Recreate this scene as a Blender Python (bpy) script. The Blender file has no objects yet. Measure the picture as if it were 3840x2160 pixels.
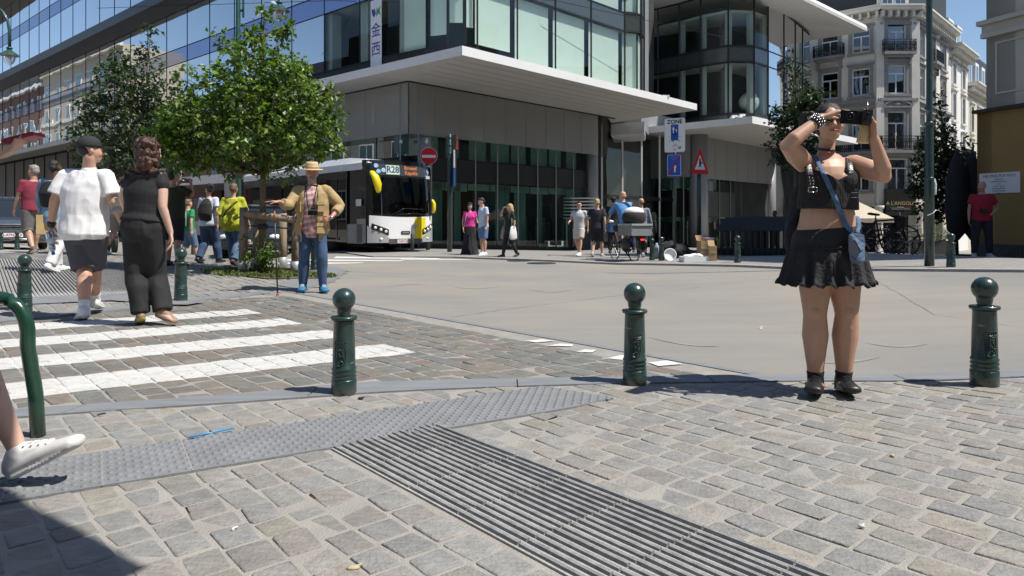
import bpy, bmesh, math, random
from mathutils import Vector, Matrix, noise
import numpy as np
PI = math.pi
R = math.radians
random.seed(7)
SC = bpy.context.scene
COL = SC.collection
V = Vector
FOC, HOR, CAMH = 2600.0, 835.0, 0.98          # focal length and horizon row in 3840x2160 pixels, eye height
cd = bpy.data.cameras.new('camera')
cd.sensor_width = 36.0
cd.lens = FOC / 3840 * 36
cd.shift_y = -(1080 - HOR) / 3840
cd.clip_end = 2000
cam = bpy.data.objects.new('camera', cd)
COL.objects.link(cam)
cam.location = (0, 0, CAMH)
cam.rotation_euler = (R(90), 0, 0)
SC.camera = cam
SUN_EL = R(59)
SUN_AZ_VEC = V((0.95, -0.30, 0)).normalized()
w = bpy.data.worlds.new('World')
SC.world = w
w.use_nodes = True
nt = w.node_tree
bg = nt.nodes['Background']
sky = nt.nodes.new('ShaderNodeTexSky')
sky.sky_type = 'NISHITA'
sky.sun_disc = False
sky.sun_elevation = SUN_EL
sky.sun_rotation = math.atan2(SUN_AZ_VEC.x, SUN_AZ_VEC.y)
sky.air_density = 1.0
sky.dust_density = 0.3
sky.ozone_density = 2.0
nt.links.new(sky.outputs[0], bg.inputs[0])
bg.inputs[1].default_value = 0.10
sl = bpy.data.lights.new('sun', 'SUN')
sl.energy = 4.8
sl.angle = R(0.53)
sl.color = (1.0, 0.955, 0.88)
sun = bpy.data.objects.new('sun', sl)
COL.objects.link(sun)
sdir = V((SUN_AZ_VEC.x * math.cos(SUN_EL), SUN_AZ_VEC.y * math.cos(SUN_EL), math.sin(SUN_EL)))
sun.rotation_euler = sdir.to_track_quat('Z', 'Y').to_euler()
sun.location = (8, -6, 20)
SC.view_settings.view_transform = 'Standard'
SC.view_settings.look = 'None'
SC.view_settings.exposure = 0.36
SC.view_settings.gamma = 1
SC.render.resolution_x, SC.render.resolution_y = 1024, 576
SC.cycles.max_bounces = 8
SC.cycles.transparent_max_bounces = 16
SC.cycles.caustics_reflective = False
SC.cycles.caustics_refractive = False
S0, S1, SK = 15.5, 60.0, 0.040
def d1_(x, y): return -.854 * (x + 4.965) + .52 * (y - 6.72)
def d2_(x, y): return -.653 * (x + 3.86) - .757 * (y - 15.0)
CREASES = [(.7, .7, -S0), (.7, .7, -S1), (-.854, .52, -.854 * 4.965 - .52 * 6.72), (-.653, -.757, -.653 * 3.86 + .757 * 15.0)]
CREASES += [(CREASES[2][0], CREASES[2][1], CREASES[2][2] - 8), (CREASES[3][0], CREASES[3][1], CREASES[3][2] - 6.667)]
CREASES += [tuple(.05 * a - .06 * b for a, b in zip(CREASES[2], CREASES[3])), (1, 0, -2.5), (1, 0, -9.)]
def gz(x, y):
    s = .7 * x + .7 * y
    z = -SK * max(0.0, min(s, S1) - S0)
    z += min(.4, .05 * max(0., d1_(x, y)), .06 * max(0., d2_(x, y)))
    return z + .045 * min(6.5, max(0., x - 2.5))
def gp(px, py, dz=0.0):
    """ground point seen at pixel"""
    kx, kz = (px - 1920) / FOC, (HOR - py) / FOC
    lo, hi = .3, 200.
    for _ in range(60):
        m = (lo + hi) / 2
        if CAMH + kz * m > gz(kx * m, m) + dz: lo = m
        else: hi = m
    return V((kx * lo, lo, gz(kx * lo, lo)))
def at(px, py, Y):
    return V(((px - 1920) / FOC * Y, Y, CAMH + (HOR - py) / FOC * Y))
MATS = {}
def nn(m, t, **k):
    n = m.node_tree.nodes.new(t)
    for a, b in k.items(): setattr(n, a, b)
    return n
def mat(name, col, rough=.6, metal=0., var=.12, scale=6., bump=0., bscale=40., emit=None, spec=None, coat=0., stretch=None, trans=0., attr=None, ior=None):
    if name in MATS: return MATS[name]
    m = bpy.data.materials.new(name); m.use_nodes = True
    L = m.node_tree.links.new
    b = m.node_tree.nodes['Principled BSDF']
    c = (*col, 1) if len(col) == 3 else col
    b.inputs['Base Color'].default_value = c
    b.inputs['Roughness'].default_value = rough
    b.inputs['Metallic'].default_value = metal
    if ior: b.inputs['IOR'].default_value = ior
    if spec is not None: b.inputs['Specular IOR Level'].default_value = spec
    if coat: b.inputs['Coat Weight'].default_value = coat; b.inputs['Coat Roughness'].default_value = .05
    if trans: b.inputs['Transmission Weight'].default_value = trans
    if emit: b.inputs['Emission Color'].default_value = (*emit[:3], 1); b.inputs['Emission Strength'].default_value = emit[3]
    tc = nn(m, 'ShaderNodeTexCoord')
    src = tc.outputs['Object']
    if stretch:
        mp = nn(m, 'ShaderNodeMapping'); mp.inputs['Scale'].default_value = stretch
        L(src, mp.inputs[0]); src = mp.outputs[0]
    if var or attr:
        nz = nn(m, 'ShaderNodeTexNoise'); nz.inputs['Scale'].default_value = scale; nz.inputs['Detail'].default_value = 5
        L(src, nz.inputs['Vector'])
        mr = nn(m, 'ShaderNodeMapRange'); mr.inputs[1].default_value = .3; mr.inputs[2].default_value = .7
        mr.inputs[3].default_value = 1 - var; mr.inputs[4].default_value = 1 + var
        L(nz.outputs[0], mr.inputs[0])
        mx = nn(m, 'ShaderNodeVectorMath', operation='SCALE')
        if attr:
            at_ = nn(m, 'ShaderNodeAttribute', attribute_name=attr)
            L(at_.outputs['Color'], mx.inputs[0])
        else: mx.inputs[0].default_value = c[:3]
        L(mr.outputs[0], mx.inputs['Scale']); L(mx.outputs[0], b.inputs['Base Color'])
        rr = nn(m, 'ShaderNodeMapRange'); rr.inputs[3].default_value = max(0, rough - .08); rr.inputs[4].default_value = min(1, rough + .08)
        L(nz.outputs[0], rr.inputs[0]); L(rr.outputs[0], b.inputs['Roughness'])
    if bump:
        n2 = nn(m, 'ShaderNodeTexNoise'); n2.inputs['Scale'].default_value = bscale; n2.inputs['Detail'].default_value = 4
        L(src, n2.inputs['Vector'])
        bp = nn(m, 'ShaderNodeBump'); bp.inputs['Strength'].default_value = bump; bp.inputs['Distance'].default_value = .02
        L(n2.outputs[0], bp.inputs['Height']); L(bp.outputs[0], b.inputs['Normal'])
    MATS[name] = m
    return m
def glass(name, tint=(.62, .78, .72), refl=.5, ior=1.6, wavy=.0, wscale=.6, base=.06):
    """window glass: tinted see-through layer under a mirror layer that grows with the angle"""
    if name in MATS: return MATS[name]
    m = bpy.data.materials.new(name); m.use_nodes = True
    N = m.node_tree.nodes; L = m.node_tree.links.new
    N.remove(N['Principled BSDF'])
    out = N['Material Output']
    t = nn(m, 'ShaderNodeBsdfTransparent'); t.inputs[0].default_value = (*tint, 1)
    g = nn(m, 'ShaderNodeBsdfGlossy'); g.inputs['Roughness'].default_value = 0.0; g.inputs[0].default_value = (.95, .97, 1, 1)
    f = nn(m, 'ShaderNodeFresnel'); f.inputs[0].default_value = ior
    mr = nn(m, 'ShaderNodeMapRange'); mr.inputs[3].default_value = base; mr.inputs[4].default_value = refl + base
    mr.inputs[1].default_value = 0; mr.inputs[2].default_value = 1 if refl < 1 else .6
    L(f.outputs[0], mr.inputs[0])
    mx = nn(m, 'ShaderNodeMixShader')
    L(mr.outputs[0], mx.inputs[0]); L(t.outputs[0], mx.inputs[1]); L(g.outputs[0], mx.inputs[2]); L(mx.outputs[0], out.inputs[0])
    if wavy:
        tc = nn(m, 'ShaderNodeTexCoord')
        n2 = nn(m, 'ShaderNodeTexNoise'); n2.inputs['Scale'].default_value = wscale; n2.inputs['Detail'].default_value = 1
        L(tc.outputs['Object'], n2.inputs['Vector'])
        bp = nn(m, 'ShaderNodeBump'); bp.inputs['Strength'].default_value = 1; bp.inputs['Distance'].default_value = wavy
        L(n2.outputs[0], bp.inputs['Height']); L(bp.outputs[0], g.inputs['Normal'])
    MATS[name] = m
    return m
def tag(o, label=None, cat=None, group=None, kind=None):
    if label: o['label'] = label
    if cat: o['category'] = cat
    if group: o['group'] = group
    if kind: o['kind'] = kind
    return o
def empty(name, loc=(0, 0, 0), rz=0, label=None, cat=None, group=None):
    o = bpy.data.objects.new(name, None); COL.objects.link(o)
    o.location = loc; o.rotation_euler = (0, 0, rz); o.empty_display_size = .1
    return tag(o, label, cat, group)
def copy_tree(o, parent=None):
    c = o.copy(); COL.objects.link(c)
    if parent is not None: c.parent = parent
    for ch in list(o.children): copy_tree(ch, c)
    return c
class MB:
    def __init__(s): s.v = []; s.f = []; s.m = []; s.mats = []; s.sm = []
    def mi(s, m):
        if m not in s.mats: s.mats.append(m)
        return s.mats.index(m)
    def add(s, vs, fs, m=None, smooth=False):
        k = len(s.v); s.v += [tuple(p) for p in vs]
        i = s.mi(m) if m is not None else 0
        for f in fs: s.f.append([a + k for a in f]); s.m.append(i); s.sm.append(smooth)
    def quad(s, a, b, c, d, m=None): s.add([a, b, c, d], [(0, 1, 2, 3)], m)
    def hexa(s, p, m=None):
        s.add(p, [(3, 2, 1, 0), (4, 5, 6, 7), (0, 1, 5, 4), (1, 2, 6, 5), (2, 3, 7, 6), (3, 0, 4, 7)], m)
    def box(s, c, d, m=None, rz=0, M=None):
        x, y, z = d[0] / 2, d[1] / 2, d[2] / 2
        p = [V(q) for q in ((-x, -y, -z), (x, -y, -z), (x, y, -z), (-x, y, -z), (-x, -y, z), (x, -y, z), (x, y, z), (-x, y, z))]
        Mx = M if M is not None else Matrix.Rotation(rz, 4, 'Z')
        s.hexa([V(c) + (Mx.to_3x3() @ q) for q in p], m)
    def prism(s, poly, z0, z1, m=None, zf=None):
        n = len(poly)
        g = zf or (lambda x, y: 0)
        vs = [(p[0], p[1], z0 + g(p[0], p[1])) for p in poly] + [(p[0], p[1], z1 + g(p[0], p[1])) for p in poly]
        s.add(vs, [list(range(n))[::-1], list(range(n, 2 * n))] + [(i, (i + 1) % n, n + (i + 1) % n, n + i) for i in range(n)], m)
    def bar(s, a, b, w, h, m=None, up=V((0, 0, 1))):
        a, b = V(a), V(b); d = (b - a).normalized()
        u = d.cross(up)
        if u.length < 1e-4: u = d.cross(V((0, 1, 0)))
        u.normalize(); v = u.cross(d)
        p = []
        for q in (a, b): p += [q - u * w / 2 - v * h / 2, q + u * w / 2 - v * h / 2, q + u * w / 2 + v * h / 2, q - u * w / 2 + v * h / 2]
        s.hexa(p, m)
    def sweep(s, pts, rad, m=None, n=12, side=None, cap=True):
        """closed tube through pts; rad = (a,b) half-widths along side and across; rounded ends"""
        pts = [V(p) for p in pts]
        rad = [(r, r) if isinstance(r, (int, float)) else r for r in rad]
        rings = []
        N = len(pts)
        for i, p in enumerate(pts):
            d = (pts[min(i + 1, N - 1)] - pts[max(i - 1, 0)]).normalized()
            sd = V(side) if side is not None else (V((1, 0, 0)) if abs(d.x) < .85 else V((0, 1, 0)))
            u = (sd - d * sd.dot(d))
            if u.length < 1e-3: u = d.orthogonal()
            u.normalize(); v = d.cross(u)
            rings.append((p, u, v, rad[i], d))
        if cap:
            p, u, v, r, d = rings[0]; k = min(r)
            pre = [(p - d * k * .95, u, v, (r[0] * .3, r[1] * .3), d), (p - d * k * .6, u, v, (r[0] * .78, r[1] * .78), d)]
            p, u, v, r, d = rings[-1]; k = min(r)
            post = [(p + d * k * .6, u, v, (r[0] * .78, r[1] * .78), d), (p + d * k * .95, u, v, (r[0] * .3, r[1] * .3), d)]
            rings = pre + rings + post
        vs = []
        for p, u, v, r, d in rings:
            for j in range(n):
                a = 2 * PI * j / n
                vs.append(p + u * (r[0] * math.cos(a)) + v * (r[1] * math.sin(a)))
        fs = []
        for i in range(len(rings) - 1):
            for j in range(n):
                fs.append((i * n + j, i * n + (j + 1) % n, (i + 1) * n + (j + 1) % n, (i + 1) * n + j))
        fs.append(list(range(n))[::-1]); k = (len(rings) - 1) * n; fs.append(list(range(k, k + n)))
        s.add(vs, fs, m, True)
    def tube(s, pts, r, m=None, n=10):
        rr = r if isinstance(r, (list, tuple)) else [r] * len(pts)
        s.sweep(pts, rr, m, n, cap=False)
    def ell(s, c, r, m=None, n=14, k=9, M=None):
        r = (r, r, r) if isinstance(r, (int, float)) else r
        vs = []
        Mx = M.to_3x3() if M is not None else Matrix.Identity(3)
        for i in range(k + 1):
            t = PI * i / k
            for j in range(n):
                a = 2 * PI * j / n
                vs.append(V(c) + Mx @ V((r[0] * math.sin(t) * math.cos(a), r[1] * math.sin(t) * math.sin(a), -r[2] * math.cos(t))))
        fs = [(i * n + j, i * n + (j + 1) % n, (i + 1) * n + (j + 1) % n, (i + 1) * n + j) for i in range(k) for j in range(n)]
        s.add(vs, fs, m, True)
    def lathe(s, prof, c=(0, 0, 0), m=None, n=24, smooth=True, M=None):
        vs = []
        Mx = M if M is not None else Matrix.Identity(4)
        for r, z in prof:
            for j in range(n):
                a = 2 * PI * j / n
                vs.append(V(c) + (Mx @ V((r * math.cos(a), r * math.sin(a), z))))
        fs = [(i * n + j, i * n + (j + 1) % n, (i + 1) * n + (j + 1) % n, (i + 1) * n + j) for i in range(len(prof) - 1) for j in range(n)]
        fs.append(list(range(n))[::-1]); k = (len(prof) - 1) * n; fs.append(list(range(k, k + n)))
        s.add(vs, fs, m, smooth)
    def text(s, body, size, M, m=None, ext=.001, align='CENTER', bold=0., sx=1.):
        cu = bpy.data.curves.new('t', 'FONT'); cu.body = body; cu.size = size; cu.extrude = ext; cu.align_x = align; cu.align_y = 'CENTER'; cu.offset = bold; cu.resolution_u = 3
        o = bpy.data.objects.new('t', cu); COL.objects.link(o)
        bpy.context.view_layer.update()
        me = bpy.data.meshes.new_from_object(o.evaluated_get(bpy.context.evaluated_depsgraph_get()))
        vs = [M @ V((q.co.x * sx, q.co.y, q.co.z)) for q in me.vertices]
        s.add(vs, [list(p.vertices) for p in me.polygons], m)
        bpy.data.objects.remove(o); bpy.data.curves.remove(cu); bpy.data.meshes.remove(me)
    def build(s, name, m=None, parent=None, smooth=None, label=None, cat=None, group=None, kind=None):
        me = bpy.data.meshes.new(name)
        me.from_pydata(s.v, [], s.f)
        if m is not None: me.materials.append(m)
        else:
            for q in s.mats: me.materials.append(q)
            me.polygons.foreach_set('material_index', s.m)
        if smooth is None: me.polygons.foreach_set('use_smooth', s.sm)
        elif smooth: me.polygons.foreach_set('use_smooth', [True] * len(s.f))
        me.update()
        o = bpy.data.objects.new(name, me); COL.objects.link(o)
        if parent is not None: o.parent = parent
        return tag(o, label, cat, group, kind)
def frame_m(origin, xdir, zdir=(0, 0, 1)):
    """matrix whose x runs along xdir, y up (zdir) and z out of the surface toward the viewer"""
    x = V(xdir).normalized(); y = V(zdir).normalized(); z = x.cross(y)
    return Matrix(((x.x, y.x, z.x, origin[0]), (x.y, y.y, z.y, origin[1]), (x.z, y.z, z.z, origin[2]), (0, 0, 0, 1)))
def remesh(o, voxel, it=3, noise_amp=0., noise_scale=8., stretch=(1, 1, 1), keep=None):
    """union of the closed shapes in o as one skin"""
    md = o.modifiers.new('r', 'REMESH'); md.mode = 'VOXEL'; md.voxel_size = voxel; md.use_smooth_shade = True
    if it:
        sm = o.modifiers.new('s', 'SMOOTH'); sm.factor = .5; sm.iterations = it
    bpy.context.view_layer.update()
    me = bpy.data.meshes.new_from_object(o.evaluated_get(bpy.context.evaluated_depsgraph_get()))
    old = o.data; mats = list(old.materials)
    o.modifiers.clear(); o.data = me; me.name = old.name
    me.materials.clear()
    for q in mats: me.materials.append(q)
    if noise_amp:
        no = [v.normal.copy() for v in me.vertices]
        for v, k in zip(me.vertices, no):
            p = v.co
            q = V((p.x * stretch[0], p.y * stretch[1], p.z * stretch[2])) * noise_scale
            a = .7 * noise.noise(q) + .9 * (.35 - abs(noise.noise(V((q.x * 1.6 + q.z * .7, q.y * 1.6, q.z * 1.5 - q.x * .6)) + V((5, 3, 1)))))
            v.co = p + k * (a * noise_amp)
    me.polygons.foreach_set('use_smooth', [True] * len(me.polygons))
    me.update()
    bpy.data.meshes.remove(old)
    return o
def paint(o, fn):
    me = o.data
    me.polygons.foreach_set('material_index', [fn(p.center, p.normal) for p in me.polygons])
    me.update()
def split(poly, ln):
    res = []
    for sg in (1, -1):
        out = []; n = len(poly)
        for i in range(n):
            a, b = poly[i], poly[(i + 1) % n]
            sa, sb = sg * (ln[0] * a[0] + ln[1] * a[1] + ln[2]), sg * (ln[0] * b[0] + ln[1] * b[1] + ln[2])
            if sa >= 0: out.append(a)
            if sa * sb < 0:
                t = sa / (sa - sb); out.append((a[0] + (b[0] - a[0]) * t, a[1] + (b[1] - a[1]) * t))
        if len(out) >= 3: res.append(out)
    return res
def triang(poly):
    """ear clipping so that concave outlines can be cut along the creases"""
    p = [tuple(q) for q in poly]
    if sum(p[i][0] * p[(i + 1) % len(p)][1] - p[(i + 1) % len(p)][0] * p[i][1] for i in range(len(p))) < 0: p = p[::-1]
    out = []; cr = lambda a, b, c: (b[0] - a[0]) * (c[1] - a[1]) - (b[1] - a[1]) * (c[0] - a[0])
    while len(p) > 3:
        for i in range(len(p)):
            a, b, c = p[i - 1], p[i], p[(i + 1) % len(p)]
            if cr(a, b, c) <= 1e-12: continue
            if any(q not in (a, b, c) and cr(a, b, q) >= 0 and cr(b, c, q) >= 0 and cr(c, a, q) >= 0 for q in p): continue
            out.append([a, b, c]); p.pop(i); break
        else: break
    if len(p) == 3: out.append(p)
    return out
def sheet(name, poly, dz, m, kind='structure', label=None, parent=None):
    mb = MB()
    pcs = triang(poly)
    for ln in CREASES:
        pcs = [q for pc in pcs for q in split(pc, ln)]
    for pc in pcs:
        vs = [(p[0], p[1], gz(*p) + dz) for p in pc]
        a = sum(vs[i][0] * vs[(i + 1) % len(vs)][1] - vs[(i + 1) % len(vs)][0] * vs[i][1] for i in range(len(vs)))
        if abs(a) < 1e-7: continue
        if a < 0: vs = vs[::-1]
        mb.add(vs, [list(range(len(vs)))], m)
    return mb.build(name, None, parent, kind=kind, label=label)
def G(px, py):
    p = gp(px, py); return (p.x, p.y)
def road_mat():
    m = mat('road_surface', (.30, .275, .245), .9, var=.08, scale=.5)
    L = m.node_tree.links.new; b = m.node_tree.nodes['Principled BSDF']
    tc = nn(m, 'ShaderNodeTexCoord')
    n1 = nn(m, 'ShaderNodeTexNoise'); n1.inputs['Scale'].default_value = .35; n1.inputs['Detail'].default_value = 6
    n2 = nn(m, 'ShaderNodeTexNoise'); n2.inputs['Scale'].default_value = 130; n2.inputs['Detail'].default_value = 3
    mp = nn(m, 'ShaderNodeMapping'); mp.inputs['Scale'].default_value = (.35, 2.2, 1); mp.inputs['Rotation'].default_value = (0, 0, .25)
    n3 = nn(m, 'ShaderNodeTexNoise'); n3.inputs['Scale'].default_value = 1.6; n3.inputs['Detail'].default_value = 6; n3.inputs['Distortion'].default_value = .6
    L(tc.outputs['Object'], n1.inputs['Vector']); L(tc.outputs['Object'], n2.inputs['Vector']); L(tc.outputs['Object'], mp.inputs[0]); L(mp.outputs[0], n3.inputs['Vector'])
    r1 = nn(m, 'ShaderNodeValToRGB'); e = r1.color_ramp.elements
    e[0].position = .32; e[0].color = (.205, .20, .19, 1); e[1].position = .66; e[1].color = (.272, .246, .21, 1)
    L(n1.outputs[0], r1.inputs[0])
    r3 = nn(m, 'ShaderNodeMapRange'); r3.inputs[1].default_value = .3; r3.inputs[2].default_value = .75; r3.inputs[3].default_value = .95; r3.inputs[4].default_value = 1.05
    L(n3.outputs[0], r3.inputs[0])
    r2 = nn(m, 'ShaderNodeMapRange'); r2.inputs[1].default_value = .3; r2.inputs[2].default_value = .7; r2.inputs[3].default_value = .86; r2.inputs[4].default_value = 1.14
    L(n2.outputs[0], r2.inputs[0])
    mu = nn(m, 'ShaderNodeMath', operation='MULTIPLY'); L(r2.outputs[0], mu.inputs[0]); L(r3.outputs[0], mu.inputs[1])
    sc = nn(m, 'ShaderNodeVectorMath', operation='SCALE'); L(r1.outputs[0], sc.inputs[0]); L(mu.outputs[0], sc.inputs['Scale'])
    L(sc.outputs[0], b.inputs['Base Color'])
    bp = nn(m, 'ShaderNodeBump'); bp.inputs['Strength'].default_value = .35; bp.inputs['Distance'].default_value = .004
    L(n2.outputs[0], bp.inputs['Height']); L(bp.outputs[0], b.inputs['Normal'])
    return m
ROAD = road_mat()
GROUT = mat('joint_mortar', (.305, .288, .262), .95, var=.10, scale=7, bump=.4, bscale=120)
BLUE = mat('bluestone', (.19, .20, .212), .75, var=.12, scale=5, bump=.15, bscale=90, stretch=(.6, 3, 1))
big = [(-250, -60), (250, -60), (250, 420), (-250, 420)]
sheet('road', big, 0, ROAD)
A_ = V((.662, -.7495)); B_ = V((.7495, .662))          # along the courses / across them
KU = [(-9, 1.2), (-6, 2.2), (-3.9, 2.95), (-2.55, 3.594), (-1.563, 3.908), (-.938, 4.2), (-.053, 4.304), (.72, 4.356), (1.632, 4.416), (3.228, 4.40), (6, 4.33), (12, 4.2)]
KL = [(-9, .95), (-6, 2.02), (-3.95, 2.78), (-2.467, 3.456), (-1.474, 3.736), (-.698, 3.98), (-.019, 4.096), (.69, 4.177), (1.76, 4.24), (3.11, 4.23), (6, 4.16), (12, 4.03)]
near = KL + [(12, -6), (-9, -6)]
sheet('pavement', near, .006, GROUT)
RE = [(1.632, 4.416), (-1.88, 8.38), (-3.17, 9.84)]
LK = [(-12, -4.5), (-9, .9), (-6.6, 4.6), (-4.965, 6.72), (-4.37, 7.55), (-3.75, 8.75), (-3.05, 9.85)]        # near edge of the far-left pavement
cross = KU[:9] + RE[1:] + [LK[5], LK[4], LK[3], LK[2], LK[1]]
sheet('street', cross, .006, GROUT)
LEFTP = LK[1:] + [(-2.9, 10.6), (-2.88, 11.3), (-3.1, 13.1), (-3.86, 15.0), (-7.2, 17.6), (-13, 22.6), (-32, 40.5), (-60, 40), (-60, 0), (-12, -4.5)]
sheet('left_pavement', LEFTP, .012, GROUT)
def strip(name, up, lo, z0, z1, m, L=1.0, gap=.008):
    mb = MB()
    def res(pl, n):
        d = [0]
        for a, b in zip(pl, pl[1:]): d.append(d[-1] + math.dist(a, b))
        out = []
        for i in range(n + 1):
            t = d[-1] * i / n
            for j in range(len(pl) - 1):
                if d[j + 1] >= t - 1e-9:
                    k = (t - d[j]) / (d[j + 1] - d[j]); out.append((pl[j][0] + (pl[j + 1][0] - pl[j][0]) * k, pl[j][1] + (pl[j + 1][1] - pl[j][1]) * k)); break
        return out
    ln = sum(math.dist(a, b) for a, b in zip(up, up[1:]))
    n = max(1, int(ln / L)); k = 4
    U, D = res(up, n * k), res(lo, n * k)
    for i in range(n):
        a0 = i * k
        for q in range(k):
            pu, pv, pl_, pm = V(U[a0 + q]), V(U[a0 + q + 1]), V(D[a0 + q]), V(D[a0 + q + 1])
            if q == 0: pu = pu.lerp(pv, gap / max(.01, (pv - pu).length)); pl_ = pl_.lerp(pm, gap / max(.01, (pm - pl_).length))
            mb.prism([pl_[:], pm[:], pv[:], pu[:]], z0, z1, m, gz)
    return mb.build(name, kind='structure')
strip('kerb', KU, KL, -.02, .016, BLUE, 1.15)
def off(pl, d):
    out = []
    for i, p in enumerate(pl):
        a = V(pl[max(i - 1, 0)]); b = V(pl[min(i + 1, len(pl) - 1)]); t = (b - a).normalized()
        out.append((p[0] - t.y * d, p[1] + t.x * d))
    return out
strip('road_edge_kerb', RE, off(RE, .07), -.02, .012, BLUE, .9)
LKE = LK[1:] + [(-2.9, 10.6), (-2.88, 11.3), (-3.1, 13.1), (-3.86, 15.0), (-7.2, 17.6), (-13, 22.6), (-32, 40.5)]
strip('left_pavement_kerb', LKE, off(LKE, .2), -.02, .024, BLUE, 1.1)
sheet('kerb_nose', [(-3.05, 9.95), (-2.95, 10.6), (-2.93, 11.3), (-3.15, 13.0), (-3.9, 14.9), (-4.3, 14.3), (-3.7, 12.6), (-3.55, 11.2), (-3.5, 10.3)], .026, BLUE)
def inside(p, poly):
    c = False; n = len(poly)
    for i in range(n):
        a, b = poly[i], poly[(i + 1) % n]
        if (a[1] > p[1]) != (b[1] > p[1]) and p[0] < (b[0] - a[0]) * (p[1] - a[1]) / (b[1] - a[1]) + a[0]: c = not c
    return c
TD = [(-3.4, 1.87), (-1.76, 2.39), (.34, 3.64), (.56, 3.82), (.18, 4.10), (-1.107, 3.30), (-2.2, 2.64), (-3.7, 1.75)]
def stones_mat(name, zebra=False):
    m = mat(name, (.28, .27, .25), .8, var=.13, scale=14, bump=.45, bscale=70, attr='Col')
    L = m.node_tree.links.new; b = m.node_tree.nodes['Principled BSDF']
    tc = nn(m, 'ShaderNodeTexCoord'); mp = nn(m, 'ShaderNodeMapping'); mp.inputs['Scale'].default_value = (3, 14, 3); mp.inputs['Rotation'].default_value = (0, 0, .5)
    n = nn(m, 'ShaderNodeTexNoise'); n.inputs['Scale'].default_value = 5; n.inputs['Detail'].default_value = 6
    L(tc.outputs['Object'], mp.inputs[0]); L(mp.outputs[0], n.inputs['Vector'])
    mr = nn(m, 'ShaderNodeMapRange'); mr.inputs[1].default_value = .3; mr.inputs[2].default_value = .7; mr.inputs[3].default_value = .86; mr.inputs[4].default_value = 1.12
    L(n.outputs[0], mr.inputs[0])
    prev = b.inputs['Base Color'].links[0].from_socket
    sc = nn(m, 'ShaderNodeVectorMath', operation='SCALE'); L(prev, sc.inputs[0]); L(mr.outputs[0], sc.inputs['Scale'])
    col = sc.outputs[0]
    if zebra: col = zebra_nodes(m, col)
    L(col, b.inputs['Base Color'])
    return m
def zebra_nodes(m, col):
    L = m.node_tree.links.new
    def M(op, a, b=None, c=None):
        n = nn(m, 'ShaderNodeMath', operation=op)
        for i, q in enumerate((a, b, c)):
            if q is None: continue
            if isinstance(q, (int, float)): n.inputs[i].default_value = q
            else: L(q, n.inputs[i])
        return n.outputs[0]
    g = nn(m, 'ShaderNodeNewGeometry')
    nz = nn(m, 'ShaderNodeTexNoise'); nz.inputs['Scale'].default_value = 9; nz.inputs['Detail'].default_value = 5
    L(g.outputs['Position'], nz.inputs['Vector'])
    sx = nn(m, 'ShaderNodeSeparateXYZ'); L(g.outputs['Position'], sx.inputs[0])
    X, Y = sx.outputs[0], sx.outputs[1]
    jit = M('MULTIPLY', M('SUBTRACT', nz.outputs[0], .5), .05)
    v = M('ADD', M('ADD', M('MULTIPLY', X, -.559), M('MULTIPLY', Y, .829)), jit)
    ph = M('MODULO', M('SUBTRACT', v, 4.71), .972)
    s1 = M('LESS_THAN', ph, .475)
    s2 = M('MULTIPLY', M('GREATER_THAN', v, 4.70), M('LESS_THAN', v, 8.15))
    e = M('ADD', M('MULTIPLY', M('ADD', X, .777), .752), M('MULTIPLY', M('SUBTRACT', Y, 5.25), .659))
    s3 = M('LESS_THAN', M('ADD', e, jit), 0.0)
    k = M('MULTIPLY', M('MULTIPLY', s1, s2), s3)
    n2 = nn(m, 'ShaderNodeTexNoise'); n2.inputs['Scale'].default_value = 16; n2.inputs['Detail'].default_value = 8; n2.inputs['Roughness'].default_value = .7
    L(g.outputs['Position'], n2.inputs['Vector'])
    wear = nn(m, 'ShaderNodeMapRange'); wear.inputs[1].default_value = .30; wear.inputs[2].default_value = .48; L(n2.outputs[0], wear.inputs[0])
    k = M('MULTIPLY', k, M('ADD', M('MULTIPLY', wear.outputs[0], .50), .36))
    mx = nn(m, 'ShaderNodeMix', data_type='RGBA'); L(k, mx.inputs[0]); L(col, mx.inputs[6]); mx.inputs[7].default_value = (.60, .59, .565, 1)
    return mx.outputs[2]
ST_NEAR = stones_mat('sandstone_setts')
ST_CROSS = stones_mat('street_setts', True)
GROUTZ = mat('joint_mortar_painted', (.27, .255, .23), .95, var=.14, scale=9)
gl = GROUTZ.node_tree.nodes['Principled BSDF'].inputs['Base Color']
GROUTZ.node_tree.links.new(zebra_nodes(GROUTZ, gl.links[0].from_socket), gl)
bpy.data.objects['street'].data.materials[0] = GROUTZ
PAL = [(.262, .256, .245), (.256, .257, .254), (.238, .243, .246), (.278, .262, .235), (.268, .250, .238), (.256, .243, .240), (.252, .246, .236), (.28, .270, .250), (.236, .236, .234), (.25, .252, .25), (.243, .248, .252)]
PALC = [(.175, .172, .16), (.158, .164, .162), (.162, .17, .16), (.19, .176, .155), (.19, .165, .145), (.172, .166, .156)]
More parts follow.
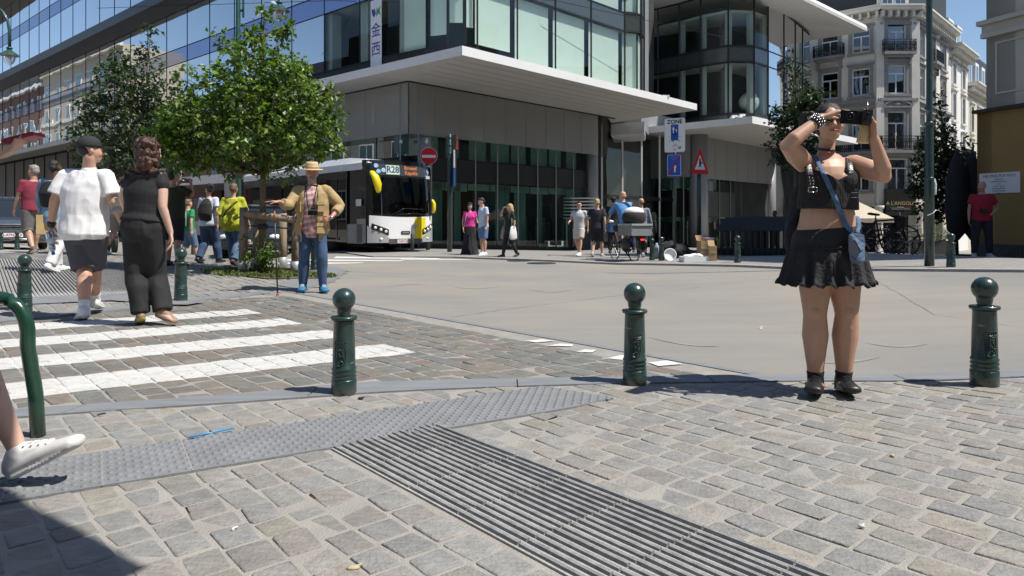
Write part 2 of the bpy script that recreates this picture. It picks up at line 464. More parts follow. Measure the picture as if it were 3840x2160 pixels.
def setts(name, poly, m, pal, wv=.128, lu=.165, dz=.0, holes=(), maxy=17, marg=1.4, gap=.0145, h=.003, seed=1, dirs=None, lod=7.):
    rnd = random.Random(seed)
    au, bv = dirs or (A_, B_)
    us = [V(p).dot(au) for p in poly]; vs_ = [V(p).dot(bv) for p in poly]
    mb = MB(); cols = []
    v = min(vs_)
    det = au.x * bv.y - au.y * bv.x
    while v < max(vs_):
        u = min(us) + rnd.random() * lu
        wr = wv * rnd.uniform(.88, 1.1)
        while u < max(us):
            l = lu * rnd.choice((.8, .9, 1, 1.05, 1.2)) * rnd.uniform(.93, 1.07)
            c = au * (u + l / 2) + bv * (v + wr / 2)
            u0 = u; u += l
            if c.y < .5 or c.y > maxy or abs(c.x) > .75 * c.y + marg: continue
            if not inside((c.x, c.y), poly): continue
            if any(inside((c.x, c.y), hh) for hh in holes): continue
            g = gap * rnd.uniform(.7, 1.5)
            lx, wx = l / 2 - g / 2, wr / 2 - g / 2
            sq = rnd.uniform(.05, .16) if c.y < lod else .2
            far = c.y > lod
            tilt = (rnd.uniform(-.02, .02), rnd.uniform(-.02, .02))
            top = h + rnd.uniform(-.003, .004)
            wob = rnd.uniform(-.006, .006)
            if far: ang = [(-1, -1), (1, -1), (1, 1), (-1, 1)]
            else: ang = [(-1, -1 + sq), (-1 + sq, -1), (1 - sq, -1), (1, -1 + sq), (1, 1 - sq), (1 - sq, 1), (-1 + sq, 1), (-1, 1 - sq)]
            base = [(a * lx + rnd.uniform(-.0035, .0035), b * wx + rnd.uniform(-.0035, .0035)) for a, b in ang]
            rings = [(1.0, -.003), (.985, top * .45), (.95, top * .9), (.86, top)] if not far else [(1.0, -.004), (.97, top)]
            vv = []
            for sc, z in rings:
                for (a, b) in base:
                    a2, b2 = a * sc, b * sc
                    p = c + au * a2 + bv * (b2 + wob * a2 / lx)
                    vv.append((p.x, p.y, gz(p.x, p.y) + dz + .006 + max(z + (tilt[0] * a2 + tilt[1] * b2 if z > 0 else 0), -.01)))
            n = len(base); ff = []
            for i in range(len(rings) - 1):
                for j in range(n): ff.append((i * n + j, i * n + (j + 1) % n, (i + 1) * n + (j + 1) % n, (i + 1) * n + j))
            ff.append(list(range((len(rings) - 1) * n, len(rings) * n)))
            mb.add(vv, ff, m, not far)
            k = pal[rnd.randrange(len(pal))]; f = rnd.uniform(.88, 1.1) * .93
            cols += [(k[0] * f, k[1] * f * .975, k[2] * f * .93, 1)] * len(vv)
        v += wr
    o = mb.build(name, kind='structure')
    ca = o.data.color_attributes.new('Col', 'FLOAT_COLOR', 'POINT')
    ca.data.foreach_set('color', np.array(cols, dtype=np.float32).ravel())
    return o
TRIB = [(-.735, 2.946), (-.301, 3.238), (.553, 2.247), (1.42, 1.24), (.98, .96), (.147, 1.923)]
setts('pavement_stones', near, ST_NEAR, PAL, holes=(TD, TRIB), seed=3)
setts('street_stones', cross, ST_CROSS, PALC, wv=.15, lu=.20, seed=5, maxy=12, marg=1.0, h=.0035, gap=.013, dirs=(A_, V((.829, .559)).normalized()))
LRIB = [G(-260, 950), G(110, 930), G(440, 1108), G(-60, 1122)]
LDOT = [G(-60, 1128), G(440, 1112), G(770, 1140), G(700, 1152), G(420, 1135), G(-100, 1160)]
setts('left_pavement_stones', LEFTP, ST_NEAR, PAL, wv=.15, lu=.2, dz=.008, holes=(LRIB, LDOT), maxy=24, seed=9, lod=8, gap=.014)
SLAB = mat('tactile_slab', (.19, .198, .208), .7, var=.1, scale=6, bump=.2, bscale=120)
RIBM = mat('tactile_rib', (.225, .227, .228), .7, var=.3, scale=25, bump=.3, bscale=150)
def tact_dots(name, poly, du, dv, dz, pitch=.058, r=.013):
    mb = MB(); mb.prism(poly, dz - .02, dz, SLAB)
    us = [V(p).dot(du) for p in poly]; vs_ = [V(p).dot(dv) for p in poly]
    inv = Matrix(((du.x, du.y), (dv.x, dv.y))).inverted()
    i = 0; v = min(vs_)
    while v < max(vs_):
        u = min(us) + (pitch / 2 if i % 2 else 0)
        while u < max(us):
            p = inv @ V((u, v))
            if inside(p, poly) and abs(p.x) < .76 * p.y + .2 and p.y > .6:
                vs = []
                for rr, z in ((r, 0), (r * .8, .0045), (r * .45, .006)):
                    for k in range(8): vs.append((p.x + rr * math.cos(k * PI / 4), p.y + rr * math.sin(k * PI / 4), dz + z))
                mb.add(vs, [(a * 8 + b, a * 8 + (b + 1) % 8, a * 8 + 8 + (b + 1) % 8, a * 8 + 8 + b) for a in range(2) for b in range(8)] + [list(range(16, 24))], SLAB, True)
            u += pitch
        v += pitch * .6; i += 1
    return mb.build(name, kind='structure')
D31 = V((.857, .515)); N31 = V((-.515, .857))
tact_dots('tactile_dot_strip', TD[::1], D31, N31, .0165)
jm = MB(); u = -3.3
while u < .5:
    for k in (2.95, 3.19):
        p = D31 * u + N31 * (k + .12)
        q0, q1 = D31 * u + N31 * (k + .002), D31 * u + N31 * (k + .235)
        if inside(p, TD): jm.bar((q0.x, q0.y, .0165), (q1.x, q1.y, .0165), .005, .003, GROUT)
    u += .302
for a, b in ((-3.3, .1),): 
    p0, p1 = D31 * a + N31 * 3.185, D31 * b + N31 * 3.185
    jm.bar((p0.x, p0.y, .0165), (p1.x, p1.y, .0165), .005, .0025, GROUT)
jm.build('tactile_slab_joints', kind='structure')
def tact_ribs(name, P0, dirv, nrm, W, L, n, dz, w=.019, h=.011, seg=.3, seed=4, m=None):
    rnd = random.Random(seed); mb = MB()
    a, b, c, d = P0, P0 + nrm * W, P0 + nrm * W + dirv * L, P0 + dirv * L
    mb.prism([a[:], d[:], c[:], b[:]], dz - .014, dz, mat('rib_bed', (.36, .35, .33), .9, var=.15, scale=14, bump=.4, bscale=90), gz)
    for i in range(n):
        off_ = (i + .5) * W / n; t = rnd.uniform(.0, .02)
        tt = 0
        while tt < L:
            l = min(seg, L - tt) - .004
            hz = h * rnd.uniform(.8, 1.1)
            p, q = P0 + nrm * (off_ + rnd.uniform(-.001, .001)) + dirv * (tt + .002), P0 + nrm * off_ + dirv * (tt + l)
            s = nrm * w / 2; s2 = nrm * w * .36
            vs = []
            for pt in (p, q):
                for sd, z in ((-s, 0), (s, 0), (s2, hz), (-s2, hz)): vs.append((pt.x + sd.x, pt.y + sd.y, gz(pt.x, pt.y) + dz - .001 + z))
            mb.hexa(vs, m or RIBM)
            tt += seg
    return mb.build(name, kind='structure')
DR = V((.6550, -.7556)); NR = V((.7556, .6550))
tact_ribs('tactile_rib_strip', V((-.775, 2.972)), DR, NR, .545, 2.7, 15, .013)
p0 = V(G(-20, 1128)); p1 = V(G(440, 1110)); p2 = V(G(110, 935)); p3 = V(G(-300, 950))
wv = (p1 - p0); lv = ((p2 - p1)).normalized()
nv = V((lv.y, -lv.x)); 
if nv.dot(wv) < 0: nv = -nv
tact_ribs('left_tactile_rib_strip', p0, lv, nv, wv.dot(nv) + .6, 8.5, 44, .030, w=.018, h=.005, m=mat('worn_rib', (.235, .235, .23), .85, var=.2, scale=12))
sheet('left_tactile_dot_strip', LDOT, .030, SLAB)
WPAINT = mat('road_paint', (.60, .59, .57), .7, var=.12, scale=20, bump=.2, bscale=60)
for i, (a, b, c, d) in enumerate((((1968, 1284), (2036, 1278), (2082, 1284), (2010, 1290)), ((2052, 1303), (2100, 1294), (2150, 1297), (2146, 1305)), ((2160, 1326), (2190, 1317), (2236, 1318), (2222, 1328)), ((2276, 1350), (2330, 1338), (2400, 1348), (2330, 1356)), ((2430, 1366), (2500, 1358), (2560, 1372), (2470, 1380)))):
    sheet('paint_mark', [G(*a), G(*b), G(*c), G(*d)], .0135, WPAINT)
for (xa, ya, xb, yb, th) in ((1050, 985, 1350, 985, 7), (1060, 972, 1500, 977, 7), (1250, 962, 1640, 969, 7), (1640, 961, 1960, 969, 3.5), (1500, 970, 1760, 974, 4), (800, 985, 960, 975, 7)):
    sheet('road_marking', [G(xa, ya + th), G(xb, yb + th * .4), G(xb + 20, yb), G(xa + 10, ya)], .005, WPAINT)
FARP = [G(1400, 966), G(1700, 968), G(2050, 981), G(2400, 994), G(2760, 1001), G(3000, 1012), G(3300, 1017), G(3840, 1022), (20, 11), (60, 11), (60, 90), (-70, 90), (-14, 38)]
PAVE = mat('far_paving', (.30, .29, .27), .85, var=.12, scale=1.2, bump=.3, bscale=20)
def brickify(m, scale, c1, c2, mo):
    L = m.node_tree.links.new; b = m.node_tree.nodes['Principled BSDF']
    tc = nn(m, 'ShaderNodeTexCoord'); mp = nn(m, 'ShaderNodeMapping'); mp.inputs['Rotation'].default_value = (0, 0, .78)
    br = nn(m, 'ShaderNodeTexBrick'); br.inputs['Scale'].default_value = scale; br.inputs['Color1'].default_value = (*c1, 1); br.inputs['Color2'].default_value = (*c2, 1); br.inputs['Mortar'].default_value = (*mo, 1)
    br.inputs['Mortar Size'].default_value = .02; br.inputs['Brick Width'].default_value = .6; br.inputs['Row Height'].default_value = .4
    L(tc.outputs['Object'], mp.inputs[0]); L(mp.outputs[0], br.inputs['Vector']); L(br.outputs[0], b.inputs['Base Color'])
brickify(PAVE, 2.2, (.28, .268, .245), (.23, .222, .21), (.19, .18, .17))
sheet('far_pavement', FARP, .03, PAVE)
fk = FARP[:8]
strip('far_kerb', fk, off(fk, .16), -.05, .045, mat('kerb_granite', (.33, .32, .30), .8, var=.1), 1.0)
DARKI = mat('cast_iron', (.05, .05, .05), .6, metal=.5, var=.3, scale=30)
for i, (px, py, w_) in enumerate(((2030, 988, .35), (1945, 1003 - 24, .3))):
    p = gp(px, py); mb = MB()
    mb.lathe([(w_, 0), (w_, .01), (w_ * .9, .012)], (p.x, p.y, p.z + .002), DARKI, 24)
    for k in range(-3, 4): mb.box((p.x + k * w_ * .22, p.y, p.z + .014), (w_ * .08, w_ * 1.1, .006), DARKI)
    mb.build('manhole_cover', label=('round iron manhole cover in the road in front of the blonde woman', 'round iron manhole cover nearer the glass building')[i], cat='manhole cover', group='manhole covers in the road')
TAR = mat('tar_seam', (.165, .16, .152), .8, var=.2, scale=10)
def seam(name, pix, w_):
    mb = MB(); P_ = [gp(*q) for q in pix]; rn = random.Random(len(name)); n = []
    for a, b in zip(P_, P_[1:]):
        for k in range(12): q = a.lerp(b, k / 12); n.append(q + V((rn.uniform(-.012, .012), rn.uniform(-.03, .03), 0)))
    n.append(P_[-1])
    for a, b in zip(n, n[1:]):
        d = (b - a).normalized(); s_ = V((-d.y, d.x, 0)) * w_ * rn.uniform(.4, 1.1) / 2
        mb.add([V((p.x, p.y, gz(p.x, p.y) + .004)) for p in (a - s_, b - s_, b + s_, a + s_)], [(0, 1, 2, 3)], TAR)
    return mb.build('road_seam', kind='structure')
seam('a', [(1690, 1190), (1900, 1160), (2350, 1105), (2800, 1052), (3200, 1030)], .010)
seam('ccc', [(3300, 1060), (3500, 1180), (3840, 1230)], .006)
SCUF = mat('pale_scuff', (.25, .236, .214), .9, var=.15, scale=6)
for x0, y0, x1, y1, bow in ((1420, 1085, 1600, 1068, -8), (1690, 1074, 1880, 1072, 10), (1970, 1082, 2150, 1086, 12), (3230, 1282, 3480, 1290, 14), (2420, 1262, 2700, 1300, 10), (3060, 1360, 3300, 1340, 8)):
    mb = MB(); n = 16; pts_ = [gp(x0 + (x1 - x0) * k / n, y0 + (y1 - y0) * k / n + bow * 4 * (k / n) * (1 - k / n)) for k in range(n + 1)]
    for k in range(n):
        a, b = pts_[k], pts_[k + 1]; w0 = .03 * math.sin(PI * k / n) + .002; w1 = .03 * math.sin(PI * (k + 1) / n) + .002
        mb.add([V((p.x, p.y + o_, gz(p.x, p.y + o_) + .0035)) for p, o_ in ((a, -w0), (b, -w1), (b, w1), (a, w0))], [(0, 1, 2, 3)], SCUF)
    mb.build('tyre_scuff', kind='structure')
def v2(p): return V((p[0], p[1]))
METAL = mat('anodised_frame', (.018, .02, .024), .5, metal=.2, var=.1)
MULL = mat('aluminium_mullion', (.30, .30, .30), .4, metal=.7, var=.06)
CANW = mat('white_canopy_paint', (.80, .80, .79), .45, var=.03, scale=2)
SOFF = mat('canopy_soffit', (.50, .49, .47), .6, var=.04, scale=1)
PANEL = mat('grey_cladding', (.34, .345, .365), .45, metal=.35, var=.06, scale=.7)
DARKB = mat('dark_band', (.016, .017, .019), .35, var=.2)
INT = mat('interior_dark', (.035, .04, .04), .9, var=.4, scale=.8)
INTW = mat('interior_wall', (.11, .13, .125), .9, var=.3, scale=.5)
CEIL = mat('interior_ceiling', (.50, .52, .50), .9, var=.05)
BLIND = mat('roller_blind', (.90, .95, .90), .8, var=.03, scale=1)
GL_L = glass('sky_mirror_glass', (.20, .28, .30), refl=1.6, ior=2.3, wavy=.008, wscale=.45, base=.18)
GL_R = glass('office_glass', (.90, 1.0, .95), refl=.5, ior=1.45, wavy=.006, wscale=.5, base=.03)
GL_G = glass('shop_glass', (.62, .78, .72), refl=.45, ior=1.5, wavy=.004, wscale=.5, base=.03)
SPAN_L = mat('spandrel_mirror', (.30, .34, .50), .03, metal=1., var=0)
SPAN_R = mat('spandrel_glass', (.055, .068, .065), .08, var=.1, ior=1.7)
dR = V((.700, .714)); dL = V((-.757, .653))
def mesh_screen_mat():
    m = bpy.data.materials.new('perforated_screen'); m.use_nodes = True
    L = m.node_tree.links.new; b = m.node_tree.nodes['Principled BSDF']; out = m.node_tree.nodes['Material Output']
    b.inputs['Base Color'].default_value = (.46, .455, .44, 1); b.inputs['Roughness'].default_value = .5; b.inputs['Metallic'].default_value = .3
    t = nn(m, 'ShaderNodeBsdfTransparent'); mx = nn(m, 'ShaderNodeMixShader'); mx.inputs[0].default_value = .62
    L(t.outputs[0], mx.inputs[1]); L(b.outputs[0], mx.inputs[2]); L(mx.outputs[0], out.inputs[0])
    return m
SCREEN = mesh_screen_mat()
def wallq(mb, a, b, z0, z1, m, t=0.0):
    """vertical quad from plan point a to b; outer side to the right of a->b is up to caller"""
    mb.quad((a[0], a[1], z0), (b[0], b[1], z0), (b[0], b[1], z1), (a[0], a[1], z1), m)
A = empty('glass_office_building', (-2.4, 26.2, 0), 0, 'large glass office building with curved corner over a pointed white canopy', 'building')
AO = V((-2.4, 26.2, 0))
def part(mb, name, m=None, root=None, label=None, smooth=None):
    rt = root or A
    o = mb.build(name, m, None, smooth)
    o.parent = rt; o.location = -V(rt.location)
    if label: o['label'] = label
    return o
def sub(mb, name, par, m=None):
    o = mb.build(name, m, None); o.parent = par
    o.location = (0, 0, 0); return o
Lp = lambda t: V((-4.57, 28.1)) + dL * t
Rp = lambda u: V((1.86, 30.5)) + dR * u
stations = []
ts = [0, 2.62, 5.24, 7.93]
t = 7.93
while t < 84: t += 2.78; ts.append(t)
for t in ts[::-1]: stations.append((Lp(t), 'L'))
c0, c1, cc = Lp(0), Rp(-4.6), V((-2.36, 26.2))
for k in (.30, .55, .80):
    stations.append((c0.lerp(cc, k).lerp(cc.lerp(c1, k), k), 'C'))
for u in (-4.6, -2.34, .08, 2.62, 5.31): stations.append((Rp(u), 'R'))
e0 = Rp(5.31); stations.append((V((6.45, 33.65)) + V((.35, .6)), 'E')); stations.append((V((6.75, 35.4)), 'E')); stations.append((V((6.2, 36.4)), 'E'))
stations[-3] = (V((6.45, 34.55)), 'E')
P = [s[0] for s in stations]; K = [s[1] for s in stations]
ZR = [7.55, 10.45, 11.35, 13.55]
nP = len(P)
fr = MB(); slabs = MB(); nwin = 0
def inward(i):
    d = (P[min(i + 1, nP - 1)] - P[max(i - 1, 0)]).normalized()
    return V((-d.y, d.x))
for i in range(nP - 1):
    a, b = P[i], P[i + 1]
    left = K[i] == 'L'
    gm = GL_L if (left and i < nP - 14) else GL_R
    for r, (z0, z1, nm) in enumerate(((ZR[0], ZR[1], 'window'), (ZR[1], ZR[2], 'spandrel_panel'), (ZR[2], ZR[3], 'window'))):
        if left and i < 4 and r == 0: pass
        mb = MB()
        n_ = inward(i); off_ = n_ * .0
        wallq(mb, a, b, z0 + .03, z1 - .03, (gm if nm == 'window' else (SPAN_L if left and i < nP - 12 else SPAN_R)))
        part(mb, nm, None)
    for z in ZR: fr.bar((a.x, a.y, z), (b.x, b.y, z), .05, .035 if K[i] == 'L' else .06, METAL)
    if K[i] in 'LCR':
        pass
for i in range(nP):
    p = P[i]
    fr.bar((p.x, p.y, ZR[0]), (p.x, p.y, ZR[3]), .028 if K[i] == 'L' else .07, .05 if K[i] == 'L' else .10, METAL)
part(fr, 'curtain_wall_frame')
inn = []
for i in range(nP): inn.append(P[i] + inward(i) * .12)
deep = [P[i] + inward(i) * (3.2 if K[i] != 'E' else 1.2) for i in range(nP)]
fl = MB()
for i in range(nP - 1):
    if K[i] == 'E': continue
    for z0, z1, mt in ((7.0, 7.5, DARKB), (10.62, 11.2, CEIL), (13.5, 13.9, CEIL)):
        fl.hexa([(inn[i].x, inn[i].y, z0), (inn[i + 1].x, inn[i + 1].y, z0), (deep[i + 1].x, deep[i + 1].y, z0), (deep[i].x, deep[i].y, z0), (inn[i].x, inn[i].y, z1), (inn[i + 1].x, inn[i + 1].y, z1), (deep[i + 1].x, deep[i + 1].y, z1), (deep[i].x, deep[i].y, z1)], mt)
part(fl, 'floor_slab')
bw = MB()
for i in range(nP - 1):
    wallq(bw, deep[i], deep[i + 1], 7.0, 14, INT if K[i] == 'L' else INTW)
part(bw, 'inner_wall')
iC = [i for i in range(nP) if K[i] in 'CR']
drops = {0: (.85, 2.6), 1: (.0, 1.9), 2: (.0, 1.75), 3: (0, 1.45), 4: (0, 2.2), 5: (0, 2.9), 6: (0, 2.9), 7: (0, 2.9)}
iL0 = iC[0]
sp = [(iL0 - 1, 2.9), (iL0, 2.05), (iL0 + 1, 1.6), (iL0 + 2, 1.75), (iL0 + 3, 2.35), (iL0 + 4, 2.9), (iL0 + 5, 2.9), (iL0 + 6, 2.9), (iL0 + 7, 2.9), (iL0 + 8, 2.9)]
for i, dr in sp:
    if i >= nP - 1: continue
    a, b = P[i] + inward(i) * .22, P[i + 1] + inward(i + 1) * .22
    a2, b2 = a.lerp(b, .03), a.lerp(b, .90)
    mb = MB(); wallq(mb, a2, b2, max(7.6, 10.4 - dr), 10.42, BLIND)
    part(mb, 'roller_blind')
    mb = MB(); wallq(mb, a2, b2, 11.5, 13.5, BLIND); part(mb, 'roller_blind')
mb = MB()
for i in (iL0 - 2, iL0 - 3, iL0 - 4, iL0 - 1):
    p = P[i] + inward(i) * .5; mb.box((p.x, p.y, 9), (.5, .5, 3), CEIL, math.atan2(dL.y, dL.x))
part(mb, 'inner_column')
mb = MB()
for i in range(iL0 - 6, iL0 + 3):
    a, b = P[i] - inward(i) * .12, P[i + 1] - inward(i + 1) * .12
    wallq(mb, a, b, 7.0, 7.75, DARKB); mb.bar((a.x, a.y, 7.78), (b.x, b.y, 7.78), .06, .05, METAL)
part(mb, 'balustrade')
iB = iL0 - 2
bp0 = Lp(1.55) + V((-dL.y, dL.x)) * .25
mb = MB(); BANW = mat('banner_cloth', (.78, .79, .83), .8, var=.05)
nL = V((-.653, -.757))
bc = Lp(1.28) + nL * .16
Mb = frame_m((bc.x, bc.y, 8.9), (-dL.x, -dL.y, 0))
def ml(M, pts, z=.0): return [M @ V((p[0], p[1], z)) for p in pts]
mb.hexa([Mb @ V(q) for q in ((-.36, -1.5, 0), (.36, -1.5, 0), (.36, 1.35, 0), (-.36, 1.35, 0), (-.36, -1.5, .012), (.36, -1.5, .012), (.36, 1.35, .012), (-.36, 1.35, .012))], BANW)
VIO = mat('banner_violet', (.10, .06, .28), .8, var=0); GRN = mat('banner_green', (.03, .34, .10), .8, var=0)
mb.add(ml(Mb, [(-.30, 1.0), (-.16, .95), (-.10, 1.02), (.0, .78), (-.12, .62), (-.22, .72)], .016), [list(range(6))], VIO)
mb.add(ml(Mb, [(.02, .62), (.05, 1.03), (.13, .90), (.30, 1.06), (.24, .84), (.33, .62), (.18, .76)], .018), [list(range(7))], GRN)
for k, ch in enumerate('金西'): mb.text(ch, .62, Mb @ Matrix.Translation((0, .05 - k * .78, .018)), VIO, bold=.004)
part(mb, 'banner', label='white banner with green and violet birds above dark characters')
Z2 = 13.55
mb = MB()
i1 = nP - 1
for i in range(0, nP - 1):
    a, b = P[i], P[i + 1]; na, nb = -inward(i), -inward(i + 1)
    ext = 1.0 if K[i] == 'L' else .5
    a1, b1 = a + na * ext, b + nb * ext
    mb.hexa([(a.x, a.y, Z2), (b.x, b.y, Z2), (b1.x, b1.y, Z2 + .35), (a1.x, a1.y, Z2 + .35), (a.x, a.y, Z2 + .95), (b.x, b.y, Z2 + .95), (b1.x, b1.y, Z2 + .95), (a1.x, a1.y, Z2 + .95)], mat('band_cladding', (.085, .085, .085), .4, metal=.5, var=.15, scale=.6))
part(mb, 'projecting_band')
ZU = [14.5, 17.75, 18.75, 21.2]
fr = MB()
for i in range(0, nP - 6):
    a, b = P[i] - inward(i) * .0, P[i + 1]
    if K[i] != 'L': break
    if i > 26: continue
    for z0, z1, nm in ((ZU[0], ZU[1], 'upper_window'), (ZU[1], ZU[2], 'upper_spandrel'), (ZU[2], ZU[3], 'attic_window')):
        mb = MB(); wallq(mb, a, b, z0 + .02, z1 - .02, GL_L if 'window' in nm else SPAN_L); part(mb, nm)
    for z in ZU: fr.bar((a.x, a.y, z), (b.x, b.y, z), .04, .03, METAL)
    fr.bar((a.x, a.y, ZU[0]), (a.x, a.y, ZU[3]), .028, .05, METAL)
a, b = Lp(86) , Lp(0); n2 = V((-dL.y, dL.x)) * -1
n2 = V((.653, .757))
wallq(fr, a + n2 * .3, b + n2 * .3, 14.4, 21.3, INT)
part(fr, 'upper_frame')
mb = MB(); a, b = Lp(90) - n2 * 1.2, Lp(8) - n2 * 1.2; c, d = b + n2 * 12, a + n2 * 12
mb.prism([a[:], b[:], c[:], d[:]], 21.2, 22.0, mat('roof_soffit', (.10, .10, .10), .5, var=.1)); part(mb, 'roof')
mb = MB(); a, b = Lp(90) + n2 * 8, Lp(2) + n2 * 8
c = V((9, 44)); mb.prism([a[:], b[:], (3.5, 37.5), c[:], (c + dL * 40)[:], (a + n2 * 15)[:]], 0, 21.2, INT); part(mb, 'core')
ZS = 6.3
Fc = V((-3.88, 26.0)); fR, fL = dR, dL
canR = [V((-1.58, 22.0)), V((8.75, 32.8)), V((5.2, 37.1))]
def canopy(name, root, pts, zs, edge, back, m1=CANW, m2=SOFF, rise=.55):
    """pts: outer edge in order; back: inner line; soffit at zs, tapering up to the wall"""
    mb = MB(); n = len(pts)
    for i in range(n - 1):
        a, b = pts[i], pts[i + 1]; c, d = back[i + 1], back[i]
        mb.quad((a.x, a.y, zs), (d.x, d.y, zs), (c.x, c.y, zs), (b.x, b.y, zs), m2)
        mb.quad((a.x, a.y, zs), (b.x, b.y, zs), (b.x, b.y, zs + edge), (a.x, a.y, zs + edge), m1)
        mb.quad((a.x, a.y, zs + edge), (b.x, b.y, zs + edge), (c.x, c.y, zs + edge + rise), (d.x, d.y, zs + edge + rise), m1)
    return part(mb, name, None, root)
farL = V((-1.58, 22.0)) + dL * 92
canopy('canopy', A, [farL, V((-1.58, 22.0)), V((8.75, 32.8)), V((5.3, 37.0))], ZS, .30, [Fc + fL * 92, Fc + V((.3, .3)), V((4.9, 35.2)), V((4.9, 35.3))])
mb = MB()       # seams of the soffit
for k in range(1, 6):
    a = V((-1.58, 22.0)) + V((-.42, .72)) * k * .75; 
    mb.bar((a.x, a.y, ZS - .006), ((a + dR * 13).x, (a + dR * 13).y, ZS - .006), .02, .008, mat('seam', (.40, .39, .375), .7, var=0))
mb.bar((Fc.x, Fc.y, ZS - .02), ((Fc + dR * 13).x, (Fc + dR * 13).y, ZS - .02), .10, .05, METAL)
mb.bar((Fc.x, Fc.y, ZS - .02), ((Fc + dL * 60).x, (Fc + dL * 60).y, ZS - .02), .10, .05, METAL)
part(mb, 'soffit_seam')
STRIPM = mat('green_strip', (.20, .30, .26), .8, var=.35, scale=1.5, stretch=(3, 3, .3)); STRIPL = mat('pale_green_strip', (.46, .60, .54), .8, var=.15); STRIPD = mat('interior_furniture', (.14, .12, .11), .8, var=.4)
def gf(root, O, d, L, sp, zmesh, zb1, zb0, z0f, inwd, meshout=.5, first=0., skipmesh=False):
    """ground-floor glazing along O + d*t"""
    n = int(L / sp); fr_, scr, ins = MB(), MB(), MB()
    for i in range(n):
        a, b = O + d * (i * sp + first), O + d * ((i + 1) * sp + first)
        g0 = z0f(a)
        mb = MB(); wallq(mb, a, b, g0 + .15, zb0, GL_G); part(mb, 'shop_window', None, root)
        wallq(fr_, a - inwd * .01, b - inwd * .01, zb0, zb1, DARKB)
        mb = MB(); wallq(mb, a, b, zb1, ZS, GL_G); part(mb, 'transom_window', None, root)
        rr = random.Random(i * 7 + int(L)); q0 = a + inwd * .5
        k0, k1 = rr.uniform(.0, .55), rr.uniform(.62, 1.); wallq(ins, (q0 + d * sp * k0), (q0 + d * sp * k1), g0 + .2, zb0 - .05, STRIPM) if rr.random() < .75 else None
        wallq(ins, q0 + d * sp * .02, q0 + d * sp * .98, zb0 - rr.uniform(.25, .45), zb0 - .02, STRIPL); wallq(ins, q0 + d * sp * .05, q0 + d * sp * rr.uniform(.6, .95), zb1 + .1, zb1 + rr.uniform(.7, 1.6), STRIPL)
        if rr.random() < .5: ins.box((q0 + inwd * 1.2 + d * sp * .5).to_3d() + V((0, 0, g0 + .9)), (.5, .4, 1.4), STRIPD, rr.random())
        fr_.bar((a.x, a.y, g0), (a.x, a.y, ZS), .06, .14, MULL)
        fr_.bar((a.x, a.y, g0 + .08), (b.x, b.y, g0 + .08), .16, .18, DARKB)
    part(fr_, 'ground_floor_frame', None, root); part(ins, 'shop_interior', None, root)
    if not skipmesh:
        m_ = n + 1
        for i in range(n):
            a, b = O + d * (i * sp * 1.0 + first) - inwd * meshout, O + d * ((i + 1) * sp + first) - inwd * meshout
            wallq(scr, a, b, zmesh, ZS, SCREEN); 
            scr.bar((a.x, a.y, zmesh), (a.x, a.y, ZS), .025, .025, MULL)
            scr.bar((a.x, a.y, zmesh), (b.x, b.y, zmesh), .03, .03, MULL)
        part(scr, 'perforated_screen', None, root)
gfn = lambda p: gz(p.x, p.y)
inR = V((-.714, .700)); inL = V((.653, .757))
gf(A, Fc + inR * .5, dR, 12.2, 1.29, 4.33, 3.55, 2.66, gfn, inR)
gf(A, Fc + inL * .5, dL, 30, 2.6, 4.33, 3.55, 2.66, gfn, inL)
mb = MB(); Q0, Q1 = Fc + inL * .5 + dL * 31, Fc + inL * .5 + dL * 92
n = 22
for i in range(n):
    a, b = Q0.lerp(Q1, i / n), Q0.lerp(Q1, (i + 1) / n)
    wallq(mb, a, b, 0, 2.6, GL_G); wallq(mb, a, b, 2.6, ZS, mat('grey_fascia', (.22, .22, .215), .6, var=.1)); mb.bar((a.x, a.y, 0), (a.x, a.y, ZS), .08, .12, METAL)
part(mb, 'wing_shopfront')
mb = MB()
a, b, c, d = Fc + inR * 4.5 + dR * 1.5, Fc + inR * 4.5 + dR * 13, Fc + inL * 4.5 + dL * 1, Fc + inL * 4.5 + dL * 92
wallq(mb, a, b, -.6, 7, INTW); wallq(mb, d, c, -.6, 7, INTW); wallq(mb, c, a, -.6, 7, INT)
mb.quad((Fc.x, Fc.y, 6.9), (Fc.x + dR.x * 13, Fc.y + dR.y * 13, 6.9), (b.x, b.y, 6.9), (a.x, a.y, 6.9), CEIL)
part(mb, 'ground_floor_room')
for p, r in ((Fc + V((.35, 1.0)), .42), (Fc + dR * 11.75 + inR * .5, .33)):
    mb = MB(); mb.lathe([(r, gz(p.x, p.y) - .1), (r, ZS)], (p.x, p.y, 0), PANEL, 28); part(mb, 'column')
mb = MB(); p = Fc + V((.02, .55))
for dx in (-.35, .62): 
    mb.ell((p.x + dx, p.y - .25, 4.05), (.07, .07, .07), CANW); mb.box((p.x + dx, p.y - .1, 4.12), (.06, .2, .12), CANW)
part(mb, 'security_camera')
mb = MB(); q = Fc + dR * 12.4
wallq(mb, q, q + V((-.45, .95)) * 1.6, 4.33, ZS, SCREEN); wallq(mb, q + V((-.5, 1.7)), q + V((-.1, 3.2)), 2.5, 6.9, SOFF)
part(mb, 'end_screen')
RG0, RG1 = V((4.9, 37.8)), V((10.3, 43.5))
mb = MB()
n = 4
for i in range(n):
    a, b = RG0.lerp(RG1, i / n), RG0.lerp(RG1, (i + 1) / n)
    mb2 = MB(); wallq(mb2, a, b, -.6, 2.3, GL_R); part(mb2, 'shop_window')
    mb2 = MB(); wallq(mb2, a, b, 2.5, 6.2, GL_R); part(mb2, 'transom_window')
    mb.bar((a.x, a.y, -.8), (a.x, a.y, 6.3), .09, .12, CANW); mb.bar((a.x, a.y, 2.4), (b.x, b.y, 2.4), .1, .22, METAL)
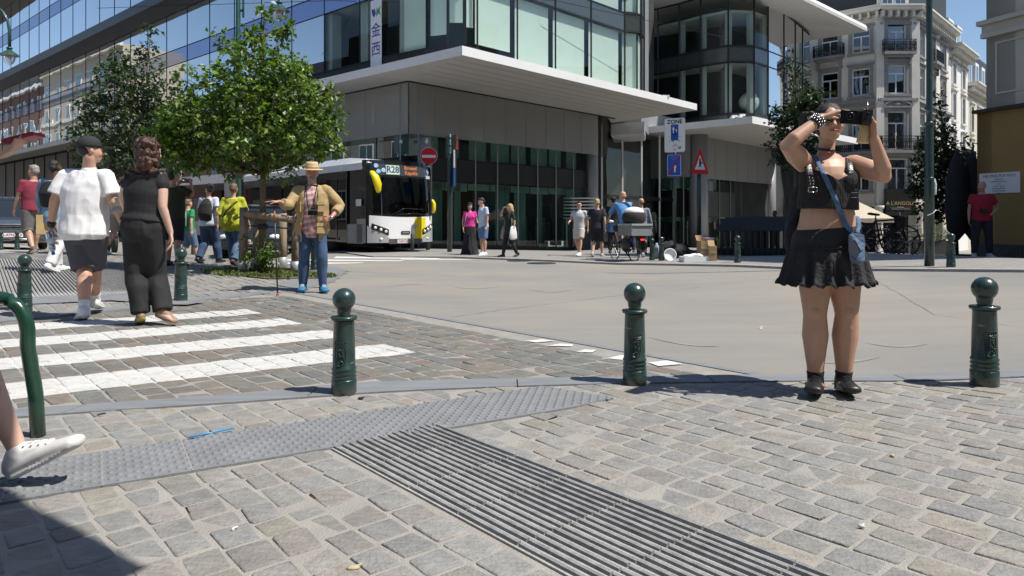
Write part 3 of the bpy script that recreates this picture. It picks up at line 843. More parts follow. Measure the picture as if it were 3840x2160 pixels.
wallq(mb, RG0 + V((0, 3)), RG1 + V((0, 3)), -.8, 7, INTW)
mb.prism([RG0[:], RG1[:], (RG1 + V((-1, 3)))[:], (RG0 + V((-1, 3)))[:]], 6.2, 7.5, PANEL)
part(mb, 'recess_frame')
mb = MB(); c = V((6.7, 36.4))
mb.prism([(6.75, 36.2), (8.0, 40.6), (7.3, 41.3), (5.4, 37.2)], 6.1, 16, PANEL)
mb.prism([(5.3, 37.1), (6.9, 36.1), (7.6, 39.5), (6.0, 40.5)], 5.65, 6.25, mat('pale_cladding', (.55, .55, .56), .5, var=.1, scale=2))
part(mb, 'pylon')
p = gp(2260, 950); mb = MB()
for k in range(7): mb.box((p.x + .0, p.y + 8, 1.5 + k * .16 - .3), (1.7, .1, .06), CANW)
mb.box((p.x, p.y + 8.1, .1), (1.7, .06, 2.0), INTW); mb.box((p.x + .5, p.y + 8, .1), (.08, .1, 2.2), CANW); mb.box((p.x - .7, p.y + 8, .1), (.08, .1, 2.2), CANW)
part(mb, 'louvred_door')
Bd = empty('glass_corner_building', (14, 44, 0), 0, 'smaller glass block with rounded corner and sky-reflecting right side, behind the zone sign', 'building')
ZB = [7.7, 10.9, 11.9, 15.25]
ZT = [15.25] * 6 + [15.1, 14.85, 14.6, 14.4, 14.2]
PB = [V((8.6, 47.2)), V((9.75, 46.3)), V((10.9, 45.2)), V((11.95, 43.95)), V((13.35, 42.8)), V((15.0, 42.95)), V((16.3, 44.1)), V((17.95, 45.75)), V((19.25, 47.1)), V((20.1, 47.95)), V((20.9, 48.75))]
fr = MB(); nB = len(PB)
def inB(i):
    d = (PB[min(i + 1, nB - 1)] - PB[max(i - 1, 0)]).normalized(); return V((-d.y, d.x))
for i in range(nB - 1):
    a, b = PB[i], PB[i + 1]; right = i >= 6
    for z0, z1, nm in ((ZB[0], ZB[1], 'window'), (ZB[1], ZB[2], 'spandrel_panel'), (ZB[2], ZB[3], 'window')):
        mb = MB(); e0, e1 = (ZT[i], ZT[i + 1]) if z1 > 15 else (z1, z1); mb.quad((a.x, a.y, z0 + .03), (b.x, b.y, z0 + .03), (b.x, b.y, e1 - .03), (a.x, a.y, e0 - .03), (GL_L if right else GL_R) if nm == 'window' else (GL_L if right else SPAN_R)); part(mb, nm, None, Bd)
    for z in ZB[:3]: fr.bar((a.x, a.y, z), (b.x, b.y, z), .08, .12 if not right else .05, METAL)
    fr.bar((a.x, a.y, ZT[i]), (b.x, b.y, ZT[i + 1]), .08, .08, METAL); fr.bar((a.x, a.y, ZB[0] - .9), (a.x, a.y, ZT[i]), .08 if not right else .05, .1, METAL)
    if i < 7: wallq(fr, a, b, 6.75, 7.65, SPAN_R)
part(fr, 'curtain_wall_frame', None, Bd)
mb = MB()
dB = [PB[i] + inB(i) * 3 for i in range(nB)]; iB_ = [PB[i] + inB(i) * .12 for i in range(nB)]
for i in range(nB - 1):
    for z0, z1, mt in ((6.6, 7.6, DARKB), (11.05, 11.75, CEIL), (14.0, 14.15, CEIL)):
        mb.hexa([(iB_[i].x, iB_[i].y, z0), (iB_[i + 1].x, iB_[i + 1].y, z0), (dB[i + 1].x, dB[i + 1].y, z0), (dB[i].x, dB[i].y, z0), (iB_[i].x, iB_[i].y, z1), (iB_[i + 1].x, iB_[i + 1].y, z1), (dB[i + 1].x, dB[i + 1].y, z1), (dB[i].x, dB[i].y, z1)], mt)
    wallq(mb, dB[i], dB[i + 1], 6.6, 14.2 if i > 4 else 15.2, INT if i % 2 else INTW)
part(mb, 'floor_slab', None, Bd)
mb = MB()
for i in (2, 3, 4, 5, 6):
    p = PB[i] + inB(i) * .35
    for z0, z1 in ((7.7, 10.9), (11.9, 14.1)): mb.box((p.x, p.y, (z0 + z1) / 2), (.3, .3, z1 - z0), CEIL, .4)
part(mb, 'inner_column', None, Bd)
mb = MB(); mb.ell((15.0, 43.9, 8.6), .62, mat('globe_lamp', (.62, .66, .6), .35, var=.05), 20, 14); part(mb, 'globe_lamp', None, Bd)
mb = MB()
rp = [V((7, 46.5)), V((12.5, 41.3)), V((14.5, 39.6)), V((17.1, 41.2)), V((24.6, 48.0)), V((21.0, 51.0)), V((12, 55))]
rz_ = [15.35, 15.35, 15.1, 14.3, 14.22, 14.22, 15.35]; nr = 7
vs = [(q.x, q.y, z) for q, z in zip(rp, rz_)] + [(15, 47, 15.2)] + [(q.x, q.y, z + .2) for q, z in zip(rp, rz_)] + [(q.x * .99 + .15, q.y * .99 + .46, z + .42) for q, z in zip(rp, rz_)] + [(15, 47, 16)]
mb.add(vs, [(i, 7, (i + 1) % nr) for i in range(nr)] + [(i, (i + 1) % nr, 8 + (i + 1) % nr, 8 + i) for i in range(nr)], SOFF); mb.add(vs, [(8 + i, 8 + (i + 1) % nr, 15 + (i + 1) % nr, 15 + i) for i in range(nr)] + [(15 + i, 15 + (i + 1) % nr, 22) for i in range(nr)], CANW)
part(mb, 'roof', None, Bd)
C0, C1, CL = V((12.86, 37.1)), V((23.4, 46.9)), V((12.86, 37.1)) + dL * 7.5
Gc = V((10.8, 41.9))
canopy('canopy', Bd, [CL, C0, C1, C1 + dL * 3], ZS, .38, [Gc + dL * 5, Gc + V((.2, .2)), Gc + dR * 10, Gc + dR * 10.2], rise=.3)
gb = lambda p: gz(p.x, p.y)
gf(Bd, Gc + inR * .5, dR, 12.5, 1.5, 3.75, 3.0, 1.35, gb, inR)
gf(Bd, Gc + inL * .5, dL, 4.4, 1.45, 3.75, 3.0, 1.35, gb, inL)
mb = MB(); p = Gc + V((.55, .25)); mb.lathe([(.55, -1.5), (.55, ZS)], (p.x, p.y, 0), PANEL, 28); part(mb, 'column', None, Bd)
mb = MB(); p = Gc + dR * 11.6 + inR * .3; mb.lathe([(.45, -1.5), (.45, ZS)], (p.x, p.y, 0), PANEL, 24); part(mb, 'column', None, Bd)
mb = MB(); a, b, c = Gc + inR * 4 + dR * 2, Gc + inR * 4 + dR * 14, Gc + inL * 4 + dL * 5
wallq(mb, a, b, -2, 7, INT); wallq(mb, c, a, -2, 7, INTW); mb.prism([(8, 50), (14, 46), (24, 55), (14, 62)], -2, 14.1, INT); part(mb, 'ground_floor_room', None, Bd)
for i, (px, py) in enumerate(((2403 + 65, 0), (2747, 436), (2776, 432))):
    if i == 0: q = at(2488, 362, 31.0); rt = A
    else: q = at(px, py, 38.2); rt = Bd
    mb = MB(); mb.ell((q.x, q.y, q.z - .1), (.13, .13, .13), CANW); mb.box((q.x, q.y, q.z - .3), (.07, .07, .35), CANW); mb.box((q.x + .1, q.y - .05, q.z), (.3, .12, .1), CANW)
    part(mb, 'security_camera', None, rt)
CREAM = mat('painted_stucco', (.68, .65, .58), .85, var=.07, scale=1.4, bump=.15, bscale=8)
GREYST = mat('grey_stone_trim', (.27, .265, .265), .85, var=.13, scale=3, bump=.2, bscale=12)
WHITEF = mat('white_window_frame', (.75, .76, .78), .5, var=.03)
PANE = glass('old_window_pane', (.35, .42, .45), refl=.9, ior=1.7, wavy=.01, wscale=1.2, base=.06)
CURT = mat('net_curtain', (.42, .45, .47), .9, var=.25, scale=3, stretch=(6, 6, .4))
IRON = mat('wrought_iron', (.018, .018, .02), .5, metal=.6, var=.2)
SLATE = mat('roof_slate', (.035, .037, .042), .6, var=.25, scale=8)
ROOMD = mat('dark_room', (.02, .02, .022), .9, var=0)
def hbox(mb, O, d, n, t0, t1, z0, z1, o0, o1, m):
    """box on a facade: t along d, o outward along n"""
    a, b, c, e = O + d * t0 + n * o0, O + d * t1 + n * o0, O + d * t1 + n * o1, O + d * t0 + n * o1
    mb.hexa([(a.x, a.y, z0), (b.x, b.y, z0), (c.x, c.y, z0), (e.x, e.y, z0), (a.x, a.y, z1), (b.x, b.y, z1), (c.x, c.y, z1), (e.x, e.y, z1)], m)
def facade(root, O, d, n, L, z0, z1, wins, m=CREAM, sur=GREYST, arch=False, thick=.35, frame_m_=WHITEF):
    """wall with real openings; wins = [(t, w, zlo, zhi, kind)]"""
    mb = MB()
    xs = sorted({0, L} | {t - w / 2 for t, w, *_ in wins} | {t + w / 2 for t, w, *_ in wins})
    zs = sorted({z0, z1} | {q[2] for q in wins} | {q[3] for q in wins})
    for i in range(len(xs) - 1):
        for j in range(len(zs) - 1):
            cx, cz = (xs[i] + xs[i + 1]) / 2, (zs[j] + zs[j + 1]) / 2
            if any(abs(cx - t) < w / 2 and lo < cz < hi for t, w, lo, hi, *_ in wins): continue
            a, b = O + d * xs[i], O + d * xs[i + 1]
            mb.quad((a.x, a.y, zs[j]), (b.x, b.y, zs[j]), (b.x, b.y, zs[j + 1]), (a.x, a.y, zs[j + 1]), m)
    part(mb, 'wall', None, root)
    for t, w, lo, hi, *kk in wins:
        kind = kk[0] if kk else ''
        f = MB()
        hbox(f, O, d, n, t - w / 2 - .002, t - w / 2 + .0, lo, hi, -.25, 0, m)
        for (q0, q1, a, b) in ((t - w / 2, t - w / 2 + .07, lo, hi), (t + w / 2 - .07, t + w / 2, lo, hi), (t - w / 2 + .07, t + w / 2 - .07, lo, lo + .09), (t - w / 2 + .07, t + w / 2 - .07, hi - .07, hi), (t - .045, t + .045, lo + .09, lo + (hi - lo) * .68), (t - w / 2 + .07, t + w / 2 - .07, lo + (hi - lo) * .68, lo + (hi - lo) * .68 + .09)):
            hbox(f, O, d, n, q0, q1, a, b, -.20, -.12, frame_m_)
        hbox(f, O, d, n, t - w / 2 - .01, t - w / 2, lo, hi, -.3, -.002, m); hbox(f, O, d, n, t + w / 2, t + w / 2 + .01, lo, hi, -.3, -.002, m)
        hbox(f, O, d, n, t - w / 2, t + w / 2, hi, hi + .01, -.3, -.002, m)
        fo = part(f, 'window', None, root)
        p_ = MB(); hbox(p_, O, d, n, t - w / 2 + .05, t + w / 2 - .05, lo + .05, hi - .05, -.17, -.155, PANE); sub(p_, 'pane', fo)
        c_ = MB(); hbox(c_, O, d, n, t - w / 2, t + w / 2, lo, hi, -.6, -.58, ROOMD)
        if 'c' in kind or random.random() < .5:
            hbox(c_, O, d, n, t - w / 2 + .05, t - w * .12, lo, hi, -.34, -.32, CURT); hbox(c_, O, d, n, t + w * .12, t + w / 2 - .05, lo, hi, -.34, -.32, CURT)
        sub(c_, 'curtain', fo)
        s_ = MB()
        if sur:
            hbox(s_, O, d, n, t - w / 2 - .24, t - w / 2 - .0, lo - .05, hi, .002, .07, sur); hbox(s_, O, d, n, t + w / 2, t + w / 2 + .24, lo - .05, hi, .002, .07, sur)
            hbox(s_, O, d, n, t - w / 2 - .24, t + w / 2 + .24, hi, hi + .26, .002, .08, sur)
            hbox(s_, O, d, n, t - w / 2 - .34, t + w / 2 + .34, hi + .26, hi + .36, .002, .2, sur)
            if lo > 1.5: hbox(s_, O, d, n, t - w / 2 - .3, t + w / 2 + .3, lo - .2, lo - .05, .002, .16, sur)
        if s_.v: sub(s_, 'surround', fo)
        if 'p' in kind:      # carved pediment over the window
            q = MB(); hh = hi + .36
            for k in range(8):
                a0, a1 = PI * k / 8, PI * (k + 1) / 8
                pts = []
                for aa in (a0, a1):
                    pt = O + d * (t + math.cos(aa) * (w / 2 + .3)) + n * .12; pts.append((pt.x, pt.y, hh + math.sin(aa) * .42))
                q.bar(pts[0], pts[1], .16, .12, sur)
            c = O + d * t + n * .1; q.ell((c.x, c.y, hh + .16), (.28, .1, .16), sur)
            sub(q, 'pediment', fo)
        if 'b' in kind:
            balcony(root, O, d, n, t - w / 2 - .45, t + w / 2 + .45, lo - .02, .55)
def balcony(root, O, d, n, t0, t1, z, dep, h=.85):
    b = MB(); hbox(b, O, d, n, t0, t1, z - .2, z, .0, dep, GREYST); hbox(b, O, d, n, t0 + .15, t1 - .15, z - .38, z - .2, .0, dep * .7, GREYST)
    for t in (t0 + .25, t1 - .25):
        hbox(b, O, d, n, t - .08, t + .08, z - .85, z - .38, 0, dep * .45, GREYST)
    bo = part(b, 'balcony', None, root)
    r = MB()
    def rail(p0, p1):
        ln = (p1 - p0).length; k = max(2, int(ln / .13)); dd = (p1 - p0) / k
        for zz in (z + .04, z + h * .8, z + h): r.bar((p0.x, p0.y, zz), (p1.x, p1.y, zz), .035, .035, IRON)
        for i in range(k + 1):
            q = p0 + dd * i; r.bar((q.x, q.y, z), (q.x, q.y, z + h), .022, .022, IRON)
            if i < k:
                c = q + dd * .5
                for s_ in (1, -1):
                    r.bar((c.x, c.y, z + .12), (c.x + dd.x * .4 * s_, c.y + dd.y * .4 * s_, z + h * .4), .02, .02, IRON)
                    r.bar((c.x + dd.x * .4 * s_, c.y + dd.y * .4 * s_, z + h * .4), (c.x, c.y, z + h * .75), .02, .02, IRON)
    p0, p1 = O + d * t0 + n * (dep - .03), O + d * t1 + n * (dep - .03)
    rail(p0, p1); rail(O + d * t0 + n * .05, p0); rail(p1, O + d * t1 + n * .05)
    sub(r, 'railing', bo)
def cornice(root, O, d, n, t0, t1, z, dep=.7, den=True):
    c = MB(); hbox(c, O, d, n, t0, t1, z, z + .22, 0, dep, CREAM); hbox(c, O, d, n, t0, t1, z + .22, z + .34, 0, dep + .12, CREAM); hbox(c, O, d, n, t0, t1, z - .18, z, 0, .25, GREYST)
    hbox(c, O, d, n, t0, t1, z - .95, z - .8, 0, .12, GREYST)
    if den:
        t = t0 + .2
        while t < t1 - .1: hbox(c, O, d, n, t, t + .16, z - .45, z - .02, .0, dep * .72, CREAM); t += .55
    part(c, 'cornice', None, root)
Cc = empty('corner_apartment_house', (27, 50, 0), 0, 'cream stucco corner house with grey stone trim and iron balconies', 'building')
P1, P2 = V((26.5, 50.0)), V((29.05, 50.0))
nL_ = V((-.653, -.757)); nR_ = V((.714, -.700)); nF = V((0, -1))
zr = ((3.3, 5.6), (6.25, 9.0), (10.3, 12.35), (13.25, 15.3))
o1 = P1 + dL * 7.8
W1 = []
for t, bal in ((7.8 - 1.24, ''), (7.8 - 3.4, 'b'), (7.8 - 5.7, '')):
    W1 += [(t, 1.15, zr[0][0], zr[0][1]), (t, 1.2, zr[1][0], zr[1][1], 'c'), (t, 1.2, zr[2][0], zr[2][1] - .1, 'p' if 0 else ''), (t, 1.2, zr[3][0] + .2, zr[3][1] - .2, bal)]
facade(Cc, o1, -dL, nL_, 7.8, 2.2, 16.4, W1)
facade(Cc, P1, V((1, 0)), nF, 2.55, 2.2, 16.4, [(1.3, 1.5, 3.3, 5.6), (1.25, 1.35, 6.25, 9.0, 'cp'), (1.25, 1.3, 10.3, 12.35, 'b' * 0 + 'p' * 0), (1.25, 1.35, 13.25, 15.4, 'bc')])
W3 = []
for u in (1.7, 4.8, 8.0): W3 += [(u, 1.2, 3.3, 5.6), (u, 1.2, zr[1][0], zr[1][1]), (u, 1.2, zr[2][0], zr[2][1]), (u, 1.2, zr[3][0], zr[3][1], 'b' if u == 4.8 else '')]
facade(Cc, P2, dR, nR_, 10, 2.2, 16.4, W3)
balcony(Cc, P1, V((1, 0)), nF, -.4, 2.95, 6.15, .75, 1.0)
balcony(Cc, o1, -dL, nL_, 1.0, 8.0, 6.15, .7, 1.0)
balcony(Cc, P2, dR, nR_, .0, 3.4, 6.15, .7, 1.0)
mb = MB()
for O, d, n, L in ((o1, -dL, nL_, 7.8), (P1, V((1, 0)), nF, 2.55), (P2, dR, nR_, 10)):
    hbox(mb, O, d, n, -.03, L + .03, 9.75, 9.95, 0, .22, GREYST); hbox(mb, O, d, n, 0, L, 9.5, 9.75, 0, .08, GREYST)
    hbox(mb, O, d, n, -.03, L + .03, 5.78, 5.95, 0, .15, CREAM)
for q in (P1, P2): 
    mb.prism([(q.x - .28, q.y - .13), (q.x + .28, q.y - .13), (q.x + .28, q.y + .1), (q.x - .28, q.y + .1)], 2.2, 15.5, CREAM)
part(mb, 'string_course', None, Cc)
for O, d, n, L in ((o1, -dL, nL_, 7.8), (P1, V((1, 0)), nF, 2.55), (P2, dR, nR_, 10)): cornice(Cc, O, d, n, -.25, L + .25, 16.2)
mb = MB()
for O, d, n, L in ((o1, -dL, nL_, 7.8), (P2, dR, nR_, 10)):
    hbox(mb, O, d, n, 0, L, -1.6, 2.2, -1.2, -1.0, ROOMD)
    t = .3
    while t < L - .3: hbox(mb, O, d, n, t, t + .5, -1.6, 2.2, -.5, .02, CREAM); t += 2.4
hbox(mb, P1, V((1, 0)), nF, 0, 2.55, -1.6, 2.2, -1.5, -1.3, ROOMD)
part(mb, 'shopfront', None, Cc)
for x in (26.35, 29.2): mb = MB(); mb.lathe([(.34, -1.6), (.34, -1.4), (.26, -1.3), (.24, 1.9), (.32, 2.0), (.36, 2.2)], (x, 49.75, 0), CREAM, 20); part(mb, 'column', None, Cc)
mb = MB(); mb.box((27.75, 49.6, 2.45), (2.1, .3, 1.9), mat('sign_black', (.015, .016, .015), .4, var=.1))
GOLD = mat('sign_gold', (.42, .30, .12), .5, var=0); RED_ = mat('sign_red', (.3, .05, .04), .5, var=0); SG = mat('sign_green', (.05, .22, .12), .5, var=0); SW = mat('sign_pale', (.5, .5, .48), .5, var=0)
Mx = frame_m((27.75, 49.44, 2.35), (1, 0, 0))
mb.text("A L'ANGOLO", .36, Mx, GOLD, bold=.006)
for k, q in enumerate((SG, SW, RED_)): mb.box((27.2 + k * .5, 49.44, 2.08), (.48, .01, .04), q)
mb.text('RISTORANTE & PIZZERIA', .12, Mx @ Matrix.Translation((0, -.4, 0)), SW)
part(mb, 'shop_sign', None, Cc, label="black fascia with A L'ANGOLO in gold letters")
mb = MB()
wallz = 16.55
hbox(mb, o1, -dL, nL_, 1.5, 7.5, wallz, 20, -1.2, -.9, CREAM); hbox(mb, P1, V((1, 0)), nF, .1, 2.4, wallz, 20, -.9, -.5, CREAM)
hbox(mb, P2, dR, nR_, 0, 4.3, wallz, 20, -1.0, -.7, CREAM)
mb.prism([(19.5, 56.5), (26.5, 50.6), (29.0, 50.6), (36, 57.5), (30, 63)], 16.5, 20.5, SLATE)
part(mb, 'mansard', None, Cc)
for O, d, n, t in ((o1, -dL, nL_, 2.5), (o1, -dL, nL_, 4.3), (o1, -dL, nL_, 6.2), (P1, V((1, 0)), nF, .8), (P1, V((1, 0)), nF, 1.75), (P2, dR, nR_, 1.6), (P2, dR, nR_, 3.2)):
    f = MB(); hbox(f, O, d, n, t - .42, t + .42, 16.7, 18.9, -.55 if n != nF else -.49, -.5 if n != nF else -.42, WHITEF)
    hbox(f, O, d, n, t - .34, t - .03, 16.8, 18.8, -.5 if n != nF else -.42, -.47 if n != nF else -.4, PANE); hbox(f, O, d, n, t + .03, t + .34, 16.8, 18.8, -.5 if n != nF else -.42, -.47 if n != nF else -.4, PANE)
    fo = part(f, 'attic_window', None, Cc)
hb = empty('white_townhouse', (36, 57.5, 0), 0, 'narrow bright white townhouse with arched windows next to the cream corner house', 'building')
O2 = P2 + dR * 10
W = []
for u in (1.5, 4.8): W += [(u, 1.1, z, z + 2.2) for z in (3.2, 6.3, 9.6)] + [(u, 1.1, 12.6, 14.4)]
facade(hb, O2, dR, nR_, 6.6, -1.8, 15.6, W, mat('white_stucco', (.74, .72, .68), .85, var=.05), CREAM)
cornice(hb, O2, dR, nR_, 0, 6.6, 15.4, .8)
mb = MB(); a, b = O2 - nR_ * 1.2, O2 + dR * 6.6 - nR_ * 1.2
mb.prism([a[:], b[:], (b - nR_ * 8)[:], (a - nR_ * 8)[:]], 15.7, 18.4, SLATE); part(mb, 'roof', None, hb)
for u in (1.6, 4.6):
    mb = MB(); hbox(mb, O2, dR, nR_, u - .75, u + .75, 15.8, 17.9, -1.6, -.3, CREAM); hbox(mb, O2, dR, nR_, u - .45, u + .45, 16, 17.7, -.3, -.26, PANE); hbox(mb, O2, dR, nR_, u - .9, u + .9, 17.9, 18.1, -1.6, -.2, WHITEF)
    part(mb, 'dormer', None, hb)
balcony(hb, O2, dR, nR_, .6, 5.8, 6.2, .8, 1.0)
hc = empty('yellow_townhouse', (41, 63, 0), 0, 'pale yellow townhouse with slate mansard and dormers beyond the white one', 'building')
O3 = O2 + dR * 6.6
W = []
for u in (1.6, 4.6, 7.6): W += [(u, 1.15, z, z + 2.3) for z in (2.8, 6.0, 9.2)]
facade(hc, O3, dR, nR_, 14, -1.8, 13.4, W, mat('yellow_stucco', (.58, .53, .40), .85, var=.06), CREAM)
cornice(hc, O3, dR, nR_, 0, 14, 13.2, .7, True)
mb = MB(); a, b = O3 - nR_ * .6, O3 + dR * 14 - nR_ * .6
mb.prism([a[:], b[:], (b - nR_ * 8)[:], (a - nR_ * 8)[:]], 13.5, 17.0, SLATE); part(mb, 'roof', None, hc)
for u in (1.5, 4.3, 7.0):
    mb = MB(); hbox(mb, O3, dR, nR_, u - .7, u + .7, 13.6, 15.9, -1.2, -.1, WHITEF); hbox(mb, O3, dR, nR_, u - .5, u + .5, 13.8, 15.6, -.1, -.07, PANE); hbox(mb, O3, dR, nR_, u - .04, u + .04, 13.8, 15.6, -.07, -.04, WHITEF)
    part(mb, 'dormer', None, hc)
mb = MB(); BRK = mat('old_brick', (.10, .085, .075), .9, var=.3, scale=6)
a = O3 + dR * 6 - nR_ * 5
mb.prism([a[:], (a + dR * 9)[:], (a + dR * 9 - nR_ * 2)[:], (a - nR_ * 2)[:]], 16, 20.2, BRK)
for k in range(7):
    q = a + dR * (.6 + k * 1.1) - nR_ * .8; mb.lathe([(.22, 20.2), (.2, 21.2 + (k % 3) * .3), (.26, 21.3 + (k % 3) * .3)], (q.x, q.y, 0), BRK, 10)
part(mb, 'chimney', None, hc)
Dd = empty('ochre_corner_building', (13.4, 19.5, 0), 0, 'building with pale stone upper wall above an ochre painted ground floor, at the right edge', 'building')
OCH = mat('ochre_paint', (.30, .19, .065), .75, var=.07, scale=1.5, bump=.1, bscale=12)
STON = mat('pale_limestone', (.50, .475, .42), .85, var=.07, scale=1.2, bump=.2, bscale=10)
Y0 = 19.0; X0 = (3664 - 1920) / FOC * Y0
O4 = V((X0, Y0)); d4 = V((.382, -.924)); n4 = V((-.924, -.382))
zl = CAMH + (HOR - 421) / FOC * Y0
zg = gz(*O4)
mb = MB()
def hw(m_, t0, t1, z0, z1, o0, o1, mm): hbox(m_, O4, d4, n4, t0, t1, z0, z1, o0, o1, mm)
hw(mb, 0, 1.3, zg, zl - .05, -.4, 0, OCH); hw(mb, 1.3, 9, 2.55, zl - .05, -.4, 0, OCH)
hw(mb, 4.5, 5.4, zg, 2.55, -.4, 0, OCH)
mb.prism([O4[:], (O4 - n4 * .4)[:], (O4 - n4 * 24)[:], (O4 - n4 * 24 + d4 * .4)[:], (O4 + d4 * .4)[:]], zg, zl - .05, OCH)
part(mb, 'wall', None, Dd)
mb = MB(); hw(mb, .02, 1.2, zg, zg + .38, 0, .06, mat('plinth_stone', (.06, .058, .056), .7, var=.2, scale=5)); part(mb, 'plinth', None, Dd)
mb = MB()
hw(mb, -.05, 9, zl - .05, zl + .04, -.2, .16, DARKB)
hw(mb, .25, 9, zl + .04, 19, -.4, .0, STON)
hw(mb, .18, 9, zl + 1.95, zl + 2.08, 0, .14, STON); hw(mb, .16, 9, zl + 2.08, zl + 2.3, 0, .06, STON); hw(mb, .1, 9, zl + 2.3, zl + 2.42, 0, .2, STON)
for t in (.5, 2.2, 3.9):
    for (a, b, c, e) in ((t, t + .05, zl + .45, zl + 1.75), (t + .85, t + .9, zl + .45, zl + 1.75), (t, t + .9, zl + .4, zl + .45), (t, t + .9, zl + 1.75, zl + 1.8)): hw(mb, a, b, c, e, 0, .03, STON)
hw(mb, 1.6, 1.62, zl + .04, zl + 1.95, 0, .01, DARKB)
mb.prism([(O4 + d4 * .25)[:], (O4 + d4 * .25 - n4 * 24)[:], (O4 - n4 * 24 + d4 * 1)[:], (O4 + d4 * 1)[:]], zl, 19, STON)
part(mb, 'upper_wall', None, Dd)
mb = MB(); FRM = mat('ochre_door_frame', (.26, .17, .07), .5, var=.1)
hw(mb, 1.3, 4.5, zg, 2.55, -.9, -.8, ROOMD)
for t in (1.45, 1.75, 2.4, 3.4, 4.35): hw(mb, t, t + .09, zg, 2.5, -.35, -.12, FRM)
hw(mb, 1.3, 4.5, 2.4, 2.55, -.35, -.1, FRM); hw(mb, 1.3, 4.5, zg, zg + .12, -.35, -.1, FRM)
part(mb, 'shop_door', None, Dd)
mb = MB(); hw(mb, 1.9, 4.4, zg + .14, 2.38, -.25, -.24, PANE); part(mb, 'glazing', None, Dd)
SIGNW = mat('enamel_white', (.70, .70, .70), .35, var=.03); INK = mat('sign_ink', (.10, .10, .12), .6, var=0)
def wallsign(t0, t1, z0, z1, name, lab):
    mb = MB(); hw(mb, t0, t1, z0, z1, .01, .03, SIGNW); return mb
s0 = .06; t1_ = .96
mb = wallsign(.08, 1.13, CAMH + (HOR - 726) / FOC * 18.7, CAMH + (HOR - 648) / FOC * 18.5, '', '')
c = O4 + d4 * .6 + n4 * .034; zc = CAMH + (HOR - 687) / FOC * 18.5
Ms = frame_m((c.x, c.y, zc), (d4.x, d4.y, 0))
mb.text('MELTING POT KILO', .10, Ms @ Matrix.Translation((0, .19, 0)), INK, sx=.95)
for k, (q, s_) in enumerate((('VINTAGE', .05), ('VETEMENTS AU KILO', .042), ('LU-SA', .04), ('10H30 - 18H30', .045), ('KLEDING PER KILO', .042), ('SECOND HAND', .045), ('OPEN', .04))):
    mb.text(q, s_, Ms @ Matrix.Translation((0, .10 - k * .062, 0)), INK)
part(mb, 'notice_board', None, Dd, label='white notice with grey lettering beside the door')
mb = wallsign(1.32, 2.4, CAMH + (HOR - 535) / FOC * 18.2, CAMH + (HOR - 438) / FOC * 18.0, '', '')
c = O4 + d4 * 1.48 + n4 * .034
Ms = frame_m((c.x, c.y, CAMH + (HOR - 486) / FOC * 18.0), (0, 0, -1), (d4.x, d4.y, 0))
mb.text('PLACE DE ROUPPE', .082, Ms, INK)
part(mb, 'street_plate', None, Dd, label='white plate with sideways lettering above the door')
def cheap_house(name, lab, t0, t1, h, m, wm, rows, cols, roof=None, rh=3., band=None, foff=18.):
    r = empty(name, (*(V((-4.57, 28.1)) + nL_ * foff + dL * t0), 0), 0, lab, 'building', None)
    O = V((-4.57, 28.1)) + nL_ * foff + dL * t0; d = dL; n = -nL_; L = t1 - t0
    wins = []
    for j in range(rows):
        for i in range(cols):
            z = 1.2 + (h - 1.6) * j / rows
            wins.append(((i + .5) * L / cols, L / cols * .42, z, z + (h - 1.6) / rows * .62))
    mb = MB(); hbox(mb, O, d, n, 0, L, 0, h, -8, 0, m)
    if band:
        for z in band: hbox(mb, O, d, n, 0, L, z, z + .5, 0, .12, CREAM)
    part(mb, 'wall', None, r)
    for t, w, lo, hi in wins:
        f = MB(); hbox(f, O, d, n, t - w / 2, t + w / 2, lo, hi, .0, .05, wm); hbox(f, O, d, n, t - w / 2 + .1, t - .04, lo + .1, hi - .1, .05, .06, PANE_S); hbox(f, O, d, n, t + .04, t + w / 2 - .1, lo + .1, hi - .1, .05, .06, PANE_S)
        part(f, 'window', None, r)
    mb = MB()
    if roof:
        a, b = O - n * 1.2, O + d * L - n * 1.2
        mb.prism([a[:], b[:], (b - n * 6)[:], (a - n * 6)[:]], h, h + rh, roof)
    hbox(mb, O, d, n, -.1, L + .1, h - .3, h + .15, 0, .6, WHITEF if roof else CREAM)
    part(mb, 'roof', None, r)
PANE_S = mat('blue_window_pane', (.04, .09, .12), .08, var=.2, ior=1.8)
DBR = mat('red_brick', (.20, .085, .07), .9, var=.15, scale=4); BRS = DBR
cheap_house('grey_mansard_house', 'grey stone house with a dark mansard roof on the near side of the side street', 10, 30, 13, mat('sooty_stone', (.20, .19, .18), .9, var=.2), WHITEF, 3, 5, SLATE, 4.5)
cheap_house('low_slate_house', 'low dark house with a slate roof in the middle of the side street', 30.3, 52, 12, mat('dark_render', (.12, .115, .11), .9, var=.2), CURT, 3, 5, SLATE, 4)
cheap_house('low_brick_house', 'low brick house with chimneys in the side street', 52.3, 78, 13, DBR, WHITEF, 3, 6, SLATE, 2.5)
cheap_house('beige_brick_apartment_block', 'tall beige and red brick apartment block far down the side street', 78.3, 112, 25, mat('beige_render', (.46, .41, .34), .9, var=.08), WHITEF, 6, 7, None, 2, (4, 8.2, 12.4, 16.6, 20.8))
cheap_house('dark_brick_tenement', 'dark brick tenement with white windows at the far end of the side street', 112.3, 160, 24, mat('brown_brick', (.13, .075, .06), .9, var=.2), WHITEF, 6, 12, SLATE, 3, (8, 16))
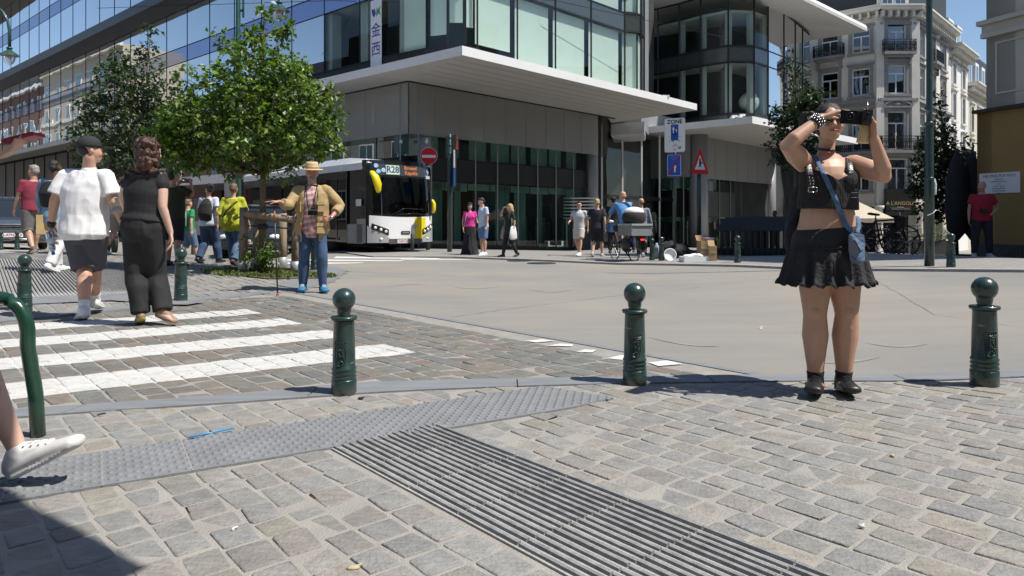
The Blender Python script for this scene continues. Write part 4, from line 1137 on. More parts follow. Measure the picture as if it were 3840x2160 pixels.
def rear_house(name, lab, x0, x1, y, h, m, axis='x'):
    r = empty(name, ((x0, y, 0) if axis == 'x' else (y, x0, 0)), 0, lab, 'building')
    O = V((x0, y)) if axis == 'x' else V((y, x1)); d = V((1, 0)) if axis == 'x' else V((0, -1)); n = V((0, 1)) if axis == 'x' else V((-1, 0)); L = x1 - x0
    mb = MB(); hbox(mb, O, d, n, 0, L, -1, h, -8, 0, m); part(mb, 'wall', None, r)
    c = int(L / 3)
    for j in range(int(h / 3.4)):
        for i in range(c):
            f = MB(); t = (i + .5) * L / c; z = .9 + j * 3.4
            hbox(f, O, d, n, t - .65, t + .65, z, z + 2.1, 0, .05, WHITEF); hbox(f, O, d, n, t - .55, t + .55, z + .1, z + 2, .05, .06, PANE_S); part(f, 'window', None, r)
    mb = MB(); hbox(mb, O, d, n, .3, L - .3, h, h + 3, -7, -.8, SLATE); hbox(mb, O, d, n, 0, L, h - .3, h, 0, .5, CREAM); part(mb, 'roof', None, r)
rear_house('cream_rear_house', 'cream house behind the camera on the near side of the square', -34, -12, -13, 13, CREAM)
rear_house('brick_rear_house', 'brick house straight behind the camera', -12, 6, -14, 12, DBR)
rear_house('grey_rear_house', 'grey stone house behind the camera to the right', 6, 26, -14, 13, MATS['sooty_stone'])
rear_house('tall_side_house', 'tall pale house out of view to the right of the ochre corner', -14, 6, 30, 15, STON, 'y')
rear_house('far_side_house', 'grey house out of view far to the right', 6, 46, 46, 15, MATS['sooty_stone'], 'y')
def lerp(a, b, t): return a + (b - a) * t
def path(pts, t0, t1, k=6):
    """sub-path of a polyline of (Vector, radius) between arc fractions"""
    d = [0]
    for a, b in zip(pts, pts[1:]): d.append(d[-1] + (b[0] - a[0]).length)
    out = []
    def s(t):
        x = d[-1] * t
        for i in range(len(pts) - 1):
            if d[i + 1] >= x - 1e-9:
                q = (x - d[i]) / max(1e-9, d[i + 1] - d[i]); return (pts[i][0].lerp(pts[i + 1][0], q), lerp(pts[i][1], pts[i + 1][1], q))
        return pts[-1]
    ts = sorted({t0, t1} | {x / d[-1] for x in d if t0 < x / d[-1] < t1})
    return [s(t) for t in ts]
SKIN = {'light': mat('skin_light', (.56, .33, .24), .5, var=.06, scale=12, spec=.4), 'pale': mat('skin_pale', (.62, .40, .31), .5, var=.06, scale=12), 'tan': mat('skin_tan', (.50, .295, .205), .48, var=.07, scale=12), 'ruddy': mat('skin_ruddy', (.50, .25, .18), .5, var=.08, scale=12), 'brown': mat('skin_brown', (.11, .055, .035), .45, var=.08, scale=12)}
for m_ in SKIN.values():
    b_ = m_.node_tree.nodes['Principled BSDF']; b_.inputs['Subsurface Weight'].default_value = .08; b_.inputs['Subsurface Radius'].default_value = (.012, .005, .003); b_.inputs['Subsurface Scale'].default_value = 1
EYEW = mat('eye_white', (.7, .68, .65), .3, var=0); EYED = mat('eye_dark', (.03, .02, .015), .2, var=0); LIPM = mat('lips', (.33, .10, .085), .45, var=.05)
def cloth(name, col, rough=.85, bump=.10, bscale=90, var=.07, scale=7): return mat(name, col, rough, var=var, scale=scale, bump=bump, bscale=bscale)
BLK = cloth('black_cloth', (.016, .016, .018)); WHT = cloth('white_cotton', (.78, .78, .79)); JEAN = cloth('blue_denim', (.035, .065, .135), var=.35, scale=5)
WHS = mat('white_shoe', (.74, .74, .73), .5, var=.05); SOLE = mat('shoe_sole', (.62, .60, .56), .6, var=.05); BLKL = mat('black_leather', (.015, .015, .016), .4, var=.2)
GUM = mat('gum_sole', (.13, .11, .095), .6, var=.1)
class Fig:
    """standing figure facing -Y; person's right is at -x. joints as fractions of height"""
    def __init__(s, label, loc, yaw, H, fem=False, skin='light', w=1., vox=.012, J={}, group=None, head=(0, 0), fat=0., cat='person'):
        s.H, s.w, s.vox, s.fem = H, w, vox, fem
        s.skin = SKIN[skin]
        s.root = empty('person', (loc[0], loc[1], gz(loc[0], loc[1]) + (loc[2] if len(loc) > 2 and loc[2] else 0)), R(yaw), label, cat, group)
        d = dict(pel=(0, 0, .53), ch=(0, 0, .72), nk=(0, .006, .825), hd=(0, -.004, .928))
        for sd, n in ((-1, 'R'), (1, 'L')):
            d['sh' + n] = (sd * (.095 if fem else .108) * w, .004, .805); d['el' + n] = (sd * .135 * w, .015, .635); d['wr' + n] = (sd * .145 * w, -.01, .495)
            d['hp' + n] = (sd * .052, 0, .50); d['kn' + n] = (sd * .055, -.006, .285); d['an' + n] = (sd * .055, .008, .045); d['toe' + n] = (sd * .068, -.115, .016)
        s.finger = {}
        s.hand = {}
        for k, v in J.items(): d[k] = v
        s.J = {k: V(v) * H for k, v in d.items()}
        s.hyaw, s.hpit = head
        t = fat
        s.T = ([(.455, .070, .060, .004), (.50, .098 + t, .068 + t, .006), (.545, .096 + t, .066 + t, .002), (.60, .078 + t * 1.2, .056 + t * 1.4, -.002 - t * .4), (.655, .076 + t, .057 + t, -.003), (.72, .084 + t * .7, .068 + t * .5, -.006), (.765, .084 + t * .5, .062, -.002), (.80, .080, .046, .004), (.825, .052, .036, .006)] if fem else
               [(.455, .066, .058, .004), (.50, .088 + t, .064 + t, .004), (.545, .086 + t, .060 + t, .0), (.60, .082 + t * 1.2, .056 + t * 1.4, -.002 - t * .4), (.66, .090 + t, .060 + t, -.003), (.72, .100 + t * .7, .066 + t * .5, -.004), (.77, .102 + t * .4, .060, .0), (.805, .090, .046, .004), (.83, .050, .036, .006)])
        s.legr = [(.053 + t * .4, 0), (.044 + t * .3, .45), (.033, 1.0), (.0345, 1.3), (.024, 1.75), (.019, 2.0)]
        s.armr = [(.027, 0), (.025, .5), (.0205, 1.0), (.0215, 1.25), (.0145, 2.0)]
        if fem: s.armr = [(.024, 0), (.0225, .5), (.0185, 1.0), (.019, 1.25), (.013, 2.0)]
    def tz(s, z):
        T = s.T
        for a, b in zip(T, T[1:]):
            if a[0] <= z <= b[0]:
                k = (z - a[0]) / (b[0] - a[0]); k = k * k * (3 - 2 * k)
                return [lerp(a[i], b[i], k) for i in range(4)]
        return list(T[0] if z < T[0][0] else T[-1])
    def tcx(s, z):
        """torso centre following pelvis -> chest -> neck joints"""
        H = s.H; a, b, c = s.J['pel'] / H, s.J['ch'] / H, s.J['nk'] / H
        if z < .72: k = (z - .53) / .19; p = a.lerp(b, max(k, 0)) if k > 0 else a
        else: k = (z - .72) / .105; p = b.lerp(c, min(k, 1))
        return p.x, p.y, (p.z + (z - .53 if z < .53 else (0 if z <= .825 else z - .825)))
    def torso(s, mb, z0, z1, d=0., flare=0., n=22, steps=14, dz=None):
        H = s.H; pts, rad = [], []
        for i in range(steps + 1):
            z = lerp(z0, z1, i / steps)
            _, a, b, y = s.tz(max(z, .455)); cx, cy, cz = s.tcx(z)
            f = flare * (1 - i / steps)
            if s.fem and abs(z - .735) < .04 : pass
            pts.append(V((cx, cy + y, cz)) * H); rad.append(((a + d + f) * H, (b + d + f) * H))
        mb.sweep(pts, rad, None, n, side=(1, 0, 0), cap=False)
    def bust(s, mb, d=0., k=1.):
        H = s.H
        for sd in (-1, 1):
            cx, cy, cz = s.tcx(.735)
            mb.ell((V((cx + sd * .040, cy - .045, cz - .006))) * H, ((.036 * k + d) * H, (.033 * k + d) * H, (.036 * k + d) * H))
    def legp(s, n, rr=None):
        hp, kn, an = s.J['hp' + n], s.J['kn' + n], s.J['an' + n]; H = s.H
        out = []
        fw = (s.J['toe' + n] - an); fw.z = 0
        fw = fw.normalized() if fw.length > 0 else V((0, -1, 0))
        for r, t in (rr or s.legr):
            p = hp.lerp(kn, t) if t <= 1 else kn.lerp(an, t - 1)
            if rr is None and 1.1 < t < 1.6: p = p - fw * .008 * H
            out.append((p, r * H))
        return out
    def armp(s, n, rr=None):
        a, b, c = s.J['sh' + n], s.J['el' + n], s.J['wr' + n]; H = s.H
        return [((a.lerp(b, t) if t <= 1 else b.lerp(c, t - 1)), r * H) for r, t in (rr or s.armr)]
    def headm(s):
        return Matrix.Translation(s.J['hd']) @ Matrix.Rotation(R(s.hyaw), 4, 'Z') @ Matrix.Rotation(R(s.hpit), 4, 'X')
    def body(s, hands=('R', 'L'), vox=None, legs=True, feet=True, face=True):
        H = s.H; mb = MB()
        s.torso(mb, .455, .825, -.004)
        if s.fem: s.bust(mb, -.004)
        M = s.headm(); h = H
        nk, hd = s.J['nk'], s.J['hd']
        mb.sweep([nk - V((0, 0, .03 * H)), nk + V((0, 0, .012 * H)), hd + V((0, .012 * H, -.035 * H))], [(.050 * H if not s.fem else .042 * H, .036 * H), (.034 * H if not s.fem else .028 * H,) * 2, (.031 * H if not s.fem else .026 * H,) * 2], None, 14)
        E = lambda x, y, z, a, b, c: mb.ell(M @ V((x * h, y * h, z * h)), (a * h, b * h, c * h), None, 16, 12, M)
        E(0, .008, .022, .044, .054, .050); E(0, -.014, -.006, .039, .040, .052); E(0, -.022, -.040, .026, .028, .022)   # skull, face, jaw
        E(0, -.036, -.052, .012, .012, .009)
        E(.019, -.040, -.016, .014, .012, .013); E(-.019, -.040, -.016, .014, .012, .013)
        E(0, -.048, .020, .027, .010, .006)                                                                       # brow
        mb.sweep([M @ V((0, -.049 * h, .012 * h)), M @ V((0, -.058 * h, -.006 * h)), M @ V((0, -.062 * h, -.016 * h))], [(.005 * h, .006 * h), (.006 * h, .006 * h), (.009 * h, .006 * h)], None, 8)
        E(0, -.052, -.034, .012, .006, .006)
        for sd in (-1, 1): E(sd * .044, .004, -.002, .006, .011, .017)
        for n in 'RL':
            p = s.armp(n); sh = s.J['sh' + n]
            mb.sweep([s.J['nk'] * .55 + sh * .45 + V((0, 0, -.018 * H)), sh] , [.023 * H, .0265 * H * (.9 if s.fem else 1)], None, 12)
            mb.sweep([q[0] for q in p], [q[1] for q in p], None, 14)
            if n in hands: s.mkhand(mb, n)
        if legs:
            for n in 'RL':
                p = s.legp(n); mb.sweep([q[0] for q in p], [q[1] for q in p], None, 16); fw = s.J['toe' + n] - s.J['an' + n]; fw.z = 0; fw.normalize(); kr = s.legr[2][0] * H; mb.ell(s.J['kn' + n] + fw * kr * .42 + V((0, 0, .004 * H)), (kr * .66, kr * .66, kr * .85)); mb.ell(s.J['kn' + n] + fw * kr * .35 - V((0, 0, kr * 1.2)), (kr * .45, kr * .5, kr * .7)); mb.ell(s.J['kn' + n].lerp(s.J['an' + n], .28) - fw * kr * .3, (kr * .95, kr * .9, kr * 1.9))
                if feet:
                    an, toe = s.J['an' + n], s.J['toe' + n]
                    heel = an - (toe - an).normalized() * .016 * H + V((0, 0, -.018 * H))
                    mb.sweep([heel, an.lerp(toe, .5) + V((0, 0, -.004 * H)), toe], [.022 * H, (.025 * H, .02 * H), (.024 * H, .012 * H)], None, 12)
        o = mb.build('body', s.skin, s.root); remesh(o, vox or s.vox, 3)
        if face: s.face()
        s.bodyo = o
        return o
    def face(s):
        M = s.headm(); h = s.H
        for sd in (-1, 1):
            mb = MB(); mb.ell(M @ V((sd * .0175 * h, -.0455 * h, .006 * h)), (.0072 * h, .0065 * h, .0048 * h), EYEW, 10, 8, M); mb.ell(M @ V((sd * .0175 * h, -.0505 * h, .006 * h)), (.0032 * h, .002 * h, .0036 * h), EYED, 8, 6, M)
            mb.sweep([M @ V((sd * .008 * h, -.052 * h, .0165 * h)), M @ V((sd * .018 * h, -.0545 * h, .019 * h)), M @ V((sd * .028 * h, -.049 * h, .016 * h))], [.0018 * h] * 3, EYED, 6)
            mb.build('eye', None, s.root)
        mb = MB(); mb.sweep([M @ V((-.013 * h, -.053 * h, -.034 * h)), M @ V((0, -.0585 * h, -.033 * h)), M @ V((.013 * h, -.053 * h, -.034 * h))], [(.002 * h, .002 * h), (.003 * h, .0035 * h), (.002 * h, .002 * h)], LIPM, 8)
        mb.build('mouth', None, s.root)
    def mkhand(s, mb, n):
        H = s.H; wr, el = s.J['wr' + n], s.J['el' + n]
        hp = s.hand.get(n, {})
        d = V(hp.get('dir', (wr - el).normalized())).normalized()
        pn = V(hp.get('palm', ((-1 if n == 'L' else 1), -.2, 0)))     # palm faces this way
        pn = (pn - d * pn.dot(d)).normalized()
        sd = d.cross(pn) * (1 if n == 'R' else -1)                     # thumb side chosen so it points forward
        if 'thumb' in hp:
            if sd.dot(V(hp['thumb'])) < 0: sd = -sd
        elif sd.y > 0: sd = -sd
        curl = hp.get('curl', .35); L = .105 * H * hp.get('k', 1); spread = hp.get('spread', .10)
        mb.sweep([wr - d * .012 * H, wr + d * L * .2, wr + d * L * .46], [(.012 * H, .010 * H), (.020 * H, .009 * H), (.023 * H, .0085 * H)], None, 12, side=sd)
        fr = .0052 * H
        for i, (o, l) in enumerate(((.75, .86), (.27, .97), (-.23, .92), (-.70, .74))):
            base = wr + d * L * .44 + sd * (o * .023 * H)
            dd = (d + sd * o * spread).normalized(); p = base; pts = [p - dd * .01 * H]
            a = 0; cl = curl[i] if isinstance(curl, (list, tuple)) else curl
            for k, seg in enumerate((.26, .18, .14)):
                a += cl * (1.0, 1.25, .8)[k]
                p = p + (dd * math.cos(a) + pn * math.sin(a)) * (L * seg * l * 1.02); pts.append(p)
            mb.sweep(pts, [fr * 1.08, fr * 1.05, fr * .95, fr * .78], None, 8)
        b = wr + d * L * .10 + sd * .014 * H + pn * .004 * H
        tc = hp.get('tcurl', .5); ta = hp.get('tspread', .8)
        d1 = (d * math.cos(ta) + sd * math.sin(ta) + pn * .3 * tc).normalized(); d2 = (d * math.cos(ta * .35) + sd * math.sin(ta * .35) + pn * tc).normalized()
        mb.sweep([b, b + d1 * L * .26, b + d1 * L * .26 + d2 * L * .17, b + d1 * L * .26 + d2 * L * .30], [fr * 1.7, fr * 1.3, fr * 1.15, fr * .85], None, 8)
    def fin(s, mb, name, m, vox=None, noise_=.004, nsc=7., stretch=(1, 1, .55), it=3, label=None):
        o = mb.build(name, m, s.root); remesh(o, vox or s.vox, it, noise_, nsc, stretch)
        if label: o['label'] = label
        return o
    def shirt(s, m, hem=.49, d=.010, sleeve=.5, loose=.012, flare=.006, name='shirt', top=.822, vox=None, noise_=.005, sl=None, label=None, collar=0):
        mb = MB(); H = s.H
        s.torso(mb, hem, top, d, flare)
        if s.fem: s.bust(mb, d * .7)
        for n in 'RL':
            sh = s.J['sh' + n]; p = s.armp(n)
            mb.sweep([s.J['nk'] * .5 + sh * .5 + V((0, 0, -.020 * H)), sh + V((0, 0, -.004 * H))], [(.031 + d * .4) * H, (.031 + d * .55) * H], None, 12)
            sv = sl[n] if sl else sleeve
            if sv > 0:
                q = path(p, 0, sv); k = len(q)
                mb.sweep([a for a, r in q], [r + (.002 + d * .55 + (d * .2 + loose * .5) * (i / max(1, k - 1))) * H for i, (a, r) in enumerate(q)], None, 14, cap=False)
        if collar:
            nk = s.J['nk']; mb.sweep([nk + V((0, 0, -.01 * H)), nk + V((0, 0, .012 * H))], [(.045 * H, .040 * H), (.037 * H, .035 * H)], None, 14)
        return s.fin(mb, name, m, vox, noise_ * 1.0, 6.5, (1, 1, .6), label=label)
    def pants(s, m, length=.97, waist=.56, d=.007, wid=(.012, .014, .018), name='trousers', vox=None, noise_=.005, label=None):
        mb = MB(); H = s.H
        s.torso(mb, .452, waist, d, 0, steps=5)
        mb.ell(V((0, 0, .47 * H)) + V((s.J['pel'].x, s.J['pel'].y, s.J['pel'].z - .53 * H)), (.06 * H, .055 * H, .04 * H))
        for n in 'RL':
            q = path(s.legp(n), 0, length); k = len(q)
            r = []
            for i, (a, rr) in enumerate(q):
                t = i / max(1, k - 1); e = lerp(wid[0], wid[1], t * 2) if t < .5 else lerp(wid[1], wid[2], t * 2 - 1); r.append(rr + (.003 + e * .68) * H)
            mb.sweep([a for a, _ in q], r, None, 18, cap=False)
        return s.fin(mb, name, m, vox, noise_, 6., (1, 1, .5), label=label)
    def shoes(s, m, sole=SOLE, bulk=1., name='shoe', lace=None, high=0., vox=None, solez=.011):
        H = s.H
        for n in 'RL':
            an, toe = s.J['an' + n], s.J['toe' + n]
            f = (toe - an).normalized(); hl = an - V((f.x, f.y, 0)) * .022 * H
            up = V((0, 0, 1)); side = f.cross(up).normalized(); up2 = side.cross(f).normalized()
            mid = an.lerp(toe, .55)
            mb = MB()
            heel = an - f * .018 * H - up2 * .020 * H
            ft = f
            foot_len = (toe - an).length
            b0 = heel; b1 = heel + (toe - heel) * .5; b2 = toe
            mb.sweep([b0, b1 + up2 * .004 * H, b2], [(.026 * H * bulk, .022 * H * bulk), (.028 * H * bulk, .022 * H), (.028 * H * bulk, .015 * H)], None, 14, side=side)
            mb.sweep([b0 + up2 * .005 * H, an + up2 * (.008 + high) * H], [.026 * H * bulk, .027 * H * bulk if high == 0 else .030 * H], None, 12)
            mb.sweep([an.lerp(toe, .1) + up2 * .002 * H, an.lerp(toe, .55)], [.022 * H, .019 * H], None, 10)
            zc = min(heel.z, toe.z)
            mb.sweep([b0 - up2 * .014 * H, b1 - up2 * .013 * H, b2 - up2 * .006 * H], [(.027 * H * bulk, .006 * H), (.030 * H * bulk, .006 * H), (.029 * H * bulk, .006 * H)], None, 14, side=side)
            o = mb.build(name, m, s.root); o.data.materials.append(sole); remesh(o, vox or s.vox * .8, 2)
            z0 = (b0 - up2 * .020 * H).dot(up2)
            paint(o, lambda c, nn_: 1 if (c - b0).dot(up2) < -(.0205 - solez) * H * bulk - 0 + .006 * H * ((c - b0).dot(f) / foot_len) else 0)
            if lace:
                lm = MB()
                for k in range(4):
                    p = an.lerp(toe, .18 + k * .13) + up2 * (.024 - k * .0028) * H
                    lm.sweep([p - side * .013 * H, p + up2 * .003 * H, p + side * .013 * H], [.0022 * H] * 3, lace, 6)
                lm.build('laces', None, o)
    def hair(s, m, style='short', vox=None, seed=1):
        M = s.headm(); h = s.H; mb = MB(); rnd = random.Random(seed)
        E = lambda x, y, z, a, b, c: mb.ell(M @ V((x * h, y * h, z * h)), (a * h, b * h, c * h), None, 14, 10, M)
        if style in ('short', 'buzz'):
            k = 0 if style == 'short' else -.003
            E(0, .014, .030, .047 + k, .052 + k, .048 + k); E(0, .030, .004, .043 + k, .040 + k, .042 + k)
            if style == 'short': E(0, -.022, .058, .034, .026, .016)
        elif style == 'bald': E(0, .034, -.002, .043, .030, .026)
        elif style == 'bob':
            E(0, .012, .030, .050, .056, .050); E(0, .034, -.008, .050, .040, .058)
            for sd in (-1, 1): E(sd * .040, .010, -.012, .016, .030, .052)
        elif style == 'bun':
            E(0, .012, .030, .048, .054, .049); E(0, .034, .004, .044, .038, .044); E(0, .062, .040, .026, .026, .026)
        elif style in ('long', 'curly'):
            E(0, .012, .030, .051, .057, .052); E(0, .034, -.01, .053, .040, .060)
            for sd in (-1, 1): E(sd * .042, .012, -.02, .018, .032, .060)
            E(0, .044, -.060, .055, .028, .050)
            if style == 'curly':
                for i in range(90):
                    a = rnd.uniform(-.35, PI + .35); z = rnd.uniform(-.105, .07); rr = .056 * (1 if z < .03 else math.sqrt(max(.05, 1 - ((z - .03) / .052) ** 2)))
                    E(math.cos(a) * rr, .016 + math.sin(a) * rr * .95, z, *(rnd.uniform(.008, .015),) * 3)
        o = mb.build('hair', m, s.root); remesh(o, vox or s.vox * .8, 1, .0035 if style != 'buzz' else .001, 40 if style != 'curly' else 60, (1, 1, .4))
        return o
    def cap(s, m, back=False, brim=True):
        M = s.headm(); h = s.H; mb = MB()
        prof = [(.051, .016), (.053, .03), (.050, .05), (.040, .068), (.022, .079), (.004, .083)]
        mb.lathe([(a * h, b * h) for a, b in prof], (0, 0, 0), None, 24, True, M @ Matrix.Diagonal((1, 1.14, 1, 1)) @ Matrix.Translation((0, .008 * h, 0)))
        if brim:
            sg = 1 if back else -1
            mb.ell(M @ V((0, sg * .075 * h, .022 * h)), (.042 * h, .045 * h, .005 * h), None, 16, 6, M)
        o = mb.build('cap', m, s.root); return o
def strap(root, pts, w, m, name='strap', t=.006, up=None):
    """flat band through local points"""
    mb = MB(); pts = [V(p) for p in pts]
    for i in range(len(pts) - 1): pass
    mb.sweep(pts, [(w, t)] * len(pts), None, 8, side=up or (1, 0, 0))
    return mb.build(name, m, root, True)
def wl(px, py, Y, root):
    """pixel at depth Y, in the local frame of an unscaled root"""
    return root.matrix_world.inverted() @ at(px, py, Y)
def Jpx(H, Y, cx, cy, yaw=0):
    """turn pixel offsets into joint fractions of a figure whose feet centre is seen at (cx, cy) at depth Y; dy = metres toward +Y"""
    def f(px, py, dy=0.):
        x = (px - cx) / FOC * Y; z = (cy - py) / FOC * Y
        k = (Y + dy) / Y
        x = ((px - 1920) / FOC * (Y + dy)) - (cx - 1920) / FOC * Y
        z = CAMH + (HOR - py) / FOC * (Y + dy) - (CAMH + (HOR - cy) / FOC * Y)
        a = -R(yaw); q = V((x * math.cos(a) - dy * math.sin(a), x * math.sin(a) + dy * math.cos(a), z))
        return tuple(q / H)
    return f
HAIRB = mat('dark_brown_hair', (.022, .013, .009), .6, var=.4, scale=40, bump=.3, bscale=80, stretch=(3, 3, .4)); HAIRK = mat('black_hair', (.012, .010, .010), .4, var=.3, scale=40, bump=.5, bscale=120)
HAIRA = mat('auburn_hair', (.06, .022, .013), .42, var=.6, scale=25, bump=.4, bscale=70, stretch=(3, 3, .6)); HAIRG = mat('grey_hair', (.25, .24, .23), .6, var=.3, scale=40); HAIRL = mat('blonde_hair', (.50, .36, .17), .5, var=.3, scale=30, bump=.5, bscale=100, stretch=(3, 3, .4)); HAIRM = mat('light_brown_hair', (.16, .10, .06), .5, var=.35, scale=40, bump=.5, bscale=100)
STEEL = mat('bright_steel', (.62, .62, .62), .25, metal=1., var=.05); PHONE = mat('phone_black', (.012, .012, .014), .22, var=.1); LENSG = mat('lens_glass', (.01, .01, .015), .03, var=0, ior=2.)
def simple(label, cx, cy, top, yaw, fem=False, skin='light', w=1., J=None, group=None, head=(0, 0), fat=0., vox=None, H=None, lean=0, hand=None, dY=0):
    g = gp(cx, cy); Y = g.y
    Hh = H or (cy - top) / FOC * Y
    f = Fig(label, (g.x, g.y), yaw, Hh, fem, skin, w, vox or max(.009, Y * .00085), J or {}, group, head, fat)
    if hand: f.hand = hand
    return f
WALKA = dict(knR=(-.055, -.075, .285), anR=(-.055, -.115, .052), toeR=(-.06, -.235, .03), hpR=(-.052, -.01, .50), knL=(.055, -.01, .28), anL=(.055, .135, .075), toeL=(.06, .04, .016), elR=(-.14, .05, .64), wrR=(-.15, .05, .50), elL=(.14, -.03, .64), wrL=(.15, -.09, .51))
WALKB = dict(knL=(.055, -.075, .285), anL=(.055, -.115, .052), toeL=(.06, -.235, .03), hpL=(.052, -.01, .50), knR=(-.055, -.01, .28), anR=(-.055, .135, .075), toeR=(-.06, .04, .016), elL=(.14, .05, .64), wrL=(.15, .05, .50), elR=(-.14, -.03, .64), wrR=(-.15, -.09, .51))
def fg_woman():
    Yw, cx, cy, H = 3.95, 3118, 1480, 1.64
    p = Jpx(H, Yw, cx, cy, 0)
    J = dict(pel=p(3098, 908), ch=p(3104, 702), nk=p(3098, 590, .01), hd=p(3110, 475, -.01),
             shR=p(3017, 622, 0), elR=p(2952, 552, -.24), wrR=p(3080, 450, -.20), shL=p(3199, 622, 0), elL=p(3320, 668, -.20), wrL=p(3279, 528, -.24),
             hpR=p(3058, 941), hpL=p(3152, 941), knR=p(3056, 1178, -.02), knL=p(3176, 1178, -.02), anR=p(3058, 1434, .01), anL=p(3163, 1434, .01), toeR=p(3050, 1470, -.17), toeL=p(3198, 1470, -.16))
    X = (cx - 1920) / FOC * Yw
    f = Fig('woman in black crop top and frilled mini skirt holding up a phone', (X, Yw, .012), 0, H, True, 'tan', 1., .0065, J, None, (-9, -6))
    f.T = [(.455, .100, .075, .004), (.50, .112, .082, .006), (.545, .106, .080, .0), (.60, .098, .073, -.006), (.64, .092, .068, -.004), (.70, .090, .070, -.005), (.74, .090, .066, -.004), (.775, .086, .058, -.002), (.805, .078, .042, .004), (.83, .046, .036, .006)]
    f.legr = [(.064, 0), (.057, .5), (.041, .95), (.0385, 1.05), (.0435, 1.35), (.029, 1.78), (.0245, 2.0)]
    f.armr = [(.033, 0), (.035, .5), (.0255, 1.0), (.0255, 1.2), (.0155, 2.0)]
    f.hand = {'R': dict(dir=(.92, -.12, .34), palm=(.35, .1, -1), curl=(.50, .30, .28, .32), thumb=(0, .3, -1), spread=.2, k=1.15), 'L': dict(dir=(-.10, 0, 1), palm=(-1, .05, -.05), curl=(.12, .55, .6, .5), thumb=(0, 1, 0), spread=.2, k=1.05, tcurl=.8)}
    f.body(vox=.0058)
    rt = f.root; H_ = H
    mb = MB(); f.torso(mb, .636, .782, .007, .004, steps=18); f.bust(mb, .006, 1.15)
    KN = mat('black_knit', (.019, .019, .021), .9, var=.15, scale=30, bump=.8, bscale=90, stretch=(1.4, 1.4, .25))
    o = f.fin(mb, 'crop_top', KN, .0062, .0015, 20)
    me = o.data; bm = bmesh.new(); bm.from_mesh(me)
    cxn = f.tcx(.76)[0]; NL = lambda x: min(.776 * H, H * (.735 + .50 * min(.075, abs(x / H - cxn - .002)) + 6.0 * max(0, abs(x / H - cxn) - .055) ** 2))
    lim = lambda c: NL(c.x) if c.y < .01 * H else .776 * H
    bmesh.ops.delete(bm, geom=[fc for fc in bm.faces if fc.calc_center_median().z > lim(fc.calc_center_median())], context='FACES')
    for v in bm.verts:
        if v.is_boundary and v.co.z > .70 * H: v.co.z = lim(v.co)
    bm.to_mesh(me); bm.free(); o.modifiers.new('t', 'SOLIDIFY').thickness = .004
    q = Jpx(H, Yw, cx, cy, 0); W = lambda *a: V(q(*a)) * H
    for k, pts in enumerate(([W(3046, 720, -.125), W(3038, 670, -.120), W(3030, 628, -.085), W(3032, 598, -.015), W(3040, 600, .07), W(3036, 680, .12)], [W(3203, 740, -.115), W(3196, 690, -.118), W(3188, 640, -.095), W(3180, 603, -.02), W(3176, 604, .07), W(3180, 680, .12)])):
        st = strap(rt, pts, .022, BLKL, 'shoulder_strap', .004)
        sm_ = MB()
        for i in range(3):
            for t in (.15, .38, .62, .85):
                c = pts[i].lerp(pts[i + 1], t); sm_.ell(c + V((-.009, -.005, .003)), .003, STEEL, 6, 4); sm_.ell(c + V((.009, -.005, .003)), .003, STEEL, 6, 4)
        sm_.build('stud', None, st)
        bk = MB(); c = pts[0] + V((0, -.006, 0))
        for a, b in (((-.024, -.012), (.024, -.012)), ((.024, -.012), (.024, .014)), ((.024, .014), (-.024, .014)), ((-.024, .014), (-.024, -.012))): bk.tube([c + V((a[0], 0, a[1])), c + V((b[0], 0, b[1]))], .002, STEEL, 6)
        bk.build('buckle', None, st)
    SK_ = mat('black_skirt', (.020, .020, .023), .85, var=.2, scale=12, bump=.5, bscale=60)
    def skirt_profile(t): return None
    mb = MB(); n = 120; rows = []
    zw, zb, zh = H * .572, H * .500, H * .377
    hx, hy = f.tcx(.53)[0] * H, f.tcx(.53)[1] * H + .004
    KS = .90
    stn = [(zw, .100, .079, 0), (zw - .015, .108, .084, 0), (H * .545, .113, .090, 0), (zb + .01, .118, .094, .0), (zb - .002, .123, .098, .002), (zb - .02, .128, .103, .006), (H * .46, .139, .112, .011), (H * .42, .153, .124, .015), (zh + .022, .165, .134, .018), (zh + .018, .169, .138, .021), (zh, .173, .142, .024)]
    vs = []
    for z, a, b, rp in stn:
        for j in range(n):
            th = 2 * PI * j / n
            w_ = rp * H * (math.sin(th * 17 + 1.3 * math.sin(th * 3)) * .62 + .38 * math.sin(th * 29 + 2))
            sag = .010 * math.sin(th * 17 + 1.3 * math.sin(th * 3) + 1) * (rp / .024) + (.006 * (j % 2) if z == zh else 0)
            vs.append((hx + math.cos(th) * ((a if a < .13 else .123 + (a - .123) * .62) * H + w_ * .8), hy + math.sin(th) * ((b if b < .105 else .100 + (b - .100) * .7) * H + w_ * .8), z + sag + (.012 * math.cos(th) if rp == 0 else 0)))
    k = len(stn)
    inner = [(hx + (x - hx) * .985, hy + (y - hy) * .985, z) for x, y, z in vs]
    fs = [(i * n + j, (i + 1) * n + j, (i + 1) * n + (j + 1) % n, i * n + (j + 1) % n) for i in range(k - 1) for j in range(n)]
    fs2 = [tuple(a + k * n for a in f_[::-1]) for f_ in fs]
    rim = [((k - 1) * n + j, (k - 1) * n + j + k * n, (k - 1) * n + (j + 1) % n + k * n, (k - 1) * n + (j + 1) % n) for j in range(n)]
    mb.add(vs + inner, fs + fs2 + rim, SK_, True); sk = mb.build('skirt', None, rt)
    tr = MB(); tr.tube([V(vs[(k - 1) * n + j % n]) for j in range(n + 1)], .0035, SK_, 6)
    tr.tube([V(vs[3 * n + j]) + V((0, -.004, .005 * math.sin(j * 2.1))) for j in range(64, 114)], .008, SK_, 6)
    tr.build('ruffle', None, sk)
    nk = W(3095, 570, .0)
